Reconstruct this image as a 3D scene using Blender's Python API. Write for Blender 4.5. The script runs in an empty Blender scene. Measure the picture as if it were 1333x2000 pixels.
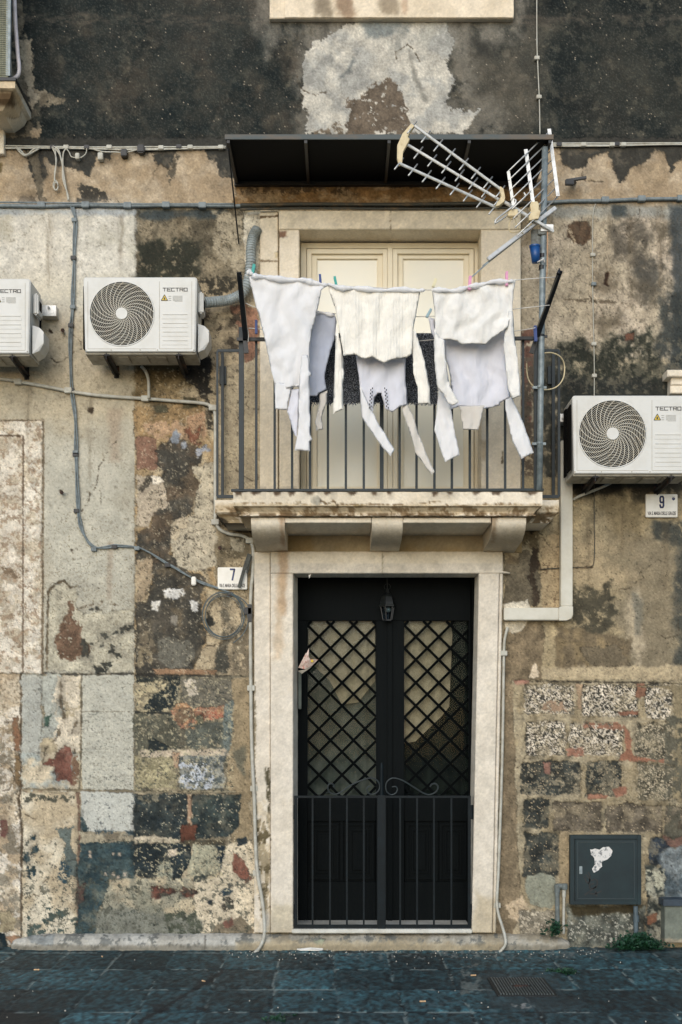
import bpy, bmesh, math, random
import numpy as np
from mathutils import Vector, Matrix, Euler
from mathutils.geometry import delaunay_2d_cdt
random.seed(4)
S = bpy.context.scene
COL = S.collection
# ------------------------------------------------------------------ camera, sky, sun, exposure
D, FPX, HZ, CX, EYE = 9.2, 2486.0, 1418.0, 666.5, 1.6
cam_d = bpy.data.cameras.new('camera'); cam = bpy.data.objects.new('camera', cam_d); COL.objects.link(cam)
cam.location = (0, -D, EYE); cam.rotation_euler = (math.radians(90), 0, 0)
cam_d.sensor_fit = 'VERTICAL'; cam_d.sensor_height = 36; cam_d.sensor_width = 24
cam_d.lens = FPX / 2000 * 36; cam_d.shift_y = (HZ - 1000) / 2000; cam_d.clip_end = 500
S.camera = cam
W = bpy.data.worlds.new("World"); S.world = W; W.use_nodes = True
nt = W.node_tree; bg = nt.nodes['Background']
sky = nt.nodes.new('ShaderNodeTexSky'); sky.sky_type = 'NISHITA'; sky.sun_disc = False
SUN_EL, SUN_AZ = math.radians(24), math.radians(193)
sky.sun_elevation = SUN_EL; sky.sun_rotation = SUN_AZ; sky.air_density = 1.0; sky.dust_density = 0.6
nt.links.new(sky.outputs[0], bg.inputs[0]); bg.inputs[1].default_value = 0.12
sun_d = bpy.data.lights.new('sun', 'SUN'); sun = bpy.data.objects.new('sun', sun_d); COL.objects.link(sun)
sun_d.energy = 1.4; sun_d.angle = math.radians(50); sun_d.color = (1.0, 0.975, 0.94)
sd = Vector((math.sin(SUN_AZ) * math.cos(SUN_EL), math.cos(SUN_AZ) * math.cos(SUN_EL), math.sin(SUN_EL)))
sun.rotation_euler = sd.to_track_quat('Z', 'Y').to_euler()
S.view_settings.view_transform = 'Standard'; S.view_settings.look = 'None'
S.view_settings.exposure = 0.47; S.view_settings.gamma = 1
S.render.engine = 'CYCLES'
try: S.cycles.max_bounces = 6
except Exception: pass

# ------------------------------------------------------------------ helpers
def P(px, py, y=0.0):
    s = (D + y) / FPX
    return Vector(((px - CX) * s, y, EYE - (py - HZ) * s))
def lin(c):
    c = np.asarray(c, float) / 255.0
    return np.where(c <= .04045, c / 12.92, ((c + .055) / 1.055) ** 2.4)
def sm(a, b, x):
    t = np.clip((x - a) / (b - a + 1e-9), 0, 1); return t * t * (3 - 2 * t)
_rng = np.random.RandomState(7)
_T = _rng.rand(512, 512).astype(np.float32) * 2 - 1
def vn(x, y):
    xi = np.floor(x).astype(np.int64); yi = np.floor(y).astype(np.int64)
    fx = (x - xi).astype(np.float32); fy = (y - yi).astype(np.float32)
    fx = fx * fx * (3 - 2 * fx); fy = fy * fy * (3 - 2 * fy)
    x0 = xi & 511; x1 = (xi + 1) & 511; y0 = yi & 511; y1 = (yi + 1) & 511
    return (_T[y0, x0] * (1 - fx) + _T[y0, x1] * fx) * (1 - fy) + (_T[y1, x0] * (1 - fx) + _T[y1, x1] * fx) * fy
def fbm(x, y, octv=4, seed=0, gain=.55):
    r = 0; a = 1; t = 0
    for o in range(octv):
        c, s_ = math.cos(.6 * o + seed), math.sin(.6 * o + seed)
        r = r + a * vn(x * c - y * s_ + 17.3 * seed + 31 * o, x * s_ + y * c + 9.1 * seed + 57 * o)
        t += a; a *= gain; x = x * 2.03; y = y * 2.03
    return r / t
def sdist(px, py, poly):
    """signed distance, negative inside"""
    n = len(poly); d = np.full(px.shape, 1e18); ins = np.zeros(px.shape, bool)
    for i in range(n):
        ax, ay = poly[i]; bx, by = poly[(i + 1) % n]
        ex, ey = bx - ax, by - ay; wx, wy = px - ax, py - ay
        t = np.clip((wx * ex + wy * ey) / (ex * ex + ey * ey + 1e-9), 0, 1)
        d = np.minimum(d, (wx - ex * t) ** 2 + (wy - ey * t) ** 2)
        c = ((ay > py) != (by > py))
        if ey != 0: ins ^= c & (px < ex * (py - ay) / ey + ax)
    return np.where(ins, -1, 1) * np.sqrt(d)
def R(x0, y0, x1, y1): return [(x0, y0), (x1, y0), (x1, y1), (x0, y1)]
class Paint:
    def __init__(s, X, Y, base):
        s.X, s.Y = X, Y; s.C = np.zeros((len(X), 3)) + np.asarray(base, float); s.H = np.zeros(len(X)); s.k = 0
    def L(s, poly, col, amp=8, fr=.05, soft=1.5, op=1., cov=None, var=.10, vf=.06, h=0., ay=1., seed=None, mott=None, rimk=.45):
        """one layer of paint, plaster, stain or painted shade inside poly; cov=(threshold, freq, softness, y-stretch) breaks it up"""
        s.k += 1; sd_ = s.k if seed is None else seed
        xs = [p[0] for p in poly]; ys = [p[1] for p in poly]; m = amp * 1.2 + soft * 1.2 + 1
        I = np.nonzero((s.X > min(xs) - m) & (s.X < max(xs) + m) & (s.Y > min(ys) - m) & (s.Y < max(ys) + m))[0]
        if not len(I): return
        x, y = s.X[I], s.Y[I]
        d = sdist(x, y, poly)
        if amp: d = d + amp * 1.7 * fbm(x * fr, y * fr * ay, 6, sd_ * 1.7, .62) + 2.6 * fbm(x * .24, y * .24, 4, sd_ * 1.1, .65)
        a = 1 - sm(-soft, soft, d)
        if cov:
            t, cf = cov[0], cov[1]; cs = cov[2] if len(cov) > 2 else .06; cy = cov[3] if len(cov) > 3 else 1
            a = a * sm(t * .85 - cs, t * .85 + cs, fbm(x * cf, y * cf * cy, 5, sd_ * 2.3 + 1, .68))
        rim = None
        dark_ = (not cov) and soft <= 3 and amp >= 3 and (col[0] * .3 + col[1] * .6 + col[2] * .1) < 95
        if dark_:
            s.C[I] *= (1 - .22 * np.exp(-np.maximum(d, 0) / 9.0) * sm(-.4, .3, fbm(x * .03, y * .03, 3, sd_ + 2.2)))[:, None]
            a = a * (1 - .35 * sm(.02, .45, fbm(x * .055, y * .055, 5, sd_ + 6.1, .7)))
        if not cov and soft <= 2 and amp >= 2 and rimk: rim = (1 - sm(.4, 1.9, np.abs(d))) * sm(-.25, .3, fbm(x * .07, y * .07, 2, sd_ + .5)) * rimk
        a = a * op
        K = a > .003
        if rim is not None: s.C[I] *= (1 - rim)[:, None]; s.H[I] -= rim * .002
        I = I[K]; x = x[K]; y = y[K]; a = a[K]
        if not len(I): return
        c = np.asarray(col, float)[None, :]
        if col[0] - col[2] > 52: c = c * .72 + .28 * (col[0] * .3 + col[1] * .59 + col[2] * .11)
        if mott is not None:
            q = sm(-.25, .25, fbm(x * mott[1], y * mott[1] * (mott[2] if len(mott) > 2 else 1), 4, sd_ * 3.1))[:, None]
            c = c * (1 - q) + np.asarray(mott[0], float)[None, :] * q
        if var: c = c * (1 + var * 2 * fbm(x * vf, y * vf, 5, sd_ * .9 + 4) + var * 1.1 * fbm(x * .35, y * .35, 2, sd_ * .7))[:, None]
        s.C[I] = s.C[I] * (1 - a[:, None]) + c * a[:, None]
        s.H[I] += a * h
    def line(s, pts, w, col, amp=1.5, op=.9, h=-.003, fr=.08, cov=None):
        for (a, b) in zip(pts[:-1], pts[1:]):
            dx, dy = b[0] - a[0], b[1] - a[1]; l = math.hypot(dx, dy) + 1e-6; nx, ny = -dy / l * w / 2, dx / l * w / 2
            s.L([(a[0] + nx, a[1] + ny), (b[0] + nx, b[1] + ny), (b[0] - nx, b[1] - ny), (a[0] - nx, a[1] - ny)], col, amp=amp, fr=fr, soft=1.2, op=op, h=h, cov=cov)

origin = {}
def root(name, loc, label, cat, group=None):
    o = bpy.data.objects.new(name, None); COL.objects.link(o); o.location = loc; o.empty_display_size = .1
    o['label'] = label; o['category'] = cat
    if group: o['group'] = group
    origin[o.name] = Vector(loc); return o
def tag(o, label, cat, group=None):
    o['label'] = label; o['category'] = cat
    if group: o['group'] = group
    return o
class MB:
    def __init__(s): s.V = []; s.F = []; s.n = 0
    def add(s, V, F):
        s.V.extend([tuple(v) for v in V]); s.F.extend([tuple(i + s.n for i in f) for f in F]); s.n = len(s.V); return s
    def box(s, a, b, c=0.0, M=None):
        x0, y0, z0 = [min(a[i], b[i]) for i in range(3)]; x1, y1, z1 = [max(a[i], b[i]) for i in range(3)]
        bm = bmesh.new(); bmesh.ops.create_cube(bm, size=1)
        for v in bm.verts: v.co = Vector(((x0 + x1) / 2 + v.co.x * (x1 - x0), (y0 + y1) / 2 + v.co.y * (y1 - y0), (z0 + z1) / 2 + v.co.z * (z1 - z0)))
        if c: bmesh.ops.bevel(bm, geom=bm.edges[:], offset=c, segments=2, affect='EDGES')
        if M is not None: bm.transform(M)
        return s.bm(bm)
    def bm(s, bm):
        bm.verts.index_update(); s.add([v.co[:] for v in bm.verts], [[v.index for v in f.verts] for f in bm.faces]); bm.free(); return s
    def bar(s, p, q, w, t, up=(0, 1, 0), c=0.0):
        """rectangular bar from p to q; w across, t along up"""
        p = Vector(p); q = Vector(q); z = (q - p); l = z.length; z.normalize(); u = Vector(up); x = u.cross(z).normalized(); y = z.cross(x)
        M = Matrix((x, y, z)).transposed().to_4x4(); M.translation = p
        return s.box((-w / 2, -t / 2, 0), (w / 2, t / 2, l), c, M)
    def tube(s, pts, r, seg=8, cap=True, rad=None):
        pts = [Vector(p) for p in pts]; n = len(pts); V = []; F = []; prev = None
        for i, p in enumerate(pts):
            t = (pts[min(i + 1, n - 1)] - pts[max(i - 1, 0)]).normalized()
            if prev is None:
                a = Vector((0, 0, 1)) if abs(t.z) < .9 else Vector((1, 0, 0)); u = t.cross(a).normalized()
            else:
                u = (prev - t * prev.dot(t)).normalized()
            prev = u; v = t.cross(u); rr = rad[i] if rad else r
            for k in range(seg):
                an = 2 * math.pi * k / seg; V.append(p + (u * math.cos(an) + v * math.sin(an)) * rr)
        for i in range(n - 1):
            for k in range(seg):
                a = i * seg + k; b = i * seg + (k + 1) % seg; F.append((a, b, b + seg, a + seg))
        if cap: F.append(tuple(range(seg))[::-1]); F.append(tuple((n - 1) * seg + k for k in range(seg)))
        return s.add(V, F)
    def prism(s, poly, y0, y1):
        """poly of (x,z) extruded between y0 (front) and y1"""
        n = len(poly); V = [(x, y0, z) for x, z in poly] + [(x, y1, z) for x, z in poly]
        F = [tuple(range(n)), tuple(range(2 * n - 1, n - 1, -1))] + [(i + n, (i + 1) % n + n, (i + 1) % n, i) for i in range(n)]
        return s.add(V, F)
    def prismx(s, prof, x0, x1, nx=1):
        """profile of (y,z) swept along x"""
        n = len(prof); V = []; F = []
        for i in range(nx + 1):
            x = x0 + (x1 - x0) * i / nx; V += [(x, y, z) for y, z in prof]
        for i in range(nx):
            for k in range(n):
                a = i * n + k; b = i * n + (k + 1) % n; F.append((a, b, b + n, a + n))
        F.append(tuple(range(n))[::-1]); F.append(tuple(nx * n + k for k in range(n)))
        return s.add(V, F)
    def dense(s, x0, x1, z0, z1, yf, yb, step=.007, ch=.006, rz=None):
        """finely divided block with chamfered front edges, for weathered stone"""
        def ax(a, b):
            n = max(2, int((b - a - 2 * ch) / step)); return [a] + list(np.linspace(a + ch, b - ch, n)) + [b]
        xs, zs = ax(x0, x1), ax(z0, z1); nx, nz = len(xs), len(zs); V = []; F = []
        for j, z in enumerate(zs):
            for i, x in enumerate(xs):
                e = (i in (0, nx - 1)) or (j in (0, nz - 1)); V.append((x, yf + (ch if e else 0), z))
        for j in range(nz - 1):
            for i in range(nx - 1): a = j * nx + i; F.append((a, a + 1, a + 1 + nx, a + nx))
        s.add(V, F)
        ny = max(2, int((yb - yf - ch) / (step * 1.6))); ys = np.linspace(yf + ch, yb, ny)
        for (line, flip) in (([(x, z0) for x in xs], 0), ([(x1, z) for z in zs], 0), ([(x, z1) for x in xs[::-1]], 0), ([(x0, z) for z in zs[::-1]], 0)):
            n = len(line); V = [(x, y, z) for y in ys for (x, z) in line]; F = []
            for j in range(ny - 1):
                for i in range(n - 1): a = j * n + i; F.append((a, a + n, a + n + 1, a + 1))
            s.add(V, F)
        return s
    def build(s, name, mat, parent=None, smooth=False, label=None, cat=None, group=None, org=None, bevel=0, structure=False):
        V = np.array(s.V, dtype=float)
        if parent is not None: o0 = origin[parent.name]
        else: o0 = Vector(org) if org is not None else Vector(((V[:, 0].min() + V[:, 0].max()) / 2, (V[:, 1].min() + V[:, 1].max()) / 2, V[:, 2].min()))
        V = V - np.array(o0)
        me = bpy.data.meshes.new(name); me.from_pydata(V.tolist(), [], s.F); me.update()
        o = bpy.data.objects.new(name, me); COL.objects.link(o)
        if parent is not None: o.parent = parent
        else: o.location = o0
        origin[o.name] = Vector(o0)
        if mat: me.materials.append(mat)
        if smooth: me.polygons.foreach_set('use_smooth', [True] * len(me.polygons))
        if bevel:
            m = o.modifiers.new('bevel', 'BEVEL'); m.width = bevel; m.segments = 2; m.limit_method = 'ANGLE'; m.angle_limit = .6
        if label: o['label'] = label
        if cat: o['category'] = cat
        if group: o['group'] = group
        if structure: o['kind'] = 'structure'
        return o
def cr(pts, n=6):
    """smooth curve through 3-D or 2-D points"""
    pts = [Vector(p) for p in pts]; out = []
    for i in range(len(pts) - 1):
        a = pts[max(i - 1, 0)]; b = pts[i]; c = pts[i + 1]; d = pts[min(i + 2, len(pts) - 1)]
        for k in range(n):
            t = k / n; out.append(.5 * ((2 * b) + (c - a) * t + (2 * a - 5 * b + 4 * c - d) * t * t + (3 * b - a - 3 * c + d) * t ** 3))
    out.append(pts[-1]); return out
def set_col(o, rgb_srgb):
    me = o.data; at = me.color_attributes.new('Col', 'FLOAT_COLOR', 'POINT')
    c = np.ones((len(me.vertices), 4), np.float32); c[:, :3] = lin(np.clip(rgb_srgb, 0, 255)); at.data.foreach_set('color', c.ravel())
def paint_mesh(o, fn, base, rough=.0015):
    """run the facade paint on a finely divided mesh: wear and stains by place, relief by height"""
    me = o.data; n = len(me.vertices); co = np.empty(n * 3); me.vertices.foreach_get('co', co); co = co.reshape(n, 3)
    w = co + np.array(origin[o.name]); k = FPX / (D + w[:, 1])
    p = Paint(w[:, 0] * k + CX, HZ - (w[:, 2] - EYE) * k, base); fn(p)
    co[:, 1] -= p.H
    nx = fbm(w[:, 0] * 30 + w[:, 1] * 17, w[:, 2] * 30, 3, 1.3); nz = fbm(w[:, 0] * 30, w[:, 2] * 30 + w[:, 1] * 17, 3, 5.1)
    co[:, 0] += nx * rough; co[:, 2] += nz * rough; co[:, 1] += fbm(w[:, 0] * 22, w[:, 2] * 22, 3, 8.8) * rough
    me.vertices.foreach_set('co', co.ravel()); me.update(); set_col(o, p.C)

# ------------------------------------------------------------------ materials
def newmat(name):
    m = bpy.data.materials.new(name); m.use_nodes = True; n = m.node_tree; return m, n, n.nodes['Principled BSDF']
def mat_paint(name, grain=.22, g1=90, g2=320, bump=.35, rough=.92, bd=.004, spec=.2):
    m, n, b = newmat(name)
    at = n.nodes.new('ShaderNodeAttribute'); at.attribute_name = 'Col'
    tc = n.nodes.new('ShaderNodeTexCoord')
    a = n.nodes.new('ShaderNodeTexNoise'); a.inputs['Scale'].default_value = g1; a.inputs['Detail'].default_value = 5; a.inputs['Roughness'].default_value = .65
    n.links.new(tc.outputs['Object'], a.inputs['Vector'])
    mr = n.nodes.new('ShaderNodeMapRange'); mr.inputs[1].default_value = .3; mr.inputs[2].default_value = .7
    mr.inputs[3].default_value = 1 - grain; mr.inputs[4].default_value = 1 + grain; n.links.new(a.outputs['Fac'], mr.inputs[0])
    mx = n.nodes.new('ShaderNodeVectorMath'); mx.operation = 'SCALE'; n.links.new(at.outputs['Color'], mx.inputs[0]); n.links.new(mr.outputs[0], mx.inputs['Scale'])
    n.links.new(mx.outputs[0], b.inputs['Base Color'])
    c = n.nodes.new('ShaderNodeTexNoise'); c.inputs['Scale'].default_value = g2; c.inputs['Detail'].default_value = 3; n.links.new(tc.outputs['Object'], c.inputs['Vector'])
    ad = n.nodes.new('ShaderNodeMath'); ad.operation = 'ADD'; n.links.new(a.outputs['Fac'], ad.inputs[0]); n.links.new(c.outputs['Fac'], ad.inputs[1])
    bp = n.nodes.new('ShaderNodeBump'); bp.inputs['Strength'].default_value = bump; bp.inputs['Distance'].default_value = bd
    n.links.new(ad.outputs[0], bp.inputs['Height']); n.links.new(bp.outputs[0], b.inputs['Normal'])
    b.inputs['Roughness'].default_value = rough; b.inputs['Specular IOR Level'].default_value = spec
    return m
def mat(name, c, rough=.6, metal=0, c2=None, sc=12, lo=.4, hi=.65, bump=0, bsc=200, bd=.001, spec=.5, stretch=(1, 1, 1), detail=6, sheen=0):
    m, n, b = newmat(name)
    b.inputs['Roughness'].default_value = rough; b.inputs['Metallic'].default_value = metal; b.inputs['Specular IOR Level'].default_value = spec
    if sheen: b.inputs['Sheen Weight'].default_value = sheen
    tc = n.nodes.new('ShaderNodeTexCoord'); mp = n.nodes.new('ShaderNodeMapping'); mp.inputs['Scale'].default_value = stretch
    n.links.new(tc.outputs['Object'], mp.inputs[0])
    if c2 is None: c2 = tuple(v * .82 for v in c)
    t = n.nodes.new('ShaderNodeTexNoise'); t.inputs['Scale'].default_value = sc; t.inputs['Detail'].default_value = detail; t.inputs['Roughness'].default_value = .62
    n.links.new(mp.outputs[0], t.inputs['Vector'])
    r = n.nodes.new('ShaderNodeValToRGB'); r.color_ramp.elements[0].position = lo; r.color_ramp.elements[1].position = hi
    r.color_ramp.elements[0].color = (*lin(c), 1); r.color_ramp.elements[1].color = (*lin(c2), 1)
    n.links.new(t.outputs['Fac'], r.inputs[0]); n.links.new(r.outputs[0], b.inputs['Base Color'])
    if bump:
        q = n.nodes.new('ShaderNodeTexNoise'); q.inputs['Scale'].default_value = bsc; q.inputs['Detail'].default_value = 3; n.links.new(mp.outputs[0], q.inputs['Vector'])
        bp = n.nodes.new('ShaderNodeBump'); bp.inputs['Strength'].default_value = bump; bp.inputs['Distance'].default_value = bd
        n.links.new(q.outputs['Fac'], bp.inputs['Height']); n.links.new(bp.outputs[0], b.inputs['Normal'])
    return m
def mat_knit(name, c, sc=55, dist=.006, st=.8, c2=None):
    m = mat(name, c, rough=.95, c2=c2 or tuple(v * .93 for v in c), sc=9, bump=.0, spec=.15, sheen=.25)
    n = m.node_tree; b = n.nodes['Principled BSDF']; tc = [q for q in n.nodes if q.type == 'TEX_COORD'][0]
    w = n.nodes.new('ShaderNodeTexWave'); w.wave_type = 'BANDS'; w.bands_direction = 'X'; w.inputs['Scale'].default_value = sc / 6.28 * 3.1; w.inputs['Distortion'].default_value = 2.5; w.inputs['Detail Scale'].default_value = 3
    v = n.nodes.new('ShaderNodeTexVoronoi'); v.inputs['Scale'].default_value = sc * 1.1
    n.links.new(tc.outputs['Object'], w.inputs['Vector']); n.links.new(tc.outputs['Object'], v.inputs['Vector'])
    ad = n.nodes.new('ShaderNodeMath'); ad.operation = 'SUBTRACT'; n.links.new(w.outputs['Fac'], ad.inputs[0]); n.links.new(v.outputs['Distance'], ad.inputs[1])
    bp = n.nodes.new('ShaderNodeBump'); bp.inputs['Strength'].default_value = st; bp.inputs['Distance'].default_value = dist
    n.links.new(ad.outputs[0], bp.inputs['Height']); n.links.new(bp.outputs[0], b.inputs['Normal'])
    return m
M_wall = mat_paint('weathered_plaster', grain=.15, g1=70, g2=260, bump=.4, bd=.004)
M_stone = mat_paint('limestone', grain=.10, g1=60, g2=240, bump=.25, bd=.003)
M_pave = mat_paint('basalt', grain=.3, g1=45, g2=190, bump=.6, bd=.005, rough=.68, spec=.45)
M_iron = mat('painted_iron', (14, 28, 33), .5, 0, (26, 42, 47), 30, .45, .7, bump=.3, bsc=180, spec=.4)
M_irong = mat('gate_iron', (2, 13, 18), .5, 0, (7, 23, 29), 25, .45, .7, bump=.3, bsc=180, spec=.2)
M_black = mat('black_iron', (16, 20, 24), .5, 0, (40, 38, 36), 40, .5, .75, bump=.2)
M_rustm = mat('rusty_bracket', (30, 28, 27), .7, 0, (112, 70, 48), 14, .55, .72, bump=.5, bsc=120)
M_galv = mat('galvanised_steel', (138, 148, 150), .5, .15, (108, 118, 120), 18, .4, .6, bump=.15)
M_alu = mat('aluminium', (205, 204, 200), .42, .45, (165, 165, 160), 25, .45, .7)
M_plast = mat('aged_plastic', (214, 198, 160), .6, 0, (190, 170, 130), 22, .45, .7)
M_ac = mat('ac_enamel', (209, 208, 202), .42, 0, (190, 186, 174), 5, .48, .85, spec=.4, bump=.04, bsc=60)
M_acd = mat('ac_pan', (168, 162, 146), .6, 0, (128, 120, 104), 14, .45, .7)
M_grille = mat('grille_wire', (212, 206, 190), .5, 0, (200, 186, 160), 8, .5, .8)
M_dark = mat('fan_dark', (8, 8, 8), .8, 0, (12, 12, 12), 10, spec=.1)
M_cream = mat('cream_lacquer', (230, 220, 194), .42, 0, (222, 210, 182), 5, .35, .7, spec=.4)
M_cond = mat('grey_conduit', (188, 186, 174), .6, 0, (160, 154, 138), 18, .4, .7)
M_duct = mat('ribbed_duct', (150, 158, 158), .55, 0, (122, 126, 120), 15, .4, .7)
M_trunk = mat('cream_trunking', (206, 202, 188), .5, 0, (190, 184, 166), 7, .4, .7)
M_cab = mat('grey_cable', (120, 130, 132), .55, 0, (88, 96, 98), 30, .4, .7)
M_blkpl = mat('black_plastic', (20, 22, 24), .5, 0, (34, 34, 34), 30)
M_white = mat('white_cotton', (250, 249, 248), .95, 0, (244, 243, 243), 7, .35, .7, bump=.25, bsc=420, spec=.12, sheen=.2)
M_lilac = mat('pale_lilac_cotton', (240, 240, 247), .95, 0, (232, 233, 242), 7, .35, .7, bump=.25, bsc=420, spec=.12, sheen=.2)
M_blue = mat('blue_grey_cotton', (198, 204, 219), .95, 0, (184, 191, 208), 7, .35, .7, bump=.3, bsc=420, spec=.12, sheen=.2)
M_cotbg = mat('off_white_cotton', (236, 230, 221), .95, 0, (224, 217, 206), 7, .35, .7, bump=.25, bsc=420, spec=.12, sheen=.2)
M_knit = mat_knit('cable_knit_wool', (254, 249, 237), 34, .005, .35)
M_knit2 = mat_knit('fine_cream_knit', (254, 251, 244), 120, .003, .5)
M_wood = mat('dark_varnished_wood', (2, 7, 9), .6, 0, (6, 11, 12), 9, .35, .7, stretch=(6, 6, .6), bump=.3, bsc=60, spec=.08)
M_wood2 = mat('dark_lattice_wood', (2, 5, 6), .7, 0, (6, 9, 9), 12, spec=.05)
M_refl = mat('pale_reflection', (168, 154, 130), .9, 0, (146, 134, 112), 30, .4, .65, bump=.5, bsc=160, bd=.002, spec=.1)  # beige of the sunlit facade mirrored in the door glass, put into a sheet
M_refl2 = mat('grey_reflection', (104, 106, 98), .9, 0, (76, 82, 76), 7, .4, .65, bump=.5, bsc=160, bd=.002, spec=.1)
M_marble = mat('marble_sill', (206, 204, 194), .4, 0, (178, 174, 162), 8)
M_sign = mat('sign_tile', (226, 222, 212), .35, 0, (206, 200, 186), 9, .45, .75)
M_ink = mat('navy_enamel', (28, 44, 96), .4, 0, (24, 36, 80), 10)
M_text = mat('black_print', (36, 36, 40), .5, 0, (50, 50, 52), 10)
M_grey = mat('grey_print', (150, 150, 144), .6, 0, (178, 176, 168), 160, .4, .6)
M_yel = mat('warning_yellow', (212, 182, 40), .5, 0, (196, 166, 36), 10)
M_cabd = mat('slate_green_paint', (10, 30, 35), .5, 0, (20, 42, 46), 7, .4, .7, bump=.2, bsc=80, spec=.4)
M_rag = mat('torn_paper', (212, 208, 202), .85, 0, (120, 122, 122), 45, .5, .62, bump=.4, bsc=80)
M_leaf = mat('leaf', (22, 66, 38), .6, 0, (12, 44, 28), 30, .4, .6)
M_teal = mat('teal_peg', (40, 160, 150), .5); M_pblue = mat('blue_peg', (36, 66, 130), .5); M_pink = mat('pink_peg', (222, 150, 186), .5)
M_pcr = mat('cream_peg', (226, 218, 180), .5); M_ppale = mat('pale_blue_peg', (150, 184, 198), .5)
M_bucket = mat('blue_plastic', (24, 74, 132), .4, 0, (20, 60, 112), 8)
M_canopy = mat('canopy_sheet', (5, 8, 11), .8, 0, (10, 12, 14), 8, spec=.15)
M_canlip = mat('canopy_lip', (70, 78, 78), .6, 0, (100, 86, 70), 10, .5, .7, stretch=(.3, 1, 1))
M_glassp = mat('reflection_tinted_glass', (228, 220, 196), .25, 0, (212, 212, 200), 1.2, .35, .7, spec=.6)  # cream of the mirrored sunlit building painted into the panes
M_bulb = mat('bulb_glass', (150, 150, 142), .2)
M_rust = mat('rust_iron', (84, 54, 40), .85, 0, (50, 40, 36), 40, .4, .6, bump=.6, bsc=90)
def glass(name, tint, refl):
    m = bpy.data.materials.new(name); m.use_nodes = True; n = m.node_tree; n.nodes.remove(n.nodes['Principled BSDF'])
    o = n.nodes['Material Output']; t = n.nodes.new('ShaderNodeBsdfTransparent'); t.inputs[0].default_value = (*tint, 1)
    g = n.nodes.new('ShaderNodeBsdfGlossy'); g.inputs['Roughness'].default_value = .06
    f = n.nodes.new('ShaderNodeLayerWeight'); f.inputs[0].default_value = refl
    x = n.nodes.new('ShaderNodeMixShader'); n.links.new(f.outputs['Fresnel'], x.inputs[0]); n.links.new(t.outputs[0], x.inputs[1]); n.links.new(g.outputs[0], x.inputs[2]); n.links.new(x.outputs[0], o.inputs[0])
    return m
M_glass = glass('door_glass', (.86, .88, .87), .12)
M_lglass = glass('lantern_glass', (.5, .6, .65), .3)

def clothify(m, t=.3):
    n = m.node_tree; b = n.nodes['Principled BSDF']; o = n.nodes['Material Output']; tr = n.nodes.new('ShaderNodeBsdfTranslucent'); tr.inputs[0].default_value = (.85, .85, .85, 1)
    tc = [q for q in n.nodes if q.type == 'TEX_COORD'][0]; mp = n.nodes.new('ShaderNodeMapping'); mp.inputs['Scale'].default_value = (1, 1, .35); mp.inputs['Rotation'].default_value = (0, .25, 0)
    n.links.new(tc.outputs['Object'], mp.inputs[0]); q = n.nodes.new('ShaderNodeTexNoise'); q.inputs['Scale'].default_value = 26; q.inputs['Detail'].default_value = 4; q.inputs['Distortion'].default_value = 1.2; n.links.new(mp.outputs[0], q.inputs['Vector'])
    bp = n.nodes.new('ShaderNodeBump'); bp.inputs['Strength'].default_value = .55; bp.inputs['Distance'].default_value = .012; n.links.new(q.outputs['Fac'], bp.inputs['Height'])
    if b.inputs['Normal'].links: n.links.new(b.inputs['Normal'].links[0].from_socket, bp.inputs['Normal'])
    n.links.new(bp.outputs[0], b.inputs['Normal'])
    x = n.nodes.new('ShaderNodeMixShader'); x.inputs[0].default_value = t; n.links.new(b.outputs[0], x.inputs[1]); n.links.new(tr.outputs[0], x.inputs[2]); n.links.new(x.outputs[0], o.inputs[0])
for m_ in (M_white, M_lilac, M_blue, M_cotbg): clothify(m_)
for m_ in (M_knit, M_knit2): clothify(m_, .12)

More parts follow.
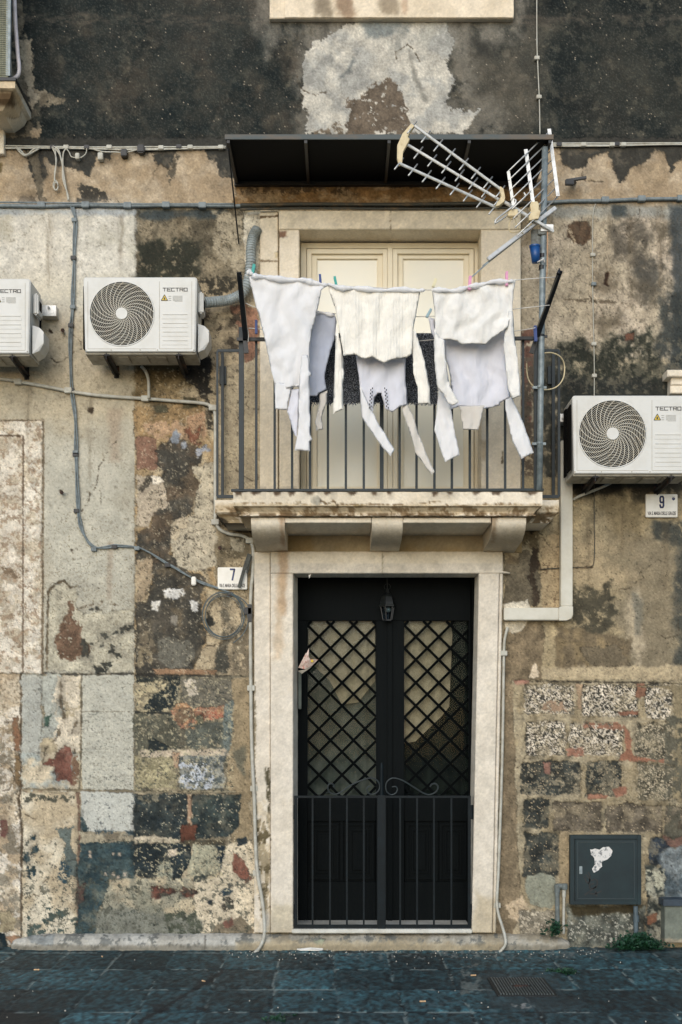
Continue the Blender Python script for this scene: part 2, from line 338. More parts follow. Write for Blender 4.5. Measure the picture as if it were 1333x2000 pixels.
# ------------------------------------------------------------------ facade paint
BEIGE = (178, 162, 132); GREIGE = (192, 186, 168); DARK = (22, 28, 28); BLK = (40, 44, 43); TAN = (168, 138, 96)
LG = (180, 177, 164); SLATE = (50, 64, 68); CREAM = (206, 192, 166); RED = (142, 84, 62); WHT = (216, 208, 194); BRN = (92, 80, 66)
def facade(p):
    L = p.L
    L(R(-900, -900, 2400, 2400), BEIGE, amp=0, var=.10, vf=.012, mott=((160, 146, 120), .02))
    L(R(-900, -900, 2400, 2400), (130, 116, 94), amp=0, cov=(.25, .09, .14), op=.30)
    # --- upper dark stucco
    L(R(-900, -900, 2400, 290), DARK, amp=7, fr=.03, var=.10, vf=.03, mott=((40, 42, 39), .02))
    L(R(170, 100, 640, 270), (84, 74, 62), amp=70, fr=.01, soft=70, op=.6, cov=(-.15, .03, .4))
    L(R(330, -40, 560, 120), (78, 70, 61), amp=60, fr=.01, soft=70, op=.6)
    L(R(890, 60, 1060, 240), (106, 98, 84), amp=50, fr=.015, soft=50, op=.6)
    L(R(1150, 60, 1330, 240), (74, 70, 60), amp=60, fr=.01, soft=70, op=.6)
    L(R(-900, -900, 560, 285), (30, 40, 40), amp=30, soft=40, cov=(-.1, .02, .4), op=.45)
    L(R(1060, -900, 2400, 285), (34, 40, 38), amp=20, soft=30, cov=(-.1, .02, .4), op=.4)
    L(R(-900, -900, 2400, 285), (104, 101, 90), amp=0, cov=(.26, .5, .18), op=.4)
    L(R(-900, -900, 2400, 285), (196, 180, 158), amp=0, cov=(.66, .42, .03), op=.8)
    L(R(-900, 28, 2400, 48), (90, 82, 72), amp=6, soft=6, cov=(.0, .05, .2, 3), op=.5)
    L([(498, -10), (1030, -10), (1030, 60), (1000, 90), (880, 95), (600, 90), (560, 60), (520, 110), (505, 60)], (134, 128, 116), amp=16, soft=22, op=.75, cov=(-.2, .03, .4, .35))
    # pale flaking patch over the canopy
    L([(575, 275), (575, 110), (600, 60), (690, 30), (900, 30), (930, 120), (930, 180), (990, 200), (980, 275)], (128, 122, 110), amp=14, fr=.04, soft=16, op=.6, cov=(-.3, .05, .3))
    L([(598, 262), (600, 225), (590, 190), (596, 150), (592, 120), (612, 88), (650, 66), (700, 40), (870, 42), (884, 80), (874, 130), (890, 162), (874, 196), (884, 214), (938, 215), (925, 236), (906, 262)], (190, 184, 170), amp=8, fr=.09, var=.10, mott=((160, 158, 150), .03), h=.003)
    L([(676, 262), (682, 232), (676, 196), (704, 188), (722, 168), (760, 158), (788, 172), (800, 222), (806, 262)], (104, 92, 78), amp=10, fr=.1, var=.14, h=-.003, cov=(-.45, .12, .1))
    L([(610, 262), (640, 250), (664, 232), (672, 262)], (110, 98, 82), amp=6, fr=.12, cov=(-.2, .1, .1))
    L([(668, 150), (690, 110), (696, 120), (682, 145)], (92, 98, 98), amp=5, soft=4, op=.7)
    L([(700, 42), (800, 42), (806, 70), (780, 62), (720, 70)], (94, 104, 106), amp=12, soft=10, op=.7)
    L([(800, 100), (812, 140), (838, 205), (824, 190), (806, 150)], (112, 110, 102), amp=5, soft=6, op=.7)
    L([(750, 40), (880, 40), (880, 90), (760, 96)], (134, 134, 126), amp=15, soft=12, op=.5, cov=(-.1, .05, .2, .4))
    L([(925, 75), (960, 80), (962, 110), (925, 112)], (50, 50, 46), amp=8, soft=14, op=.8)
    # left flaking strip
    L([(-900, -900), (30, -900), (48, 20), (44, 66), (62, 78), (66, 170), (92, 186), (132, 192), (126, 204), (80, 206), (76, 290), (-900, 290)], (120, 110, 92), amp=8, fr=.08, cov=(-.25, .05, .2), var=.15)
    L([(38, 78), (62, 78), (66, 172), (78, 190), (66, 214), (54, 200), (50, 150)], (160, 148, 126), amp=5, fr=.1)
    L([(30, 190), (52, 185), (60, 214), (36, 290), (30, 240)], (62, 60, 54), amp=8, fr=.1)
    L([(60, 250), (80, 252), (76, 285), (64, 290)], (170, 150, 122), amp=5, fr=.15)
    # --- band between the two cable runs
    L(R(-900, 290, 2400, 404), (176, 158, 132), amp=0, var=.10, mott=((160, 140, 112), .03))
    L(R(-900, 340, 2400, 404), (160, 130, 90), amp=8, soft=16, cov=(.0, .03, .2), op=.5)
    up = [(-900, 292), (0, 290), (52, 290), (62, 345), (76, 362), (92, 342), (82, 300), (102, 322), (130, 326), (150, 332), (175, 346), (188, 306), (214, 312), (222, 292), (300, 302), (306, 322), (330, 326), (346, 292), (362, 290), (402, 290), (408, 312), (424, 316), (430, 345), (460, 348), (460, 270), (-900, 270)]
    L(up, (58, 57, 52), amp=4, fr=.14, h=.002)
    L([(52, 290), (76, 292), (84, 370), (88, 392), (78, 400), (70, 360)], (92, 84, 70), amp=5, fr=.1)
    L([(150, 396), (154, 362), (190, 366), (214, 380), (232, 394)], (66, 62, 54), amp=5, fr=.12, cov=(-.3, .1, .1))
    L([(30, 396), (40, 380), (60, 384), (78, 398)], (96, 84, 68), amp=5, fr=.12)
    L([(-20, 318), (6, 318), (4, 340), (-20, 336)], (120, 96, 50), amp=6, soft=4)
    L([(326, 340), (345, 300), (352, 305), (340, 345), (330, 360)], (92, 84, 70), amp=3, fr=.2, cov=(-.1, .1, .1))
    L([(1075, 285), (1092, 290), (1100, 322), (1124, 332), (1146, 326), (1150, 310), (1180, 300), (1188, 296), (1196, 318), (1212, 362), (1222, 350), (1232, 328), (1252, 322), (1268, 310), (1280, 294), (1300, 302), (1312, 340), (1320, 316), (1333, 312), (2400, 330), (2400, 270), (1075, 270)], (60, 58, 52), amp=4, fr=.14, h=.002)
    L(R(460, 356, 1060, 402), (168, 134, 88), amp=4, var=.16, mott=((140, 108, 70), .05, 2))
    L(R(470, 360, 700, 380), (80, 66, 50), amp=6, cov=(.05, .1, .08), op=.8)
    L(R(760, 352, 1060, 364), (70, 60, 48), amp=6, op=.7)
    # --- left repaired panel, pale
    L([(-900, 404), (272, 408), (270, 700), (266, 900), (264, 1316), (84, 1316), (84, 820), (-900, 820)], GREIGE, amp=1.2, fr=.02, soft=1, var=.05, vf=.02, h=.006, mott=((178, 170, 150), .008))
    L(R(-900, 404, 271, 545), (206, 200, 187), amp=10, soft=30, op=.8, cov=(-.3, .012, .3))
    L(R(-900, 408, 271, 420), (150, 158, 164), amp=4, soft=5, op=.7)
    L([(60, 420), (130, 430), (150, 660), (100, 700), (40, 600)], (212, 202, 182), amp=20, soft=30, op=.5)
    L(R(-900, 640, 268, 830), (184, 166, 134), amp=30, fr=.02, soft=30, op=.5)
    L([(212, 800), (240, 800), (232, 900), (216, 900)], (170, 140, 110), amp=5, soft=8, op=.5)
    L([(212, 1060), (222, 1060), (218, 1170), (210, 1170)], (158, 118, 84), amp=2, soft=4, op=.55)
    L(R(86, 900, 264, 1310), (172, 168, 152), amp=20, soft=30, op=.5, cov=(-.1, .015, .3))
    L([(90, 1310), (95, 1155), (110, 1140), (126, 1134), (138, 1148), (152, 1145), (150, 1190), (166, 1200), (262, 1190), (262, 1312)], (180, 172, 150), amp=4, fr=.1, h=-.003, var=.12)
    p.line([(92, 1310), (95, 1155), (110, 1140), (126, 1134), (138, 1148), (152, 1145)], 2.5, (96, 82, 62), amp=2, fr=.2)
    p.line([(150, 1190), (200, 1176), (262, 1190)], 2, (110, 98, 80), amp=3, fr=.2, cov=(-.1, .1, .1))
    L([(108, 1250), (118, 1216), (130, 1204), (134, 1176), (146, 1180), (144, 1206), (156, 1222), (160, 1246), (176, 1262), (172, 1280), (150, 1286), (146, 1298), (118, 1284)], (112, 88, 70), amp=6, fr=.14, var=.18, h=-.005, cov=(-.4, .12, .06))
    L([(158, 1246), (176, 1258), (172, 1284), (160, 1282)], (70, 68, 60), amp=4, fr=.15)
    for q in [(204, 1242, 6), (228, 1236, 6), (246, 1230, 8), (258, 1226, 6), (218, 1272, 6), (230, 1280, 7), (200, 1262, 4), (210, 1298, 9), (196, 1308, 10), (178, 1190, 3), (190, 1188, 3), (222, 1262, 4), (180, 1258, 3)]:
        L(R(q[0] - q[2], q[1] - q[2] * .6, q[0] + q[2], q[1] + q[2] * .6), (64, 64, 58), amp=q[2] * .7, fr=.15, h=-.003)
    for q in [(120, 960, 3), (141, 1075, 2), (178, 802, 5), (100, 648, 4)]:
        L(R(q[0] - q[2], q[1] - q[2], q[0] + q[2], q[1] + q[2]), (60, 50, 40), amp=1.5, fr=.2, h=-.006)
    L(R(86, 1000, 264, 1300), (120, 108, 84), amp=0, cov=(.42, .3, .05), op=.6)
    # crack lines in the panel
    p.line([(86, 1314), (150, 1318), (264, 1316)], 3, (80, 78, 72), amp=2, fr=.1)
    # --- old stone pilaster at far left
    L(R(-160, 822, 84, 1316), (188, 174, 150), amp=2, fr=.05, soft=1.2, var=.12, h=.018, mott=((206, 196, 178), .06))
    L(R(-160, 852, 46, 1316), (182, 166, 142), amp=1.5, soft=1.2, h=-.010, op=.4)
    L(R(-160, 824, 83, 1700), (146, 122, 98), amp=0, cov=(.14, .16, .06), op=.7, h=-.002)
    L(R(-160, 824, 83, 1400), (226, 216, 198), amp=0, cov=(.12, .05, .05), op=.7, h=.001)
    p.line([(47, 852), (46, 1316)], 3, (92, 76, 60), amp=1, fr=.05, cov=(-.5, .05, .2)); p.line([(-160, 852), (47, 852)], 3, (92, 76, 60), amp=1)
    p.line([(86, 822), (84, 1316)], 3, (120, 104, 82), amp=1, h=0)
    p.line([(-160, 822), (86, 822)], 3, (112, 98, 78), amp=1, h=0)
    L(R(-160, 1110, 42, 1130), (130, 110, 88), amp=6, cov=(0, .08, .1))
    # lower left
    L(R(-160, 1316, 43, 1850), (200, 184, 158), amp=2, var=.10, mott=((172, 152, 124), .03))
    L(R(-160, 1450, 43, 1850), (110, 106, 94), amp=2, cov=(.08, .05, .08), op=.6)
    L(R(-160, 1380, 43, 1850), (222, 212, 196), amp=2, cov=(.10, .035, .06), op=.7)
    L([(24, 1402), (34, 1400), (42, 1440), (38, 1470), (30, 1462)], (140, 92, 58), amp=4, fr=.15, h=-.006)
    L([(30, 1475), (40, 1475), (41, 1540), (30, 1530)], (128, 98, 60), amp=3, fr=.15, h=-.006)
    L([(0, 1600), (12, 1604), (18, 1622), (10, 1636), (0, 1632)], (112, 66, 56), amp=4, fr=.15)
    L([(0, 1780), (20, 1778), (34, 1800), (24, 1818), (0, 1822)], (158, 140, 100), amp=3, fr=.1)
    L([(-100, 1822), (10, 1822), (18, 1850), (-100, 1856)], (28, 40, 44), amp=5)
    L([(12, 1830), (34, 1824), (44, 1836), (24, 1846)], (168, 120, 82), amp=3)
    p.line([(42, 1316), (41, 1540), (36, 1560), (43, 1620), (42, 1840)], 3, (84, 70, 54), amp=2, fr=.06, h=-.006)
    L(R(43, 1315, 82, 1500), (172, 171, 160), amp=4, fr=.05, var=.06)
    L(R(82, 1318, 122, 1440), (166, 166, 154), amp=8, fr=.05)
    L(R(110, 1318, 160, 1480), (208, 194, 170), amp=8, fr=.06, cov=(-.35, .04, .1))
    L(R(43, 1470, 155, 1545), (198, 182, 154), amp=8, fr=.06, mott=((160, 164, 156), .04))
    p.line([(82, 1318), (82, 1420), (76, 1470)], 1.6, (110, 108, 98), amp=2, cov=(-.2, .08, .1))
    p.line([(120, 1330), (118, 1370), (126, 1400), (112, 1440), (90, 1462), (82, 1500)], 2, (104, 92, 74), amp=4, fr=.1)
    p.line([(150, 1410), (140, 1432), (146, 1470)], 1.8, (104, 92, 74), amp=3, fr=.1)
    L([(86, 1492), (96, 1480), (104, 1486), (118, 1462), (130, 1456), (142, 1466), (140, 1500), (146, 1520), (140, 1532), (130, 1522), (112, 1524), (104, 1498)], (112, 74, 62), amp=4, fr=.15, var=.15, h=-.006)
    L([(142, 1478), (152, 1476), (155, 1510), (146, 1540), (140, 1524)], (132, 94, 66), amp=4, fr=.2, h=-.004, cov=(-.4, .15, .1))
    L([(86, 1400), (100, 1396), (94, 1418), (88, 1418)], (66, 86, 74), amp=3)
    L(R(160, 1319, 262, 1545), (184, 180, 164), amp=2, soft=1, var=.05, h=.003)
    L(R(160, 1390, 262, 1545), (120, 122, 112), amp=0, cov=(.36, .16, .05, 3), op=.7, h=-.002)
    L(R(158, 1545, 264, 1625), (188, 187, 176), amp=1.5, soft=1, var=.03, h=.003)
    L(R(160, 1550, 264, 1620), (96, 100, 98), amp=0, cov=(.42, .1, .03), op=.8)
    L([(158, 1600), (154, 1590), (166, 1604), (174, 1618), (172, 1626), (156, 1626)], (48, 64, 66), amp=4, fr=.15)
    p.line([(160, 1390), (262, 1390)], 2, (126, 120, 104), amp=1.5, cov=(-.2, .1, .1)); p.line([(160, 1463), (262, 1464)], 1.6, (132, 130, 118), amp=1.5, cov=(-.1, .1, .1))
    p.line([(160, 1319), (158, 1500), (155, 1545)], 3, (92, 84, 68), amp=1.5, h=-.005)
    p.line([(44, 1541), (262, 1546)], 3, (120, 108, 86), amp=2, h=-.005)
    L(R(44, 1548, 153, 1840), (186, 168, 138), amp=3, var=.08, mott=((204, 192, 168), .02))
    L(R(46, 1552, 150, 1568), (70, 70, 60), amp=5, cov=(.05, .12, .08), op=.9)
    for poly in ([(60, 1634), (70, 1632), (68, 1640), (60, 1640)], [(62, 1655), (74, 1650), (76, 1662), (62, 1668)], [(48, 1668), (56, 1662), (60, 1680), (52, 1686), (46, 1680)], [(54, 1690), (60, 1700), (60, 1716), (54, 1708)], [(64, 1688), (70, 1692), (68, 1710), (62, 1700)]):
        L(poly, (40, 60, 66), amp=3, fr=.2, h=-.003)
    L([(110, 1620), (144, 1615), (138, 1640), (150, 1680), (152, 1720), (136, 1710), (126, 1676), (128, 1646), (116, 1634)], (96, 104, 98), amp=5, fr=.1)
    L([(122, 1684), (138, 1676), (140, 1700), (134, 1720), (128, 1728), (114, 1714)], (52, 72, 80), amp=5, fr=.15, cov=(-.2, .15, .08))
    L([(52, 1790), (90, 1760), (152, 1790), (152, 1838), (44, 1838)], (70, 82, 76), amp=10, cov=(.05, .09, .06), fr=.1)
    p.line([(153, 1548), (156, 1640), (152, 1700), (153, 1830)], 4, (120, 84, 64), amp=3, h=-.004)
    # slate painted stone
    L([(154, 1645), (264, 1640), (264, 1714), (234, 1726), (214, 1718), (210, 1760), (194, 1770), (188, 1830), (150, 1834)], (46, 62, 66), amp=5, fr=.08, var=.16, mott=((62, 76, 76), .05, 3), h=-.002)
    for q in [(176, 1672), (222, 1668), (234, 1668), (206, 1708), (221, 1707), (244, 1708), (232, 1713), (176, 1664)]:
        L(R(q[0] - 2.5, q[1] - 3, q[0] + 2.5, q[1] + 3), (196, 168, 138), amp=1.5)
    L([(150, 1732), (166, 1726), (164, 1760), (152, 1770)], (84, 66, 58), amp=4)
    L(R(156, 1625, 264, 1645), (176, 164, 138), amp=4, fr=.08, mott=((120, 110, 92), .06))
    L(R(180, 1622, 262, 1632), (70, 84, 88), amp=3, cov=(-.1, .06, .1))
    # --- second panel, darker stripe x 262..480
    L([(268, 410), (478, 410), (480, 545), (268, 545)], (92, 84, 68), amp=3, fr=.05, var=.15, mott=((128, 116, 94), .03, .5))
    L([(268, 410), (440, 410), (420, 425), (268, 430)], (52, 62, 66), amp=6, soft=6, op=.8)
    L([(268, 470), (392, 470), (398, 500), (372, 545), (268, 545)], (42, 44, 36), amp=14, fr=.05, soft=10, op=.9, cov=(-.35, .1, .15))
    L([(424, 412), (480, 415), (480, 545), (440, 520), (412, 470)], (164, 152, 128), amp=14, soft=8, cov=(-.3, .08, .15), fr=.05)
    L([(268, 545), (480, 545), (500, 700), (420, 720), (268, 720)], (166, 148, 118), amp=4, var=.12, mott=((136, 122, 98), .04))
    L([(380, 545), (470, 545), (430, 580), (385, 575)], (60, 56, 46), amp=8, cov=(-.15, .08, .12))
    L([(450, 600), (478, 590), (504, 610), (506, 690), (482, 712), (468, 690), (466, 640)], (146, 96, 68), amp=5, fr=.1, var=.15, h=-.003)
    L([(500, 410), (545, 410), (510, 470), (504, 560), (480, 520), (478, 420)], (212, 202, 180), amp=4)
    for q in [(462, 618, 8), (455, 632, 5), (452, 668, 6), (458, 680, 6), (430, 640, 4), (404, 616, 5)]:
        L(R(q[0] - q[2], q[1] - q[2], q[0] + q[2], q[1] + q[2]), (78, 68, 56), amp=q[2], fr=.15)
    # under the first AC: ochre, brick, damp
    L([(264, 705), (420, 705), (424, 1320), (264, 1320)], (182, 164, 132), amp=2, soft=1, var=.12, mott=((168, 142, 104), .025))
    L([(266, 700), (400, 700), (398, 745), (340, 760), (300, 790), (290, 750), (266, 780)], (92, 78, 52), amp=8, fr=.06, soft=8, op=.9, cov=(-.5, .08, .2))
    L([(352, 715), (400, 690), (418, 700), (410, 745), (412, 770), (406, 790), (392, 778), (386, 750), (364, 745)], (44, 42, 38), amp=6, fr=.1)
    L([(400, 790), (414, 795), (416, 840), (406, 838)], (70, 64, 54), amp=4, fr=.15)
    L([(266, 790), (400, 785), (400, 832), (350, 850), (268, 852)], (164, 126, 74), amp=8, fr=.05, var=.14)
    L([(266, 740), (350, 750), (360, 790), (280, 800)], (150, 122, 76), amp=12, soft=8, op=.8)
    L([(282, 828), (340, 826), (400, 820), (402, 868), (345, 858), (290, 852)], (196, 150, 104), amp=8, fr=.08, cov=(-.25, .06, .1))
    L([(360, 812), (400, 804), (402, 852), (372, 850)], (184, 136, 92), amp=5, soft=3)
    L([(362, 842), (370, 836), (376, 850), (392, 832), (394, 838), (384, 862), (392, 866), (388, 872), (372, 864)], (132, 76, 50), amp=3, fr=.2, h=-.003)
    L([(358, 776), (384, 776), (388, 796), (358, 798)], (66, 62, 46), amp=3); L([(300, 792), (326, 792), (330, 806), (304, 808)], (84, 80, 62), amp=3)
    L([(266, 852), (306, 856), (310, 916), (268, 918)], (146, 100, 74), amp=3, fr=.08, var=.10)
    L([(306, 880), (320, 866), (346, 856), (372, 870), (394, 878), (392, 902), (380, 912), (378, 930), (392, 936), (390, 960), (376, 976), (376, 1000), (360, 1008), (345, 1030), (330, 1080), (410, 1115), (300, 1100), (268, 1100), (268, 1040), (295, 1030), (300, 1000), (330, 984), (325, 965), (312, 945), (318, 920), (310, 912)], (70, 67, 60), amp=5, fr=.09, var=.14, mott=((98, 84, 68), .03), h=-.003)
    L([(330, 860), (345, 838), (352, 848), (352, 866), (336, 866)], (142, 148, 156), amp=3, fr=.15); L([(354, 866), (362, 862), (364, 874), (356, 876)], (146, 150, 156), amp=2)
    L([(382, 878), (404, 868), (412, 880), (396, 882), (386, 896)], (150, 152, 158), amp=3, fr=.15)
    L([(268, 928), (300, 930), (318, 936), (322, 960), (330, 984), (320, 992), (300, 1000), (290, 1030), (268, 1028)], (188, 166, 134), amp=4, fr=.12, h=.001)
    L([(270, 960), (284, 940), (300, 924), (296, 944), (282, 960)], (76, 70, 60), amp=4, fr=.12)
    L([(296, 930), (314, 930), (320, 940), (300, 946)], (214, 202, 182), amp=3)
    L([(378, 915), (422, 900), (424, 1090), (400, 1110), (335, 1090), (334, 1060), (352, 1020), (380, 1005), (384, 970), (394, 940)], (180, 168, 144), amp=5, fr=.08, h=.001)
    L([(336, 1026), (345, 1012), (360, 1008), (370, 1018), (366, 1030), (352, 1034), (348, 1060), (336, 1050)], (190, 168, 130), amp=3)
    L([(336, 1060), (360, 1040), (440, 1030), (440, 1090), (400, 1112), (350, 1112)], (186, 174, 150), amp=5)
    L(R(290, 900, 400, 1100), (40, 38, 34), amp=0, cov=(.42, .12, .05), op=.6)
    L([(424, 1010), (495, 1010), (495, 1330), (420, 1330)], (150, 134, 106), amp=6, var=.14)
    L([(436, 1040), (495, 1035), (490, 1085), (440, 1095), (424, 1130), (420, 1080)], (118, 106, 84), amp=6, soft=5)
    L([(445, 1048), (480, 1050), (476, 1080), (452, 1076)], (158, 148, 126), amp=5)
    L([(420, 980), (490, 1000), (492, 1040), (440, 1030), (424, 1010)], (50, 44, 36), amp=6, op=.8)
    # around the number 7
    L([(268, 1095), (300, 1090), (300, 1130), (282, 1172), (268, 1180)], (176, 148, 108), amp=4, fr=.1)
    L([(300, 1100), (330, 1096), (398, 1128), (402, 1140), (395, 1160), (395, 1215), (405, 1235), (398, 1262), (392, 1290), (362, 1318), (266, 1320), (266, 1176), (284, 1180), (296, 1150)], (66, 63, 56), amp=5, fr=.09, var=.14, mott=((82, 76, 66), .03), h=.001)
    L([(310, 1250), (330, 1244), (370, 1252), (380, 1275), (364, 1300), (330, 1308), (308, 1288)], (108, 104, 92), amp=6, soft=3, cov=(-.45, .12, .15))
    L([(268, 1235), (300, 1232), (300, 1262), (270, 1270)], (120, 108, 88), amp=6, soft=4, cov=(-.3, .08, .1))
    L([(270, 1262), (300, 1260), (296, 1300), (268, 1300)], (140, 126, 100), amp=6, cov=(-.1, .06, .1))
    L([(319, 1154), (330, 1148), (345, 1152), (358, 1148), (363, 1160), (346, 1170), (324, 1168)], (212, 208, 200), amp=2, fr=.2, h=.003)
    L([(296, 1174), (313, 1174), (308, 1194), (297, 1190)], (208, 202, 190), amp=2, fr=.2, h=.003); L([(369, 1172), (387, 1176), (386, 1194), (376, 1192)], (206, 202, 194), amp=2, fr=.2, h=.003)
    L([(334, 1204), (346, 1204), (344, 1220), (334, 1218)], (140, 132, 118), amp=2)
    L([(404, 1160), (490, 1170), (490, 1320), (375, 1318), (400, 1262), (408, 1232), (400, 1215)], (172, 154, 124), amp=4, fr=.08, var=.12)
    L([(404, 1196), (412, 1200), (420, 1218), (410, 1224), (404, 1212)], (58, 56, 50), amp=3)
    L([(426, 1160), (450, 1165), (452, 1240), (424, 1320), (420, 1290), (440, 1230)], (106, 98, 82), amp=6, soft=3, cov=(-.35, .1, .15))
    L([(424, 1272), (442, 1270), (452, 1300), (444, 1316), (420, 1310)], (70, 68, 60), amp=4, fr=.12)
    L([(455, 1230), (492, 1220), (492, 1320), (455, 1320)], (120, 108, 88), amp=6, cov=(-.2, .1, .1), soft=3)
    L([(300, 1306), (425, 1308), (420, 1318), (305, 1318)], (162, 116, 76), amp=3)
    p.line([(264, 1318), (480, 1322)], 3, (60, 58, 52), amp=2)
    # stones below
    L(R(264, 1322, 488, 1548), (140, 128, 104), amp=3, var=.15, mott=((104, 98, 82), .04))
    L(R(266, 1324, 352, 1390), (186, 170, 134), amp=4, cov=(-.05, .14, .06), h=.001)
    L([(300, 1356), (322, 1348), (330, 1326), (352, 1326), (348, 1356), (336, 1384), (288, 1392), (284, 1380)], (40, 46, 46), amp=5, fr=.12, cov=(-.4, .12, .1), h=-.003)
    L([(268, 1322), (350, 1322), (350, 1328), (268, 1330)], (42, 46, 44), amp=3)
    L(R(358, 1328, 460, 1380), (112, 106, 92), amp=5, cov=(-.4, .08, .2)); L([(362, 1330), (385, 1330), (388, 1358), (370, 1360)], (204, 190, 168), amp=5, cov=(-.2, .12, .1))
    L(R(262, 1394, 350, 1475), (92, 90, 76), amp=6, cov=(-.3, .1, .15)); L([(290, 1446), (300, 1440), (330, 1456), (326, 1474), (290, 1470)], (38, 44, 44), amp=5, fr=.12, h=-.004)
    L([(332, 1388), (345, 1376), (364, 1372), (378, 1384), (410, 1382), (438, 1378), (438, 1400), (400, 1406), (384, 1422), (356, 1422), (336, 1404)], (172, 112, 78), amp=4, fr=.1, mott=((190, 144, 104), .08))
    L([(344, 1384), (372, 1380), (380, 1400), (360, 1412), (344, 1404)], (128, 96, 66), amp=4, soft=2); L([(390, 1395), (410, 1388), (436, 1390), (436, 1400), (396, 1410)], (176, 92, 62), amp=3, cov=(-.1, .15, .1))
    L(R(366, 1410, 446, 1464), (92, 94, 84), amp=6, cov=(-.4, .1, .15)); L([(380, 1400), (396, 1396), (400, 1412), (384, 1416)], (98, 94, 74), amp=4)
    L([(438, 1376), (456, 1370), (452, 1470), (436, 1468)], (110, 118, 112), amp=5, cov=(-.5, .06, .2))
    L([(452, 1324), (488, 1324), (490, 1640), (462, 1660), (446, 1600), (444, 1480), (456, 1430)], (152, 134, 104), amp=5, var=.10)
    L([(458, 1464), (480, 1460), (480, 1520), (462, 1500)], (96, 94, 80), amp=5, soft=4, op=.8)
    L(R(264, 1478, 346, 1540), (150, 140, 108), amp=4, cov=(-.35, .2, .1), var=.16)
    L(R(350, 1470, 440, 1540), (150, 148, 136), amp=6, mott=((88, 94, 92), .10)); L(R(352, 1490, 420, 1540), (186, 190, 196), amp=5, cov=(.05, .14, .08))
    L([(276, 1466), (440, 1462), (446, 1474), (276, 1480)], (196, 172, 138), amp=3, cov=(-.2, .08, .1)); L([(340, 1470), (352, 1470), (348, 1500), (340, 1496)], (176, 134, 96), amp=3)
    p.line([(264, 1391), (330, 1393)], 4, (40, 42, 40), amp=2)
    p.line([(262, 1548), (460, 1546)], 4, (150, 138, 112), amp=2)
    L([(262, 1552), (366, 1550), (366, 1632), (345, 1640), (300, 1634), (262, 1636)], (38, 46, 48), amp=3, fr=.1, var=.2, mott=((52, 58, 56), .08), h=-.004)
    L(R(266, 1552, 312, 1566), (120, 114, 96), amp=4, cov=(-.1, .12, .08)); L([(366, 1550), (376, 1552), (374, 1610), (368, 1612)], (170, 128, 92), amp=3)
    L([(376, 1553), (470, 1552), (468, 1612), (446, 1634), (376, 1640)], (44, 52, 52), amp=3, fr=.1, var=.2, mott=((58, 66, 62), .08), h=-.004)
    L(R(262, 1550, 470, 1720), (200, 186, 156), amp=0, cov=(.46, .24, .04), op=.8)
    L(R(354, 1612, 384, 1646), (96, 60, 46), amp=4, fr=.1)
    L([(262, 1634), (300, 1632), (350, 1640), (354, 1648), (262, 1650)], (204, 182, 144), amp=3, fr=.1)
    L([(360, 1642), (440, 1640), (440, 1650), (360, 1652)], (84, 76, 60), amp=3)
    L([(262, 1648), (336, 1646), (372, 1650), (374, 1680), (360, 1706), (344, 1724), (316, 1700), (300, 1716), (262, 1710)], (38, 46, 48), amp=4, fr=.1, var=.2, h=-.003)
    L([(308, 1690), (330, 1680), (340, 1700), (330, 1720), (306, 1710)], (144, 142, 122), amp=5, cov=(-.2, .15, .1)); L([(326, 1660), (346, 1656), (348, 1668), (328, 1672)], (190, 174, 152), amp=3)
    L([(376, 1650), (430, 1650), (432, 1700), (400, 1716), (368, 1712)], (158, 154, 130), amp=5, cov=(-.45, .2, .1)); L([(426, 1650), (442, 1652), (442, 1710), (432, 1700), (426, 1680)], (34, 44, 50), amp=4)
    L([(380, 1712), (410, 1708), (394, 1724), (376, 1724)], (48, 56, 56), amp=4)
    L([(444, 1650), (492, 1640), (520, 1760), (520, 1835), (380, 1835), (380, 1722), (430, 1712)], (204, 188, 160), amp=5, fr=.08, var=.10)
    L([(456, 1666), (462, 1668), (476, 1680), (488, 1700), (492, 1716), (482, 1724), (466, 1712), (456, 1702)], (134, 76, 56), amp=3, fr=.1, h=-.004)
    L([(464, 1640), (480, 1636), (482, 1646), (466, 1650)], (42, 50, 54), amp=3); L([(430, 1740), (442, 1734), (456, 1740), (448, 1748), (436, 1750)], (46, 62, 70), amp=3); L([(444, 1726), (456, 1724), (456, 1732), (446, 1732)], (76, 76, 70), amp=2)
    L([(428, 1754), (462, 1754), (460, 1776), (436, 1776)], (70, 66, 58), amp=6, cov=(-.1, .1, .08)); L([(404, 1758), (418, 1756), (414, 1768), (408, 1768)], (46, 52, 56), amp=2)
    L([(264, 1712), (380, 1720), (380, 1835), (190, 1835), (200, 1760), (215, 1722)], (186, 170, 140), amp=6, fr=.06, mott=((146, 140, 120), .03))
    L([(296, 1732), (312, 1730), (322, 1738), (340, 1736), (346, 1742), (330, 1748), (304, 1758), (296, 1752)], (120, 64, 48), amp=3, fr=.15, h=-.006, mott=((60, 44, 40), .1))
    L([(352, 1740), (362, 1734), (380, 1736), (388, 1744), (376, 1752), (356, 1752)], (112, 62, 46), amp=3, fr=.15, h=-.006, mott=((50, 40, 36), .1))
    L([(190, 1780), (260, 1770), (340, 1790), (400, 1800), (380, 1836), (190, 1836)], (118, 118, 106), amp=10, soft=8, fr=.05)
    L([(254, 1740), (300, 1750), (320, 1790), (270, 1780)], (120, 120, 104), amp=10, soft=12, op=.7)
    L([(320, 1785), (380, 1780), (400, 1810), (390, 1834), (330, 1830)], (76, 80, 66), amp=8, cov=(-.1, .1, .08))
    L([(420, 1808), (470, 1790), (495, 1815), (495, 1836), (400, 1836)], (124, 112, 92), amp=5, cov=(-.45, .08, .15)); L([(436, 1802), (452, 1794), (458, 1806), (440, 1812)], (112, 78, 66), amp=3)
    L(R(44, 1700, 520, 1838), (84, 84, 72), amp=0, cov=(.30, .10, .05), op=.7)
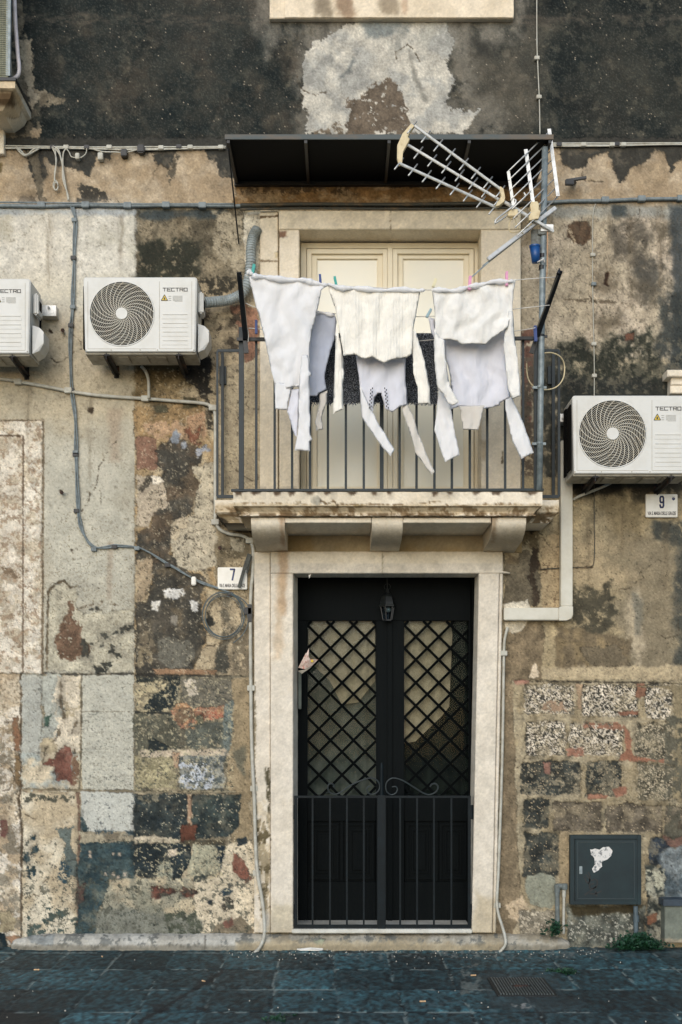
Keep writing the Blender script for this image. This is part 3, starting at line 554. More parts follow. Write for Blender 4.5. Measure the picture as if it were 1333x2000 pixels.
    L(R(264, 1324, 458, 1546), (196, 182, 146), amp=2, cov=(.26, .20, .08), op=.6, h=.001)
    L(R(264, 1324, 458, 1546), (56, 60, 56), amp=2, cov=(.32, .22, .06), op=.7, h=-.002)
    L(R(44, 1640, 520, 1836), (60, 64, 58), amp=2, cov=(.36, .16, .05), op=.7, h=-.002)
    L(R(262, 1640, 460, 1740), (200, 186, 152), amp=2, cov=(.30, .22, .05), op=.75)
    L(R(264, 400, 480, 1316), (60, 54, 44), amp=2, cov=(.36, .17, .06), op=.55, h=-.001)
    L(R(264, 720, 480, 1316), (206, 192, 162), amp=2, cov=(.40, .20, .06), op=.5)
    L(R(-160, 1320, 42, 1836), (110, 96, 76), amp=1, cov=(.26, .14, .06), op=.55, h=-.002)
    # --- right side
    L([(1018, 404), (2400, 404), (2400, 700), (1018, 700)], (172, 158, 134), amp=2, var=.10, mott=((186, 170, 148), .012, .6))
    L(R(1060, 402, 2400, 424), (130, 134, 130), amp=6, soft=10, op=.7)
    L(R(1018, 420, 1066, 480), (120, 104, 76), amp=10, soft=10, op=.6)
    L([(1110, 440), (1124, 432), (1146, 434), (1156, 444), (1154, 466), (1142, 478), (1122, 474), (1108, 462)], (100, 80, 62), amp=2, fr=.15, mott=((78, 62, 48), .1), h=-.006)
    L([(1108, 446), (1112, 440), (1130, 476), (1120, 474)], (168, 150, 122), amp=3, cov=(-.1, .2, .1))
    sc = (-.12, .09, .25, .55)
    L([(1195, 400), (1222, 400), (1226, 420), (1196, 424)], (50, 58, 60), amp=5, soft=5, op=.8)
    L([(1190, 440), (1230, 425), (1262, 430), (1270, 470), (1262, 500), (1290, 520), (1250, 545), (1230, 500), (1196, 506)], (84, 78, 68), amp=10, soft=10, op=.85, cov=(-.4, .06, .35))
    L([(1282, 440), (1330, 440), (1330, 490), (1290, 494)], (88, 80, 66), amp=10, soft=10, op=.8, cov=(-.3, .06, .35))
    L([(1308, 400), (1700, 400), (1700, 760), (1310, 760), (1316, 560)], (58, 64, 66), amp=5, soft=7, op=.85)
    L([(1248, 500), (1300, 510), (1310, 560), (1262, 590), (1240, 540)], (72, 70, 64), amp=12, soft=12, op=.85, cov=(-.3, .05, .35))
    L([(1160, 530), (1200, 520), (1222, 560), (1180, 570), (1160, 560)], (110, 98, 80), amp=10, soft=12, op=.8, cov=(-.3, .06, .35))
    L([(1235, 550), (1290, 555), (1280, 590), (1240, 585)], (92, 84, 70), amp=12, soft=12, op=.8)
    L([(1160, 625), (1215, 610), (1220, 640), (1170, 650)], (92, 82, 66), amp=10, soft=12, op=.8)
    L([(1290, 590), (1336, 560), (1400, 760), (1300, 760), (1280, 690)], (54, 58, 56), amp=12, soft=10, op=.9, cov=(-.4, .05, .3))
    L([(1225, 660), (1270, 640), (1290, 700), (1300, 770), (1040, 770), (1092, 720), (1090, 680), (1130, 665), (1170, 690), (1200, 650)], (46, 48, 40), amp=16, fr=.05, soft=10, cov=(-.38, .07, .3))
    L([(1060, 680), (1110, 690), (1110, 980), (1060, 980)], (48, 50, 46), amp=8, soft=8, op=.85, cov=(-.4, .07, .3))
    L([(1100, 740), (1333, 740), (1333, 860), (1100, 860)], (44, 46, 42), amp=8, soft=8)
    L([(1100, 584), (1140, 584), (1200, 588), (1232, 594), (1200, 592), (1140, 590)], (90, 78, 62), amp=3, op=.8, cov=(-.2, .1, .1))
    L([(1222, 654), (1240, 650), (1236, 662), (1224, 664)], (112, 76, 60), amp=4, soft=2)
    L(R(1060, 660, 1333, 770), (124, 116, 96), amp=0, cov=(.16, .10, .12), op=.5)
    L(R(1060, 420, 1333, 770), (84, 78, 66), amp=0, cov=(.28, .25, .10, .5), op=.45)
    L([(1018, 650), (1044, 640), (1046, 730), (1036, 830), (1024, 900), (1018, 760)], (120, 78, 60), amp=4, fr=.1, cov=(-.2, .08, .1)); L(R(1020, 700, 1060, 960), (96, 84, 70), amp=5, cov=(-.1, .08, .15))
    L([(1262, 540), (1262, 540), (1262, 540)], DARK, amp=0)
    L([(1184, 532), (1190, 530), (1186, 552), (1188, 558), (1180, 556)], (50, 34, 26), amp=1, h=-.01)
    # right, below the AC
    L([(985, 930), (2400, 930), (2400, 1332), (985, 1332)], (166, 148, 114), amp=3, var=.12, mott=((148, 134, 106), .02))
    L([(1110, 925), (1215, 925), (1210, 965), (1120, 968)], (40, 38, 32), amp=10, soft=10, op=.9); L([(1160, 950), (1260, 925), (1333, 930), (1333, 965), (1265, 965), (1240, 990), (1230, 960), (1180, 975)], (46, 44, 38), amp=10, soft=8, op=.8, cov=(-.4, .06, .25))  # first layer paints the shade under the AC into the wall
    L([(1190, 960), (1262, 985), (1262, 1070), (1200, 1060), (1180, 1000)], (112, 98, 72), amp=20, soft=16, op=.6)
    L([(1276, 1016), (2000, 1012), (2000, 1340), (1312, 1330), (1318, 1070), (1278, 1052)], (56, 60, 58), amp=8, soft=8, op=.85, cov=(-.5, .06, .3))
    L([(1230, 1050), (1320, 1060), (1326, 1330), (1200, 1330), (1210, 1200)], (128, 116, 94), amp=20, soft=16, op=.8)
    L([(1226, 1180), (1246, 1150), (1258, 1170), (1250, 1200), (1262, 1260), (1250, 1300), (1226, 1260)], (188, 166, 128), amp=8, soft=8, op=.8)
    L([(1238, 1160), (1256, 1180), (1252, 1230), (1242, 1240)], (116, 112, 98), amp=6, soft=6, op=.8)
    L([(1100, 1060), (1240, 1060), (1250, 1120), (1200, 1150), (1110, 1140)], (170, 144, 102), amp=20, soft=16, op=.6); L([(1160, 1080), (1240, 1070), (1230, 1110), (1200, 1110)], (120, 110, 88), amp=12, soft=14, op=.6)
    L([(1118, 1155), (1150, 1145), (1170, 1160), (1190, 1130), (1206, 1200), (1190, 1230), (1150, 1250), (1118, 1236)], (68, 64, 52), amp=10, fr=.07, soft=5, op=.9, cov=(-.35, .08, .25))
    L([(1085, 1215), (1230, 1250), (1226, 1300), (1180, 1310), (1140, 1310), (1090, 1310)], (134, 116, 86), amp=8, soft=4, mott=((112, 98, 76), .05))
    L([(1135, 1266), (1200, 1260), (1216, 1270), (1232, 1298), (1200, 1304), (1150, 1300)], (110, 98, 78), amp=5, fr=.1)
    L([(1000, 1215), (1060, 1215), (1060, 1330), (985, 1330), (985, 1240)], (124, 108, 84), amp=6, var=.16)
    L([(1060, 1304), (1333, 1300), (1333, 1330), (1060, 1330)], (176, 158, 126), amp=5, soft=4, cov=(-.5, .05, .2))
    L([(985, 1075), (1035, 1075), (1052, 1110), (1060, 1180), (985, 1182)], (108, 98, 80), amp=6, var=.16)
    L([(985, 1074), (1015, 1072), (1016, 1104), (985, 1102)], (168, 152, 120), amp=4, mott=((120, 104, 80), .06))
    L([(1020, 1000), (1080, 1005), (1060, 1040), (1050, 1075), (1020, 1060)], (104, 90, 66), amp=8, cov=(-.4, .1, .15)); L([(1032, 1022), (1056, 1018), (1058, 1034), (1036, 1042)], (48, 42, 34), amp=3)
    L([(1040, 1072), (1052, 1070), (1054, 1110), (1042, 1118), (1056, 1170), (1046, 1182), (1034, 1130)], (60, 50, 40), amp=5, fr=.12, h=-.003)
    L([(1056, 1050), (1096, 1040), (1096, 1188), (1062, 1188), (1054, 1130)], (172, 144, 98), amp=4); L(R(1060, 1060, 1096, 1186), (110, 80, 52), amp=0, cov=(.38, .2, .05), op=.7)
    L([(986, 1182), (1030, 1172), (1038, 1190), (986, 1190)], (216, 206, 186), amp=3); L([(986, 1212), (1030, 1212), (1020, 1232), (1000, 1238), (986, 1226)], (206, 192, 166), amp=4)
    L([(1042, 1296), (1048, 1292), (1052, 1322), (1034, 1324)], (206, 186, 158), amp=2)
    p.line([(1051, 1098), (1056, 1112), (1100, 1110), (1158, 1107)], 2.5, (70, 54, 42), amp=1.5, cov=(-.3, .1, .1))
    # block work on the right
    L([(985, 1330), (1006, 1330), (1024, 1400), (1030, 1700), (1000, 1836), (970, 1836)], (128, 112, 88), amp=5, var=.14); L([(1000, 1328), (2400, 1332), (2400, 1850), (1020, 1850)], (152, 136, 106), amp=3, var=.14, mott=((166, 152, 124), .03))
    p.line([(1004, 1330), (1300, 1334), (1333, 1336)], 3, (60, 54, 44), amp=1.5); L([(1005, 1330), (1034, 1328), (1034, 1336), (1008, 1337)], (168, 110, 84), amp=2)
    blocks = [(1026, 1336, 1124, 1394, 'w'), (1138, 1336, 1246, 1398, 'w'), (1262, 1336, 1312, 1404, 'w'),
              (1028, 1408, 1106, 1474, 'w'), (1113, 1412, 1218, 1474, 'w'), (1242, 1410, 1312, 1482, 'm'),
              (1020, 1486, 1136, 1550, 'd'), (1146, 1486, 1214, 1556, 'd'), (1246, 1492, 1324, 1562, 'm'),
              (1024, 1560, 1073, 1616, 'd'), (1083, 1566, 1176, 1622, 'g'), (1184, 1570, 1296, 1626, 'g'), (1300, 1572, 1400, 1632, 'g'),
              (1024, 1626, 1094, 1710, 'd'), (1268, 1634, 1312, 1688, 's')]
    for (a, b, c_, d_, t) in blocks:
        q = [(a + 2, b + 2), ((a + c_) / 2, b), (c_ - 2, b + 3), (c_, (b + d_) / 2), (c_ - 2, d_), ((a + c_) / 2, d_ + 1), (a, d_ - 1), (a - 1, (b + d_) / 2)]
        base = {'w': (58, 56, 50), 'm': (74, 70, 58), 'd': (50, 52, 48), 'g': (84, 76, 64), 's': (42, 48, 54)}[t]
        L(q, base, amp=4.5, fr=.07, var=.2, h=-.008, mott=(tuple(v * 1.25 for v in base), .07))
        if t == 'w': L(q, (212, 198, 176), amp=3, fr=.1, cov=(.03, .42, .06), h=.002)
        if t == 'm': L(q, (180, 160, 124), amp=3, fr=.1, cov=(.16, .42, .06), h=.002)
        if t in 'dg': L(q, (178, 158, 128), amp=3, fr=.1, cov=(.44, .40, .05), h=.002)
    L(R(1008, 1334, 1333, 1720), (160, 144, 114), amp=2, cov=(.16, .045, .05), op=.4, h=.002)
    L(R(1008, 1334, 1333, 1560), (176, 160, 130), amp=2, cov=(.20, .12, .06), op=.6, h=.001)
    L([(1246, 1334), (1262, 1334), (1262, 1352), (1252, 1368), (1242, 1360)], (150, 96, 66), amp=3, fr=.1); L([(1126, 1336), (1138, 1336), (1136, 1390), (1128, 1384)], (174, 138, 98), amp=3)
    L([(1218, 1416), (1230, 1430), (1236, 1470), (1244, 1480), (1296, 1484), (1296, 1489), (1212, 1484), (1222, 1460)], (164, 100, 68), amp=3, fr=.1); L([(1140, 1410), (1220, 1410), (1226, 1424), (1140, 1422)], (160, 104, 74), amp=4, cov=(-.05, .1, .08))
    L([(1108, 1464), (1140, 1460), (1140, 1476), (1108, 1478)], (172, 110, 80), amp=3, cov=(-.2, .1, .1)); L([(1060, 1488), (1076, 1490), (1074, 1512), (1062, 1508)], (150, 98, 78), amp=3)
    L([(1198, 1542), (1226, 1536), (1224, 1552), (1204, 1556)], (156, 96, 68), amp=3); L([(1150, 1552), (1190, 1552), (1184, 1560), (1150, 1560)], (158, 100, 70), amp=2)
    L([(1060, 1372), (1100, 1368), (1110, 1390), (1062, 1392)], (172, 134, 98), amp=4, cov=(-.1, .1, .1))
    L([(1208, 1390), (1246, 1390), (1246, 1396), (1210, 1396)], (150, 92, 64), amp=2)
    L(R(1092, 1622, 1112, 1730), (150, 132, 102), amp=3); L([(1226, 1340), (1333, 1340), (1333, 1560), (1316, 1560), (1318, 1400), (1314, 1345)], (140, 126, 98), amp=3)
    L(R(1300, 1400, 1333, 1640), (92, 88, 74), amp=6, cov=(-.1, .08, .15))
    L([(1028, 1712), (1060, 1706), (1084, 1714), (1088, 1762), (1076, 1776), (1034, 1766), (1026, 1740)], (138, 138, 120), amp=3, var=.08)
    L([(988, 1768), (1020, 1752), (1036, 1776), (1016, 1800), (996, 1794)], (186, 164, 134), amp=4, fr=.1, cov=(-.45, .08, .1)); L(R(1016, 1780, 1092, 1830), (120, 112, 96), amp=5, var=.2); L(R(1016, 1780, 1092, 1830), (180, 168, 146), amp=3, cov=(.2, .2, .06))
    L([(1110, 1768), (1260, 1768), (1262, 1850), (1106, 1850)], (80, 82, 74), amp=5, var=.2, mott=((108, 108, 96), .06)); L(R(1110, 1776, 1250, 1840), (176, 172, 156), amp=3, cov=(.32, .22, .05))
    L([(1110, 1768), (1255, 1768), (1240, 1784), (1120, 1790)], (62, 54, 36), amp=5, soft=4)
    L([(1298, 1660), (1400, 1640), (1400, 1760), (1290, 1760), (1294, 1700)], (116, 122, 122), amp=10, soft=5, var=.2, mott=((78, 88, 92), .05)); L([(1262, 1690), (1298, 1690), (1300, 1850), (1262, 1850)], (54, 58, 54), amp=6, mott=((150, 146, 128), .1))
    L(R(1262, 1700, 1298, 1740), (166, 162, 140), amp=5, cov=(-.1, .1, .06)); L([(1262, 1790), (1284, 1782), (1284, 1802), (1266, 1806)], (132, 80, 52), amp=4)
    L([(1296, 1632), (1312, 1640), (1333, 1636), (1333, 1650), (1310, 1656)], (124, 84, 68), amp=4)
    # fine cracks and run-off streaks
    rc = random.Random(21)
    for (x, y, n_, s_) in [(100, 700, 9, 14), (230, 860, 8, 16), (150, 1010, 8, 14), (360, 1060, 7, 12), (440, 1250, 6, 12), (1100, 1090, 8, 12), (1210, 1150, 9, 14), (1290, 1240, 6, 12), (1180, 620, 7, 14), (1240, 470, 7, 12), (300, 350, 7, 12), (1190, 350, 6, 12), (70, 1600, 8, 12), (110, 1720, 7, 12), (460, 760, 8, 14), (450, 900, 7, 12), (1010, 1500, 8, 14), (20, 1500, 7, 12), (640, 180, 7, 12), (820, 120, 6, 14)]:
        an_ = rc.uniform(0, 6.28); pts = [(x, y)]
        for q in range(n_): an_ += rc.gauss(0, .7); pts.append((pts[-1][0] + math.cos(an_) * s_, pts[-1][1] + math.sin(an_) * s_))
        p.line(pts, 1.3, (70, 60, 46), amp=1.2, fr=.2, op=.75, h=-.002, cov=(-.35, .08, .1))
    for (x, y0_, y1_, w_) in [(56, 745, 900, 5), (176, 770, 940, 4), (300, 775, 880, 5), (1186, 410, 560, 7), (1232, 405, 600, 6), (1290, 404, 560, 8), (1075, 410, 560, 5), (350, 410, 470, 8), (236, 420, 540, 5), (96, 420, 560, 6), (1150, 1010, 1150, 6), (1300, 1020, 1150, 8), (1215, 990, 1090, 6)]:
        L([(x - w_, y0_), (x + w_, y0_), (x + w_ * .4, y1_), (x - w_ * .3, y1_)], (88, 76, 58), amp=3, soft=6, op=.38, cov=(-.25, .12, .3, .12))
    # overall grain of dirt
    L(R(-900, 404, 2400, 1850), (70, 62, 48), amp=0, cov=(.40, .16, .10), op=.25)

# stone trim paint
def trim(p):
    L = p.L
    L(R(-900, -900, 2400, 2400), (229, 217, 196), amp=0, var=.03, vf=.02, mott=((218, 205, 182), .012))
    L(R(-900, -900, 2400, 2400), (184, 168, 138), amp=0, cov=(.35, .06, .14), op=.22)
    L(R(-900, 1100, 2400, 2400), (206, 198, 186), amp=0, op=.5)
    # upper sill stains
    L([(610, -60), (650, -60), (646, 30), (616, 34)], (70, 62, 50), amp=8, soft=8, op=.8); L([(655, -60), (690, -60), (688, 34), (660, 34)], (96, 62, 38), amp=6, soft=8, op=.8); L([(735, -60), (780, -60), (776, 26), (744, 28)], (90, 78, 62), amp=6, soft=8, op=.7); L([(785, -40), (800, -40), (796, 30), (784, 30)], (176, 120, 84), amp=4, soft=4, op=.5)
    L(R(500, -60, 1010, 40), (220, 200, 170), amp=0, op=.35)
    # rust and dirt on the doorway
    L([(545, 1075), (564, 1075), (556, 1200), (548, 1200)], (176, 128, 82), amp=4, soft=6, op=.6); L([(540, 1120), (556, 1120), (552, 1290), (534, 1290)], (196, 160, 116), amp=4, soft=6, op=.5)
    p.line([(748, 1076), (748, 1122)], 1.5, (150, 138, 112), amp=.6, h=-.001)
    L([(497, 1600), (516, 1600), (528, 1640), (528, 1770), (512, 1790), (508, 1740), (502, 1660)], (96, 86, 64), amp=5, fr=.12, cov=(-.2, .09, .06, .4), h=-.003)
    L([(520, 1500), (528, 1500), (528, 1630), (520, 1600)], (84, 78, 60), amp=3, cov=(-.1, .1, .08, .4))
    L(R(497, 1560, 530, 1830), (200, 184, 156), amp=2, cov=(-.1, .05, .1), op=.6)
    L(R(497, 1330, 500, 1600), (120, 110, 88), amp=2, cov=(-.1, .08, .1))
    L([(529, 1760), (575, 1770), (575, 1830), (529, 1830)], (178, 166, 140), amp=6, soft=8, op=.6); L([(930, 1740), (972, 1760), (972, 1830), (920, 1830)], (176, 160, 130), amp=6, soft=8, op=.6)
    # window surround
    L(R(500, 640, 1030, 960), (200, 188, 164), amp=0, op=.4); L(R(500, 405, 1030, 450), (212, 194, 158), amp=0, op=.6)
    p.line([(763, 412), (763, 450)], 2, (110, 92, 66), amp=1, h=-.002); p.line([(508, 510), (544, 510)], 3, (96, 78, 54), amp=1, h=-.003)
    p.line([(508, 424), (544, 422)], 3, (90, 70, 48), amp=1.5, h=-.003)
    L([(545, 452), (560, 450), (560, 462), (546, 464)], (140, 100, 74), amp=2, h=-.004); L([(536, 492), (544, 492), (543, 504), (536, 504)], (200, 178, 130), amp=2)
    L([(940, 860), (952, 860), (950, 900), (942, 900)], (170, 150, 120), amp=3, soft=4, op=.6)
    L([(980, 880), (984, 880), (984, 905), (980, 905)], (92, 80, 60), amp=1)
    # balcony slab and brackets
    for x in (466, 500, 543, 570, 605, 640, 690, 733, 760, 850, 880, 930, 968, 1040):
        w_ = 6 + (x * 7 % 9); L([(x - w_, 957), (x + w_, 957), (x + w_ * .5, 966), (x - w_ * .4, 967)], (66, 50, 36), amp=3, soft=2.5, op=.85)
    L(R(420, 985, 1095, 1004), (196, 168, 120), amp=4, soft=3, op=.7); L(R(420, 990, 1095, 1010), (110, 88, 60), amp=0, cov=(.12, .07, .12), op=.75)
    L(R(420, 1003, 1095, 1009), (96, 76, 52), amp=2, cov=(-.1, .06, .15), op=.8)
    p.line([(460, 984), (560, 983), (600, 986)], 1.4, (130, 108, 78), amp=1.5); p.line([(626, 978), (640, 984), (652, 978), (660, 988), (664, 1002)], 1.8, (110, 88, 60), amp=2); p.line([(665, 984), (760, 986), (860, 980), (880, 990), (960, 984), (1058, 986)], 1.6, (120, 98, 70), amp=2.5, cov=(-.3, .05, .1))
    L([(608, 972), (620, 968), (628, 976), (624, 986), (610, 984)], (176, 168, 150), amp=2, h=.002); L([(690, 986), (712, 985), (710, 990), (694, 991)], (140, 122, 90), amp=1.5, h=-.002); L([(576, 978), (588, 978), (586, 984), (576, 984)], (182, 160, 122), amp=2)
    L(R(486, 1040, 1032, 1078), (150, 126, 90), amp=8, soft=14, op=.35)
    L([(545, 1008), (556, 1008), (557, 1070), (548, 1060)], (180, 130, 84), amp=3, soft=4, op=.6); L([(960, 1008), (972, 1008), (966, 1060), (960, 1060)], (150, 112, 72), amp=3, soft=4, op=.6)
    L([(420, 1004), (470, 1008), (492, 1024), (460, 1036), (425, 1025)], (150, 118, 64), amp=3, op=.6, cov=(-.2, .08, .1)); L([(424, 1008), (440, 1012), (450, 1030), (430, 1030)], (44, 38, 30), amp=4)
    L([(1040, 1006), (1090, 1004), (1080, 1030), (1040, 1034)], (120, 96, 62), amp=4, cov=(-.2, .08, .1))
    # console at top left
    L(R(-80, 150, 42, 230), (196, 166, 120), amp=2, op=.7); L([(-40, 178), (30, 178), (26, 205), (-40, 208)], (72, 54, 34), amp=6, soft=6, op=.8)
def plain_beige(p):
    p.L(R(-900, -900, 2400, 2400), (172, 150, 108), amp=0, var=.06, vf=.02, mott=((158, 136, 98), .02))
def skirt_paint(p):
    L = p.L
    L(R(-900, 0, 2400, 2400), (166, 160, 146), amp=0, var=.08, mott=((150, 140, 120), .02))
    L(R(20, 1800, 470, 1870), (184, 182, 174), amp=10, soft=8, op=.7); L(R(20, 1800, 1200, 1870), (96, 98, 94), amp=0, cov=(.24, .06, .06), op=.7)
    L(R(20, 1846, 1200, 1870), (110, 104, 90), amp=3, soft=4, op=.6); L([(55, 1826), (108, 1826), (104, 1846), (60, 1842)], (140, 142, 138), amp=3)
    L([(612, 1836), (634, 1834), (630, 1848), (620, 1848)], (132, 136, 116), amp=2); p.line([(402, 1826), (400, 1852)], 2, (96, 92, 84), amp=2)
    L([(560, 1820), (600, 1822), (606, 1832), (572, 1836)], (150, 144, 130), amp=3, h=.004)
    L([(460, 1840), (560, 1838), (980, 1842), (980, 1862), (460, 1862)], (172, 156, 126), amp=5, soft=5, op=.6)

# ------------------------------------------------------------------ ground sheet
gx = np.concatenate([np.linspace(-60, -4, 24), np.arange(-3.9, 3.9, .011), np.linspace(4, 60, 24)])
gy = np.concatenate([np.linspace(-60, -4, 28), np.arange(-3.9, -.01, .011), [.0, .1, .5, 1.0]])
GX, GY = np.meshgrid(gx, gy); nx_, ny_ = len(gx), len(gy)
x_, y_ = GX.ravel(), GY.ravel()
k_ = FPX / (D + np.maximum(y_, -4.5)); PXg = x_ * k_ + CX; PYg = HZ + EYE * k_
base = np.array([38, 62, 66.]) * (1 + .22 * fbm(x_ * 3, y_ * 3, 5, 2.2)[:, None])
# stone joints: rows parallel to the wall and cross joints, both a little uneven
rows = np.array([-60, -8.4, -7.7, -7.0, -6.3, -5.6, -4.9, -4.2, -3.5, -2.78, -2.07, -1.46, -.82, -.2, 1.5])
ri = np.searchsorted(rows, y_ + .012 * vn(x_ * 3, y_ * 0 + 5) ) - 1; ri = np.clip(ri, 0, len(rows) - 2)
dr = np.minimum(np.abs(y_ - rows[ri]), np.abs(rows[ri + 1] - y_)) + .003 * fbm(x_ * 20, y_ * 20, 2, 3.)
pit = .375; off = (np.array([(i * .37) % .09 for i in range(len(rows))]))[ri]
u = (x_ + off + .02 + .012 * vn(y_ * 4, x_ * 0 + 9)) / pit; uc = np.floor(u); dc = np.minimum(u - uc, 1 - (u - uc)) * pit
jw = np.minimum(dr * .38, dc); stone_id = _T[(ri * 37 + 11) % 512, (uc.astype(int) * 53 + 5) % 512]
base *= (1 + .34 * stone_id)[:, None]
chis = fbm(x_ * 44, y_ * 19, 3, 6.6, .6)
base *= (1 + .9 * np.clip(chis, -.6, .6))[:, None]
pale = sm(.12, .34, fbm(x_ * 50, y_ * 20, 3, 9.7)) * sm(-.4, .3, fbm(x_ * 1.4, y_ * 1.4, 2, 3.9)) * .55; base = base * (1 - pale[:, None]) + np.array([84, 97, 98]) * pale[:, None]
jm = (1 - sm(.004, .010, jw)) * sm(-.35, .1, fbm(x_ * 5, y_ * 5, 3, 4.4)); jc = np.where(fbm(x_ * 9, y_ * 9, 3, 1.1)[:, None] > -.12, np.array([140, 146, 138]), np.array([12, 20, 23]))
base = base * (1 - jm[:, None] * .75) + jc * jm[:, None] * .8
zz = -.006 * (1 - sm(.004, .016, jw)) + .0035 * chis + .006 * stone_id * sm(0, .03, jw) * .4
pg = Paint(PXg, PYg, (0, 0, 0)); pg.C = base
ok = y_ > -4
def Lg(poly, *a, **k):
    pg.L(poly, *a, **k)
for pts in ([(436, 1896), (352, 1950), (272, 1996)],):
    for w in (5,): pg.line(pts, w, (18, 26, 30), amp=2, h=0)
Lg([(0, 1970), (40, 1978), (110, 1990), (90, 2000), (-10, 1996)], (20, 26, 28), amp=5, op=.7)
Lg([(296, 1964), (325, 1962), (330, 1972), (300, 1974)], (14, 20, 24), amp=4, op=.8); Lg([(384, 1966), (404, 1968), (400, 1974), (386, 1974)], (16, 22, 26), amp=3, op=.8)
Lg([(1060, 1902), (1085, 1910), (1100, 1940), (1150, 1960), (1130, 1975), (1000, 1975), (960, 1960), (940, 1920), (950, 1902)], (66, 78, 80), amp=5, op=.45)
Lg([(1000, 1962), (1040, 1960), (1042, 1968), (1004, 1970)], (140, 140, 134), amp=5, cov=(-.1, .12, .1)); Lg(R(480, 1852, 1180, 1872), (128, 130, 124), amp=6, cov=(.28, .16, .06), op=.7)
Lg([(1060, 1840), (1333, 1836), (1333, 1868), (1100, 1872), (1060, 1864)], (92, 98, 96), amp=8, cov=(-.1, .06, .2), op=.5); Lg(R(900, 1880, 940, 1940), (120, 122, 114), amp=3, cov=(.1, .1, .08), op=.7)
C_ = np.where(ok[:, None], pg.C, base)
F_ = (np.arange(ny_ - 1)[:, None] * nx_ + np.arange(nx_ - 1)[None, :]).ravel(); FF = np.stack([F_, F_ + 1, F_ + 1 + nx_, F_ + nx_], 1)
def big_mesh(name, V, F, matl, C):
    me = bpy.data.meshes.new(name); me.vertices.add(len(V)); me.vertices.foreach_set('co', np.asarray(V, np.float32).ravel())
    me.loops.add(F.size); me.loops.foreach_set('vertex_index', F.astype(np.int32).ravel()); me.polygons.add(len(F))
    me.polygons.foreach_set('loop_start', np.arange(0, F.size, 4, dtype=np.int32)); me.polygons.foreach_set('loop_total', np.full(len(F), 4, np.int32))
    me.polygons.foreach_set('use_smooth', np.ones(len(F), bool)); me.update(calc_edges=True); me.validate()
    o = bpy.data.objects.new(name, me); COL.objects.link(o); me.materials.append(matl); set_col(o, C); origin[o.name] = Vector((0, 0, 0)); return o
ground = big_mesh('pavement', np.stack([x_, y_, zz], 1), FF, M_pave, C_); ground['kind'] = 'structure'

# ------------------------------------------------------------------ the house
house = root('house', (0, 0, 0), 'weathered old townhouse with flaking plaster facade, central dark doorway and balcony above it', 'house')
st = 1.75
px_ = np.concatenate([np.arange(-520, -12, 12), np.arange(-12, 1346, st), np.arange(1350, 1860, 12)])
py_ = np.concatenate([np.arange(-420, -12, 12), np.arange(-12, 1856, st), [1860., 1870.]])
WX, WY = np.meshgrid(px_, py_); nx_, ny_ = len(px_), len(py_); wx, wy = WX.ravel(), WY.ravel()
pw = Paint(wx, wy, BEIGE); facade(pw)
lum_ = pw.C @ np.array([.3, .59, .11]); pw.C = pw.C * .92 + lum_[:, None] * np.array([1.0, .99, .96]) * .08
fine = fbm(wx * .55, wy * .55, 2, 9.9); pit_ = sm(.45, .62, fbm(wx * .28, wy * .28, 3, 12.3)) * (wy > 404)
smooth_ = 1 - .6 * ((wx < 266) & (wy > 404) & (wy < 1100)); pw.C *= (1 + .11 * fine * smooth_)[:, None] * (1 - .35 * pit_ * smooth_)[:, None]; pw.H += -.0015 * pit_ + .0006 * fine
s0 = D / FPX
hh = pw.H + .0022 * fbm(wx * .05, wy * .05, 5, 3.3) + .004 * fbm(wx * .008, wy * .008, 3, 6.1)
low = sm(1316, 1330, wy) * (1 - sm(0, 20, np.abs(wx - 211) - 50) * 0); hh += low * .003 * fbm(wx * .09, wy * .09, 4, 2.7)
V = np.stack([(wx - CX) * s0, -hh, EYE - (wy - HZ) * s0], 1)
F_ = (np.arange(ny_ - 1)[:, None] * nx_ + np.arange(nx_ - 1)[None, :]).ravel(); FF = np.stack([F_, F_ + nx_, F_ + 1 + nx_, F_ + 1], 1)
cxm = wx[FF].mean(1); cym = wy[FF].mean(1)
hole = ((cxm > 560) & (cxm < 948) & (cym > 1110) & (cym < 1822)) | ((cxm > 575) & (cxm < 948) & (cym > 436) & (cym < 972))
wall = big_mesh('wall', V, FF[~hole], M_wall, pw.C); wall.parent = house

def stone_part(name, mb, parent, fn=trim, rough=.0015, matl=None, label=None):
    o = mb.build(name, matl or M_stone, parent, smooth=False, label=label); paint_mesh(o, fn, (200, 190, 165), rough)
    return o
def pbox(m, x0, y0, x1, y1, yf, yb, step=.008, ch=.006):
    a = P(x0, y1, yf); b = P(x1, y0, yf); m.dense(a.x, b.x, a.z, b.z, yf, yb, step, ch)
# doorway surround: outer band, jambs and lintel
m = MB(); pbox(m, 529, 1120, 573, 1822, -.06, .20); pbox(m, 922, 1120, 962, 1822, -.06, .20)
a = P(529, 1119.6, -.06); b = P(983, 1077, -.06); m.dense(a.x, b.x, a.z, b.z, -.06, .20, .008)
pbox(m, 497, 1078, 528.4, 1822, -.04, .02)
pbox(m, 962.6, 1120, 969, 1822, -.045, .02)
# right jamb leans slightly out toward its head
for i, v in enumerate(m.V):
    if v[0] > .9 and v[2] < 2.709:
        t = (v[2] - .13) / 2.6; m.V[i] = (v[0] + .052 * t, v[1], v[2])
door_surround = stone_part('door_surround', m, house)
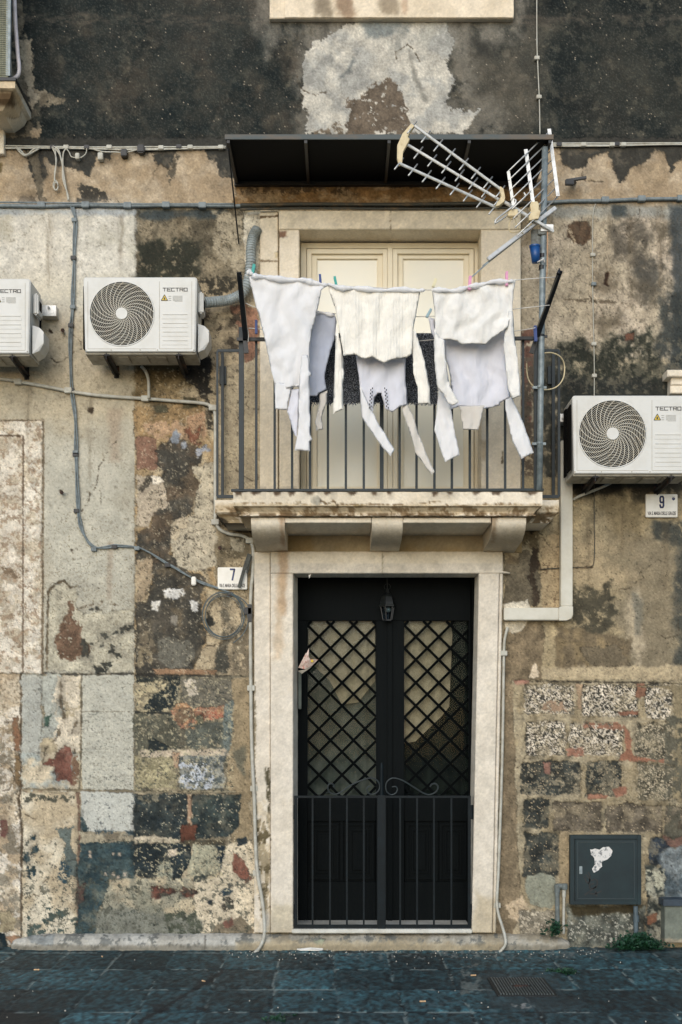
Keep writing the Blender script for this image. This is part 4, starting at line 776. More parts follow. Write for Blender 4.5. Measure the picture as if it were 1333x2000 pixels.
# interior reveal, splayed, and dark recess behind
m = MB()
for (xa, xb, lean_) in ((573, 582, 0), (922, 914, .052)):
    m = MB()
    A = P(xa, 1121, -.055); B = P(xb, 1121, .22); zb = .13
    n = 90; V = []; F = []
    for j in range(n + 1):
        z = zb + (A.z - zb) * j / n
        for q in range(12): t = q / 11; V.append((A.x + (B.x - A.x) * t + lean_ * j / n, A.y + (B.y - A.y) * t, z))
    for j in range(n):
        for q in range(11): a_ = j * 12 + q; F.append((a_, a_ + 1, a_ + 13, a_ + 12))
    m.add(V, F); stone_part('door_reveal', m, house, rough=.001)
# smooth beige plaster panel behind the brackets
m = MB(); pbox(m, 500, 1000, 1020, 1079, -.012, .01, .02)
stone_part('frieze', m, house, plain_beige)
# recess walls
zb = .13; zt = P(750, 1126, .2).z
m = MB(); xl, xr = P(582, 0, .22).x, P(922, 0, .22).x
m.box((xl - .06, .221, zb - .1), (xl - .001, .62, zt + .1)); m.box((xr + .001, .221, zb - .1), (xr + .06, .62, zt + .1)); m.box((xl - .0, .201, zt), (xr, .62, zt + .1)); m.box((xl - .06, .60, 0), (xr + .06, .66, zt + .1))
M_recess = mat('recess_shade', (12, 14, 14), .95, 0, (9, 11, 12), 6, spec=.05)  # near-black colour paints the shade deep inside the doorway
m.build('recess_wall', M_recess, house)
# threshold and step
m = MB(); a = P(570, 1815, -.08); b = P(923, 1815, -.08)
m.box((a.x, -.085, .115), (b.x, .60, a.z), .006); m.build('doorstep', M_marble, house)
# skirt along the foot of the wall
m = MB(); prof = [(.02, -.02), (-.12, -.02), (-.125, .04), (-.11, .07), (-.07, .092), (-.02, .10), (.02, .10)]
xa, xb = P(24, 0).x, P(1112, 0).x
N = 560; V = []; F = []
pr = []
for a_, b_ in zip(prof[:-1], prof[1:]):
    for q in range(5): t = q / 5; pr.append((a_[0] + (b_[0] - a_[0]) * t, a_[1] + (b_[1] - a_[1]) * t))
pr.append(prof[-1]); n = len(pr)
for i in range(N + 1):
    t = i / N; e = min(1, min(t, 1 - t) * 18) ** .5
    for (y, z) in pr: V.append((xa + (xb - xa) * t, y * (.25 + .75 * e) if y < 0 else y, z * (.35 + .65 * e) if z > 0 else z))
for i in range(N):
    for q in range(n - 1): a_ = i * n + q; F.append((a_, a_ + 1, a_ + 1 + n, a_ + n))
m.add(V, F); sk = stone_part('plinth', m, house, skirt_paint, .006); sk.data.polygons.foreach_set('use_smooth', [True] * len(sk.data.polygons))
# window surround
m = MB(); pbox(m, 545, 411, 1018, 447.6, -.06, .26); pbox(m, 546, 448, 585, 972, -.05, .26); pbox(m, 940, 448, 1018, 972, -.05, .26); pbox(m, 508, 412, 543.5, 972, -.035, .02)
stone_part('window_surround', m, house)
# upper window sill
m = MB(); pbox(m, 527, -160, 1004, 36, -.05, .02, .012); pbox(m, 556, -160, 1004, 34, -.058, -.051, .012, .003); m.build
stone_part('upper_window_sill', m, house)
# french window, cream, in the recess
fw = MB().box(P(590, 953, .14), P(620, 940, .14) + Vector((0, .01, 0)))
yw = .20
def rectframe(m, x0, y0, x1, y1, w, yf, yb, wb=None, c=.003):
    wb = w if wb is None else wb
    a = P(x0, y1, yf); b = P(x1, y0, yf); k = (D + yf) / FPX; w_ = w * k; wb_ = wb * k
    m.box((a.x, yf, a.z), (a.x + w_, yb, b.z), c); m.box((b.x - w_, yf, a.z), (b.x, yb, b.z), c)
    m.box((a.x + w_, yf + .001, b.z - w_), (b.x - w_, yb, b.z), c); m.box((a.x + w_, yf + .001, a.z), (b.x - w_, yb, a.z + wb_), c)
m = MB(); rectframe(m, 588, 474, 938, 980, 11, yw - .03, yw + .04); win = m.build('window_frame', M_cream, house)
for (x0, x1) in ((600, 757), (768, 926)):
    m = MB(); rectframe(m, x0, 486, x1, 968, 9, yw - .045, yw + .02); rectframe(m, x0 + 9.2, 495.5, x1 - 9.2, 960, 10, yw - .02, yw + .02)
    rectframe(m, x0 + 19, 506, x1 - 19, 952, 1.5, yw - .006, yw + .02, c=.0008)
    sash = m.build('sash', M_cream, win)
    m = MB(); m.box(P(x0 + 15, 955, yw), P(x1 - 15, 500, yw) + Vector((0, .006, 0))); m.build('pane', M_glassp, win)
m = MB(); m.box(P(757.5, 968, yw - .05), P(767.5, 484, yw - .05) + Vector((0, .05, 0)), .004); m.build('meeting_stile', M_cream, win)
m = MB(); m.box(P(586, 990, yw + .05), P(940, 440, yw + .05) + Vector((0, .03, 0))); m.build('window_backing', M_cream, house)
# door
yd = .34
def dbox(m, x0, y0, x1, y1, yf, t, c=.004): a = P(x0, y1, yf); b = P(x1, y0, yf); m.box((a.x, yf, a.z), (b.x, yf + t, b.z), c)
m = MB()
dbox(m, 560, 1100, 940, 1212, yd, .06); dbox(m, 560, 1212.5, 601, 1822, yd, .06); dbox(m, 735, 1212.5, 790, 1822, yd, .06); dbox(m, 916, 1212.5, 940, 1822, yd, .06)
dbox(m, 601.5, 1556, 734.5, 1604, yd + .005, .05); dbox(m, 790.5, 1556, 915.5, 1604, yd + .005, .05); dbox(m, 601.5, 1722, 734.5, 1822, yd + .005, .05); dbox(m, 790.5, 1722, 915.5, 1822, yd + .005, .05)
dbox(m, 757, 1206, 767, 1822, yd - .02, .018)
door = m.build('door', M_wood, house)
for (x0, x1) in ((602, 734), (791, 915)):
    m = MB(); mid = (x0 + x1) / 2
    for (a_, b_) in ((x0, mid - 3), (mid + 3, x1)):
        dbox(m, a_, 1604.5, b_, 1721.5, yd + .03, .02)
        rectframe(m, a_ + 3, 1608, b_ - 3, 1718, 5, yd + .012, yd + .03); rectframe(m, a_ + 13, 1620, b_ - 13, 1706, 4, yd + .016, yd + .03)
        dbox(m, a_ + 18, 1626, b_ - 18, 1700, yd + .014, .016, .006)
    dbox(m, mid - 3, 1604.5, mid + 3, 1721.5, yd + .006, .04)
    m.build('door_panel', M_wood, door)
# lattice
lat = [(601, 735, 1213, 1556), (790, 916, 1213, 1556)]
for (x0, x1, y0, y1) in lat:
    m = MB(); pitch = 45.0; w = 5.0
    for sgn in (1, -1):
        for i in range(-14, 26):
            # line x*sgn + y = c, clip to the rectangle
            c = (x0 if sgn > 0 else -x0) + y0 + i * pitch + 8
            pts = []
            for X in (x0, x1):
                Y = c - sgn * X
                if y0 <= Y <= y1: pts.append((X, Y))
            for Y in (y0, y1):
                X = (c - Y) * sgn
                if x0 < X < x1: pts.append((X, Y))
            if len(pts) < 2: continue
            q0, q1 = pts[0], pts[-1]
            if math.hypot(q0[0] - q1[0], q0[1] - q1[1]) < 6: continue
            yy = yd + .012 + (.012 if sgn > 0 else 0)
            m.bar(P(q0[0], q0[1], yy), P(q1[0], q1[1], yy), w * (D + yy) / FPX, .011)
    m.build('lattice', M_wood2, door)
    m = MB(); dbox(m, x0 + 1, y0 + 1, x1 - 1, y1 - 1, yd + .04, .004, 0); m.build('pane', M_glass, door)
def glass_reflection(poly, y, matl, name, amp=.006, fr=.35):
    xs = [p_[0] for p_ in poly]; V = []; m = MB(); n = 60
    # rippled sheet, shaped and coloured as a reflection in the door glass
    from_p = [Vector((p_[0], p_[1])) for p_ in poly]
    pts = [tuple(v) for v in from_p]; 
    for a_ in np.arange(min(xs) + 2, max(xs) - 1, 3.0):
        for b_ in np.arange(min(p_[1] for p_ in poly) + 2, max(p_[1] for p_ in poly) - 1, 12.0):
            if sdist(np.array([a_]), np.array([b_]), poly)[0] < -2: pts.append((a_, b_))
    vs, es, fs, *_ = delaunay_2d_cdt([Vector(q) for q in pts], [], [list(range(len(poly)))], 1, 1e-4)
    V1 = [P(v.x, v.y, y + amp * math.sin(v.x * fr) + amp * math.sin(v.x * fr * .37 + v.y * .01)) for v in vs]; V2 = [v + Vector((0, .002, 0)) for v in V1]
    m.add(V1, [list(f) for f in fs]); m.add(V2, [list(f)[::-1] for f in fs]); return m.build(name, matl, door, smooth=True)
glass_reflection([(603, 1210), (733, 1210), (733, 1330), (700, 1372), (668, 1376), (645, 1330), (603, 1290)], yd + .07, M_refl, 'glass_reflection')
glass_reflection([(600, 1210), (736, 1210), (736, 1556), (600, 1556)], yd + .10, M_refl2, 'glass_reflection')
glass_reflection([(789, 1210), (880, 1210), (884, 1240), (878, 1380), (862, 1400), (845, 1416), (812, 1448), (789, 1452)], yd + .07, M_refl, 'glass_reflection')
M_refl3 = mat('dark_reflection', (40, 46, 42), .9, 0, (20, 26, 25), 8, .4, .65, spec=.1)
glass_reflection([(788, 1210), (918, 1210), (918, 1556), (788, 1556)], yd + .10, M_refl3, 'glass_reflection')

# balcony slab: wide set-back part and projecting middle, mouldings below
m = MB()
def slab(m, x0, x1, zt, yf, prof, step=.009):
    """prof: list of (inset from front/sides, dz down from top)"""
    pr = []
    for (a_, b_) in zip(prof[:-1], prof[1:]):
        n = max(1, int(math.hypot(b_[0] - a_[0], b_[1] - a_[1]) / step))
        for q in range(n): t = q / n; pr.append((a_[0] + (b_[0] - a_[0]) * t, a_[1] + (b_[1] - a_[1]) * t))
    pr.append(prof[-1]); n = len(pr)
    nxx = int((x1 - x0) / step); nyy = int(-yf / step)
    path = [('l', t) for t in np.linspace(0, 1, nyy, endpoint=False)] + [('f', t) for t in np.linspace(0, 1, nxx, endpoint=False)] + [('r', t) for t in np.linspace(0, 1, nyy + 1)]
    V = []; F = []
    for (k, t) in path:
        for (ins, dz) in pr:
            if k == 'l': v = (x0 + ins, (yf + ins) * t, zt - dz)
            elif k == 'f': v = (x0 + ins + (x1 - x0 - 2 * ins) * t, yf + ins, zt - dz)
            else: v = (x1 - ins, (yf + ins) * (1 - t), zt - dz)
            V.append(v)
    for i in range(len(path) - 1):
        for q in range(n - 1): a_ = i * n + q; F.append((a_, a_ + 1, a_ + 1 + n, a_ + n))
    m.add(V, F)
    i0, d0 = prof[0]; i1, d1 = prof[-1]
    m.add([(x0 + i0, 0, zt - d0), (x1 - i0, 0, zt - d0), (x1 - i0, yf + i0, zt - d0), (x0 + i0, yf + i0, zt - d0)], [(0, 1, 2, 3)])
    m.add([(x0 + i1, 0, zt - d1), (x1 - i1, 0, zt - d1), (x1 - i1, yf + i1, zt - d1), (x0 + i1, yf + i1, zt - d1)], [(3, 2, 1, 0)])
yF, yS = -.68, -.40
ztF = P(0, 961, yF).z
prof = [(0, 0), (0, .092), (.012, .098), (.02, .10), (.045, .125), (.05, .140), (.038, .146), (.036, .152), (.05, .156)]
slab(m, P(456, 0, yF).x, P(1060, 0, yF).x, ztF, yF, prof)
slab(m, P(420, 0, yS).x, P(1092, 0, yS).x, ztF - .004, yS, [(0, 0), (0, .085), (.01, .09), (.05, .13), (.06, .15)])
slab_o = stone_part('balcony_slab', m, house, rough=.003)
# beam under the slab between the brackets
m = MB(); zc = ztF - .158
for (x0, x1) in ((556, 726), (788, 960)):
    a = P(x0, 0, -.6).x; b = P(x1, 0, -.6).x; m.dense(a, b, zc - .035, zc, -.60, -.02, .012, .005)
stone_part('balcony_beam', m, slab_o)
def bracket(x0, x1, yf=-.60):
    m = MB(); a = P(x0, 0, yf).x; b = P(x1, 0, yf).x; zt_ = zc; zb_ = P(0, 1062, -.32).z
    pr = []
    for q in range(15):   # scroll front: full nose then curving back to the wall
        t = q / 14 * math.pi / 2; pr.append((yf + .30 * (1 - math.cos(t)) + .02 * 0, zt_ - .02 - (zt_ - .02 - zb_) * math.sin(t)))
    pr = [(yf, zt_)] + pr + [(yf + .42, zb_ - .006), (-.005, zb_ - .02)]
    out = []
    for p_, q_ in zip(pr[:-1], pr[1:]):
        n = max(1, int(math.hypot(p_[0] - q_[0], p_[1] - q_[1]) / .01))
        for k in range(n): t = k / n; out.append((p_[0] + (q_[0] - p_[0]) * t, p_[1] + (q_[1] - p_[1]) * t))
    out.append(pr[-1]); out.append((-.005, zt_))
    m.prismx(out, a, b, int((b - a) / .01)); return stone_part('bracket', m, slab_o, rough=.002)
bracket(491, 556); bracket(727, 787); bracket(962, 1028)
# balcony railing
def up_bar(m, px, ya, yb, y, w=.012, t=None): m.bar(P(px, yb, y), P(px, ya, y), w, t or w)
yr = -.62
m = MB(); m.bar(P(452, 958, yr), P(1062, 957, yr), .03, .016, (0, 0, 1)); m.bar(P(466, 663, yr), P(1058, 661, yr), .035, .018, (0, 0, 1))
# side returns and the lower set-back rails
def side(m, pxf, pxs, ps, s_):
    zt_ = P(0, 663, yr).z; zb_ = P(0, 957, yr).z; xf = P(pxf, 0, yr).x; xs = P(pxs, 0, -.37).x
    zt2 = P(0, 685, -.37).z; zb2 = P(0, 970, -.37).z
    m.bar((xf, yr, zb_), (xf, -.37, zb_), .014, .014); m.bar((xf, yr, zt_), (xf, -.36, zt2), .014, .014)
    m.bar((xf, -.37, zt2), (xs, -.37, zt2), .018, .014); m.bar((xf, -.37, zb2), (xs, -.37, zb2), .022, .016)
    m.bar((xs, -.37, zt2), (xs, -.02, zt2), .014, .014); m.bar((xs, -.37, zb2), (xs, -.02, zb2), .014, .014)
    m.box((xs - .02, -.03, zt2 - .14), (xs + .03 * 1, .01, zt2 - .01), .003)
side(m, 470, 425, 435, 1); side(m, 1053, 1092, 1080, -1)
rail = m.build('balcony_railing', M_iron, house)
def rod(px, ya, yb, y, w, px2=None):
    m = MB(); m.bar(P(px if px2 is None else px2, yb, y), P(px, ya, y), w, w, c=.002); return m.build('baluster', M_iron, rail)
for x in (501, 537, 571, 606, 641, 676, 711, 781, 814, 849, 883, 918, 952, 987, 1022): rod(x, 663, 957, yr, .0165)
rod(746, 663, 957, yr, .026)
for x, y_t in ((472, 640), (1048, 655)): rod(x, y_t, 957, yr, .034)
rod(425, 686, 970, -.37, .015); rod(1092, 686, 970, -.37, .017); rod(435, 688, 968, -.05, .02); rod(1081, 688, 968, -.05, .022)

# ---- console of the neighbouring balcony at top left and its net screen
nb = root('corner_balcony', P(5, 210, -.25), 'edge of a second balcony with stone console and netting, upper left corner', 'balcony')
m = MB(); a = P(-120, 0, -.45); b = P(30, 0, -.45)
slab(m, a.x, b.x, P(0, 158, -.45).z, -.45, [(0, 0), (0, .05), (.03, .06), (.05, .10), (.12, .15)], .012)
stone_part('console', m, nb)
m = MB(); pbox(m, -60, 205, 8, 300, -.05, .01, .012); stone_part('console_foot', m, nb)
m = MB(); m.box(P(-120, 157, -.46), P(31, 151, -.46) + Vector((0, .45, 0))); m.build('drip_edge', M_black, nb)
m = MB(); m.bar(P(17, 150, -.40), P(20, -200, -.40), .03, .03); m.build('screen_post', M_galv, nb)
m = MB()
for i in range(40): x = -110 + i * 3.2; m.bar(P(x, 150, -.41), P(x, -200, -.41), .0045, .002)
for i in range(96): y = 150 - i * 3.6; m.bar(P(-112, y, -.415), P(16, y, -.415), .0045, .002)
m.build('netting', mat('net_mesh', (150, 150, 128), .8), nb)
m = MB(); m.box(P(-112, 150, -.39), P(16, -200, -.39) + Vector((0, .004, 0))); m.build('screen_sheet', mat('teal_shade_cloth', (92, 104, 100), .9, 0, (116, 120, 104), 30), nb)
m = MB(); m.tube(cr([P(26, -220, -.3), P(29, 0, -.3), P(35, 100, -.3), P(38, 130, -.3), P(36, 146, -.3), P(28, 153, -.3), P(20, 155, -.3)]), .014, 10)
m.build('waste_pipe', mat('white_pvc', (214, 208, 210), .4), None, True, 'white plastic pipe bending back at its foot beside the upper left balcony', 'pipe')
m = MB(); m.tube([P(18, 0, -.35), P(20, 80, -.35), P(24, 152, -.35)], .003, 6); m.build('thin_wire', M_cond, None, True, 'thin white wire hanging beside the blue frame of the upper left balcony', 'wire')

# ---- neighbour doorway mouldings at right edge
m = MB(); pbox(m, 1310, 752, 1500, 768, -.09, .01); pbox(m, 1304, 722, 1500, 735, -.14, .01); pbox(m, 1311, 735.5, 1500, 751.5, -.10, .01); stone_part('moulding', m, house)
# ---- pale service box at lower right
bx = root('low_wall_box', P(1330, 1838, -.1), 'pale plastered box with a dark slate lid at the lower right corner', 'service box')
m = MB(); pbox(m, 1299, 1770, 1420, 1842, -.12, .01, .01); 
def boxp(p): p.L(R(0, 0, 2400, 2400), (118, 122, 110), amp=0, var=.06, mott=((104, 108, 98), .03)); p.L(R(0, 1834, 2400, 1845), (150, 140, 120), amp=1)
stone_part('box_body', m, bx, boxp)
m = MB(); m.box(P(1296, 1770, -.14), P(1430, 1757, -.14) + Vector((0, .15, 0)), .004); m.build('box_lid', mat('slate_lid', (52, 66, 78), .5), bx)

# ------------------------------------------------------------------ canopy
cn = root('canopy', P(750, 357, -.1), 'dark flat metal canopy over the balcony window with thin stay bars', 'canopy')
yc = -.72; zf = P(0, 272, yc).z; zr = P(0, 356, 0).z
xa, xb = P(441, 0, yc).x, P(1080, 0, yc).x
m = MB(); m.add([(xa, yc, zf), (xb, yc, zf), (xb, 0, zr + .0), (xa, 0, zr), (xa, yc, zf + .008), (xb, yc, zf + .008), (xb, 0, zr + .008), (xa, 0, zr + .008)], [(0, 3, 2, 1), (4, 5, 6, 7), (0, 1, 5, 4), (1, 2, 6, 5), (3, 0, 4, 7)])
m.build('sheet', M_canopy, cn)
m = MB(); m.box((xa - .005, yc - .008, zf - .004), (xb + .005, yc, zf + .03), .002); m.build('front_lip', M_canlip, cn)
m = MB()
for fx in (.008, .245, .5, .745, .992):
    x = xa + (xb - xa) * fx; m.bar((x, yc, zf - .014), (x, 0, zr - .014), .02, .022, (0, 0, 1))
m.bar((xa, -.02, zr - .02), (xb, -.02, zr - .02), .03, .03); m.build('rib', M_black, cn)
m = MB(); m.bar(P(447, 292, -.66), P(467, 475, -.02), .022, .008, (1, 0, 0)); m.build('stay', M_black, cn)

# ------------------------------------------------------------------ AC units
def strokes_text(m, s, x, z, h, w, gap, t, y0, y1):
    """squared line lettering"""
    G = {'T': [((0, 1), (1, 1)), ((.5, 1), (.5, 0))], 'E': [((1, 1), (0, 1)), ((0, 1), (0, 0)), ((0, .5), (.85, .5)), ((0, 0), (1, 0))],
         'C': [((1, 1), (0, 1)), ((0, 1), (0, 0)), ((0, 0), (1, 0))], 'R': [((0, 0), (0, 1)), ((0, 1), (1, 1)), ((1, 1), (1, .45)), ((1, .45), (0, .45)), ((.6, .45), (1, 0))],
         'O': [((0, 0), (0, 1)), ((0, 1), (1, 1)), ((1, 1), (1, 0)), ((1, 0), (0, 0))]}
    for ch in s:
        for (a_, b_) in G[ch]:
            p_ = Vector((x + a_[0] * w, (y0 + y1) / 2, z + a_[1] * h)); q_ = Vector((x + b_[0] * w, (y0 + y1) / 2, z + b_[1] * h)); d_ = (q_ - p_).normalized() * t / 2
            m.bar(p_ - d_, q_ + d_, t, y1 - y0)
        x += w + gap
AW, AH, AD = .785, .515, .31; FXc, FZc, FR = -.127, .262, .219
def make_ac(label, group):
    r = bpy.data.objects.new('air_conditioner', None); COL.objects.link(r); origin[r.name] = Vector((0, 0, 0)); r['label'] = label; r['category'] = 'air conditioner'; r['group'] = group
    # casing with a round hole in the front
    m = MB(); x0, x1, z0, z1 = -AW / 2, AW / 2, 0, AH; yf = -AD
    rc = .02; outl = []
    for (cx_, cz_, a0) in ((x1 - rc, z1 - rc, 0), (x0 + rc, z1 - rc, 90), (x0 + rc, z0 + rc * .4, 180), (x1 - rc, z0 + rc * .4, 270)):
        rr = rc if cz_ > .3 else rc * .4
        for k in range(5): t = math.radians(a0 + k * 22.5); outl.append((cx_ + rr * math.cos(t), cz_ + rr * math.sin(t)))
    def ray(an):
        dx, dz = math.cos(an), math.sin(an); best = None
        for i in range(len(outl)):
            ax_, az_ = outl[i]; bx_, bz_ = outl[(i + 1) % len(outl)]; ex, ez = bx_ - ax_, bz_ - az_; den = dx * ez - dz * ex
            if abs(den) < 1e-9: continue
            t = ((ax_ - FXc) * ez - (az_ - FZc) * ex) / den; u_ = ((ax_ - FXc) * dz - (az_ - FZc) * dx) / den
            if t > 0 and -1e-6 <= u_ <= 1 + 1e-6 and (best is None or t < best): best = t
        return (FXc + dx * best, FZc + dz * best)
    angs = sorted([2 * math.pi * k / 96 for k in range(96)] + [math.atan2(z_ - FZc, x_ - FXc) % (2 * math.pi) for x_, z_ in outl]); n = len(angs); V = []; F = []
    for an in angs:
        ox, oz = ray(an); c_, s_ = math.cos(an), math.sin(an); ins = .006
        ix, iz = ox + (FXc - ox) * .02, oz + (FZc - oz) * .02
        V += [(FXc + FR * c_, yf + .05, FZc + FR * s_), (FXc + FR * c_, yf - .004, FZc + FR * s_), (FXc + (FR + .006) * c_, yf - .004, FZc + (FR + .006) * s_), (FXc + (FR + .009) * c_, yf, FZc + (FR + .009) * s_), (ix, yf, iz), (ox, yf + .006, oz), (ox, -.005, oz)]
    for i in range(n):
        a_, b_ = i * 7, ((i + 1) % n) * 7
        for q in range(6): F.append((a_ + q, b_ + q, b_ + q + 1, a_ + q + 1))
    F.append(tuple(i * 7 + 6 for i in range(n))); m.add(V, F)
    body = m.build('casing', M_ac, r)
    # pressed relief on the front: louvre strips, panel seam, feet of the panel
    m = MB()
    for k in range(4):
        z_ = FZc - .002 - k * .060; m.box((.155, yf - .004, z_ - .005), (.325, yf + .001, z_ + .001), .0008); m.box((.15, yf - .0022, z_ - .034), (.33, yf + .001, z_ - .010), .0008)
    m.build('louvre', M_ac, body)
    m = MB(); m.box((.132, yf - .0012, .02), (.1345, yf + .001, AH - .03)); m.box((.355, yf - .0012, .02), (.3572, yf + .001, AH - .03)); m.box((.134, yf - .0012, .019), (.356, yf + .001, .0215)); m.box((-.36, yf - .0012, .019), (.11, yf + .001, .0215)); m.box((-.362, yf - .0012, .019), (-.3598, yf + .001, AH - .03))
    for x_ in (-.375, -.2, .0, .12, .37): m.tube([(x_, yf - .003, .012), (x_, yf + .002, .012)], .004, 8)
    m.build('seam', M_acd, body)
    # grille
    m = MB(); yg = yf - .006
    def ring(r0, r1, y0, y1, seg=72):
        V = []; F = []
        for k in range(seg):
            t = 2 * math.pi * k / seg; c_, s_ = math.cos(t), math.sin(t)
            V += [(FXc + r0 * c_, y0, FZc + r0 * s_), (FXc + r1 * c_, y0, FZc + r1 * s_), (FXc + r1 * c_, y1, FZc + r1 * s_), (FXc + r0 * c_, y1, FZc + r0 * s_)]
        for k in range(seg):
            a_, b_ = k * 4, ((k + 1) % seg) * 4
            for q in range(4): F.append((a_ + q, b_ + q, b_ + (q + 1) % 4, a_ + (q + 1) % 4))
        m.add(V, F)
    nr = 16
    for k in range(nr):
        r0 = .046 + (FR - .004 - .046) * (k + .5) / nr; ring(r0 - .0010, r0 + .0010, yg + .004, yg + .008)
    for k in range(26):
        t0 = 2 * math.pi * k / 26; pts = []
        for q in range(15):
            s_ = q / 14; rr = .040 + (FR - .040) * s_; an = t0 - 1.15 * s_ ** .8; pts.append((FXc + rr * math.cos(an), yg + .004, FZc + rr * math.sin(an)))
        for p_, q_ in zip(pts[:-1], pts[1:]): m.bar(p_, q_, .0030, .006)
    m.build('fan_grille', M_grille, body)
    m = MB(); m.tube([(FXc, yg - .004, FZc), (FXc, yg + .02, FZc)], .042, 32, rad=[.040, .042]); m.build('hub_cap', M_ac, body)
    m = MB(); m.tube([(FXc, yf + .049, FZc), (FXc, yf + .06, FZc)], FR + .002, 48)
    for k in range(3):
        for q in range(8):
            t0 = 2 * math.pi * k / 3 + q * .12; t1 = t0 + .12
            m.add([(FXc + .05 * math.cos(t0), yf + .035, FZc + .05 * math.sin(t0)), (FXc + .2 * math.cos(t0), yf + .03 + q * .002, FZc + .2 * math.sin(t0)), (FXc + .2 * math.cos(t1), yf + .03 + q * .002, FZc + .2 * math.sin(t1)), (FXc + .05 * math.cos(t1), yf + .035, FZc + .05 * math.sin(t1))], [(0, 1, 2, 3)])
    m.build('fan', M_dark, body)
    # bottom pan
    m = MB(); m.box((-AW / 2 + .01, -AD + .02, -.012), (AW / 2 - .01, -.02, .002), .003)
    for k in range(5): m.box((-.3 + k * .13, -AD + .06, -.020), (-.22 + k * .13, -.08, -.011), .003)
    m.build('bottom_pan', M_acd, body)
    # side: handle recess housing and valve cover
    m = MB(); xs = AW / 2
    m.box((xs, -.24, .29), (xs + .035, -.10, .44), .01); m.build('handle_housing', M_ac, body)
    m = MB(); m.box((xs + .030, -.20, .33), (xs + .037, -.13, .40), .003); m.tube([(xs + .02, -.1, .30), (xs + .02, -.12, .2)], .008, 8); m.build('handle_slot', M_dark, body)
    m = MB(); V = [(xs, -.26, .21), (xs, -.26, .01), (xs + .045, -.24, .035), (xs + .075, -.24, .09), (xs + .075, -.24, .17), (xs + .045, -.24, .20)]
    m.add([(v[0], v[1], v[2]) for v in V] + [(v[0], -.07, v[2]) for v in V], [(0, 1, 2, 3, 4, 5), (11, 10, 9, 8, 7, 6)] + [(i + 6, (i + 1) % 6 + 6, (i + 1) % 6, i) for i in range(6)]); m.build('valve_cover', M_ac, body, bevel=.004)
    m = MB(); m.box((-xs - .008, -AD + .03, .03), (-xs - .001, -AD + .15, AH - .05), .002); m.box((-xs - .012, -.12, .02), (-xs - .001, -.05, AH - .04), .002)
    m.build('coil_side', M_dark, body)
    # writing
    m = MB(); strokes_text(m, 'TECTRO', .158, .418, .021, .0215, .0075, .0042, yf - .0022, yf - .0004); m.build('brand_lettering', M_text, body)
    m = MB(); cx_, cz_ = .168, .371
    m.prism([(cx_ - .022, cz_ - .018), (cx_ + .022, cz_ - .018), (cx_, cz_ + .022)], yf - .0016, yf - .0002); wl = m.build('warning_label', M_yel, body)
    m = MB()
    tri = [(cx_ - .022, cz_ - .018), (cx_ + .022, cz_ - .018), (cx_, cz_ + .022)]
    for i in range(3): a_, b_ = tri[i], tri[(i + 1) % 3]; m.bar((a_[0], yf - .0022, a_[1]), (b_[0], yf - .0022, b_[1]), .004, .0014)
    m.prism([(cx_ - .005, cz_ - .012), (cx_ + .005, cz_ - .012), (cx_ + .006, cz_ - .004), (cx_ + .001, cz_ + .006), (cx_ - .003, cz_ + .001), (cx_ - .006, cz_ - .004)], yf - .0024, yf - .0015); m.build('warning_mark', M_text, wl)
    m = MB()
    for i in range(7): m.box((.225 + (.012 if i == 6 else 0), yf - .0012, .383 - i * .0062), (.292, yf - .0002, .3858 - i * .0062))
    for i in range(3): m.box((.196, yf - .0012, .380 - i * .014), (.214, yf - .0002, .385 - i * .014))
    m.build('small_print', M_grey, body)
    # wall brackets
    for bxx in (-.235, .265):
        m = MB(); m.box((bxx - .018, -AD + .01, -.018), (bxx + .018, .03, -.0125), .001); m.bar((bxx, -AD + .01, -.02), (bxx, .10, -.045), .004, .05, (1, 0, 0)); 
        m.bar((bxx - .002, -AD + .01, -.026), (bxx - .002, .10, -.051), .045, .005, (1, 0, 0)); m.box((bxx - .018, .10, -.07), (bxx + .018, .106, .02), .001)
        m.build('wall_bracket', M_rustm, r)
    return r
def copy_tree(o, parent=None):
    c = o.copy(); COL.objects.link(c); c.parent = parent; origin[c.name] = origin[o.name]
    for ch in list(o.children): copy_tree(ch, c)
    return c
g_ac = 'air conditioning outdoor units on the facade'
ac = make_ac('white outdoor air conditioner mounted whole between the grey cable and the balcony', g_ac)
ab = -.11
lc = P((163 + 385.5) / 2, 687, ab - AD); ac.location = (lc.x, ab, lc.z)
ac2 = copy_tree(ac); ac2['label'] = 'white air conditioner cut off by the left edge of the photo'
lc2 = P(60, 690, ab - AD); ac2.location = (lc2.x - AW / 2, ab, lc2.z)
ac3 = copy_tree(ac); ac3['label'] = 'white air conditioner right of the balcony, above the number 9 tile'; sc3 = 1.045
ac3.scale = (sc3, sc3, sc3); lc3 = P(1118, 925, ab - AD * sc3); ac3.location = (lc3.x + AW / 2 * sc3, ab, lc3.z)
m = MB(); m.box(P(80, 615, -.08), P(110, 596, -.08) + Vector((0, .08, 0)), .003); m.box(P(80, 617, -.10), P(110, 613, -.10) + Vector((0, .1, 0)), .001); 
m.tube([P(95, 600, -.10), P(95, 600, -.07)], .008, 8); m.build('fixing_rail', M_alu, None, False, 'short metal fixing rail with bolt beside the leftmost air conditioner', 'bracket')
m = MB(); m.box(P(1094, 824, -.12), P(1108, 808, -.12) + Vector((0, .12, 0)), .003); m.tube([P(1100, 816, -.135), P(1100, 816, -.11)], .009, 8); m.build('fixing_rail', M_alu, None, False, 'small metal fixing rail with bolt left of the right air conditioner', 'bracket')

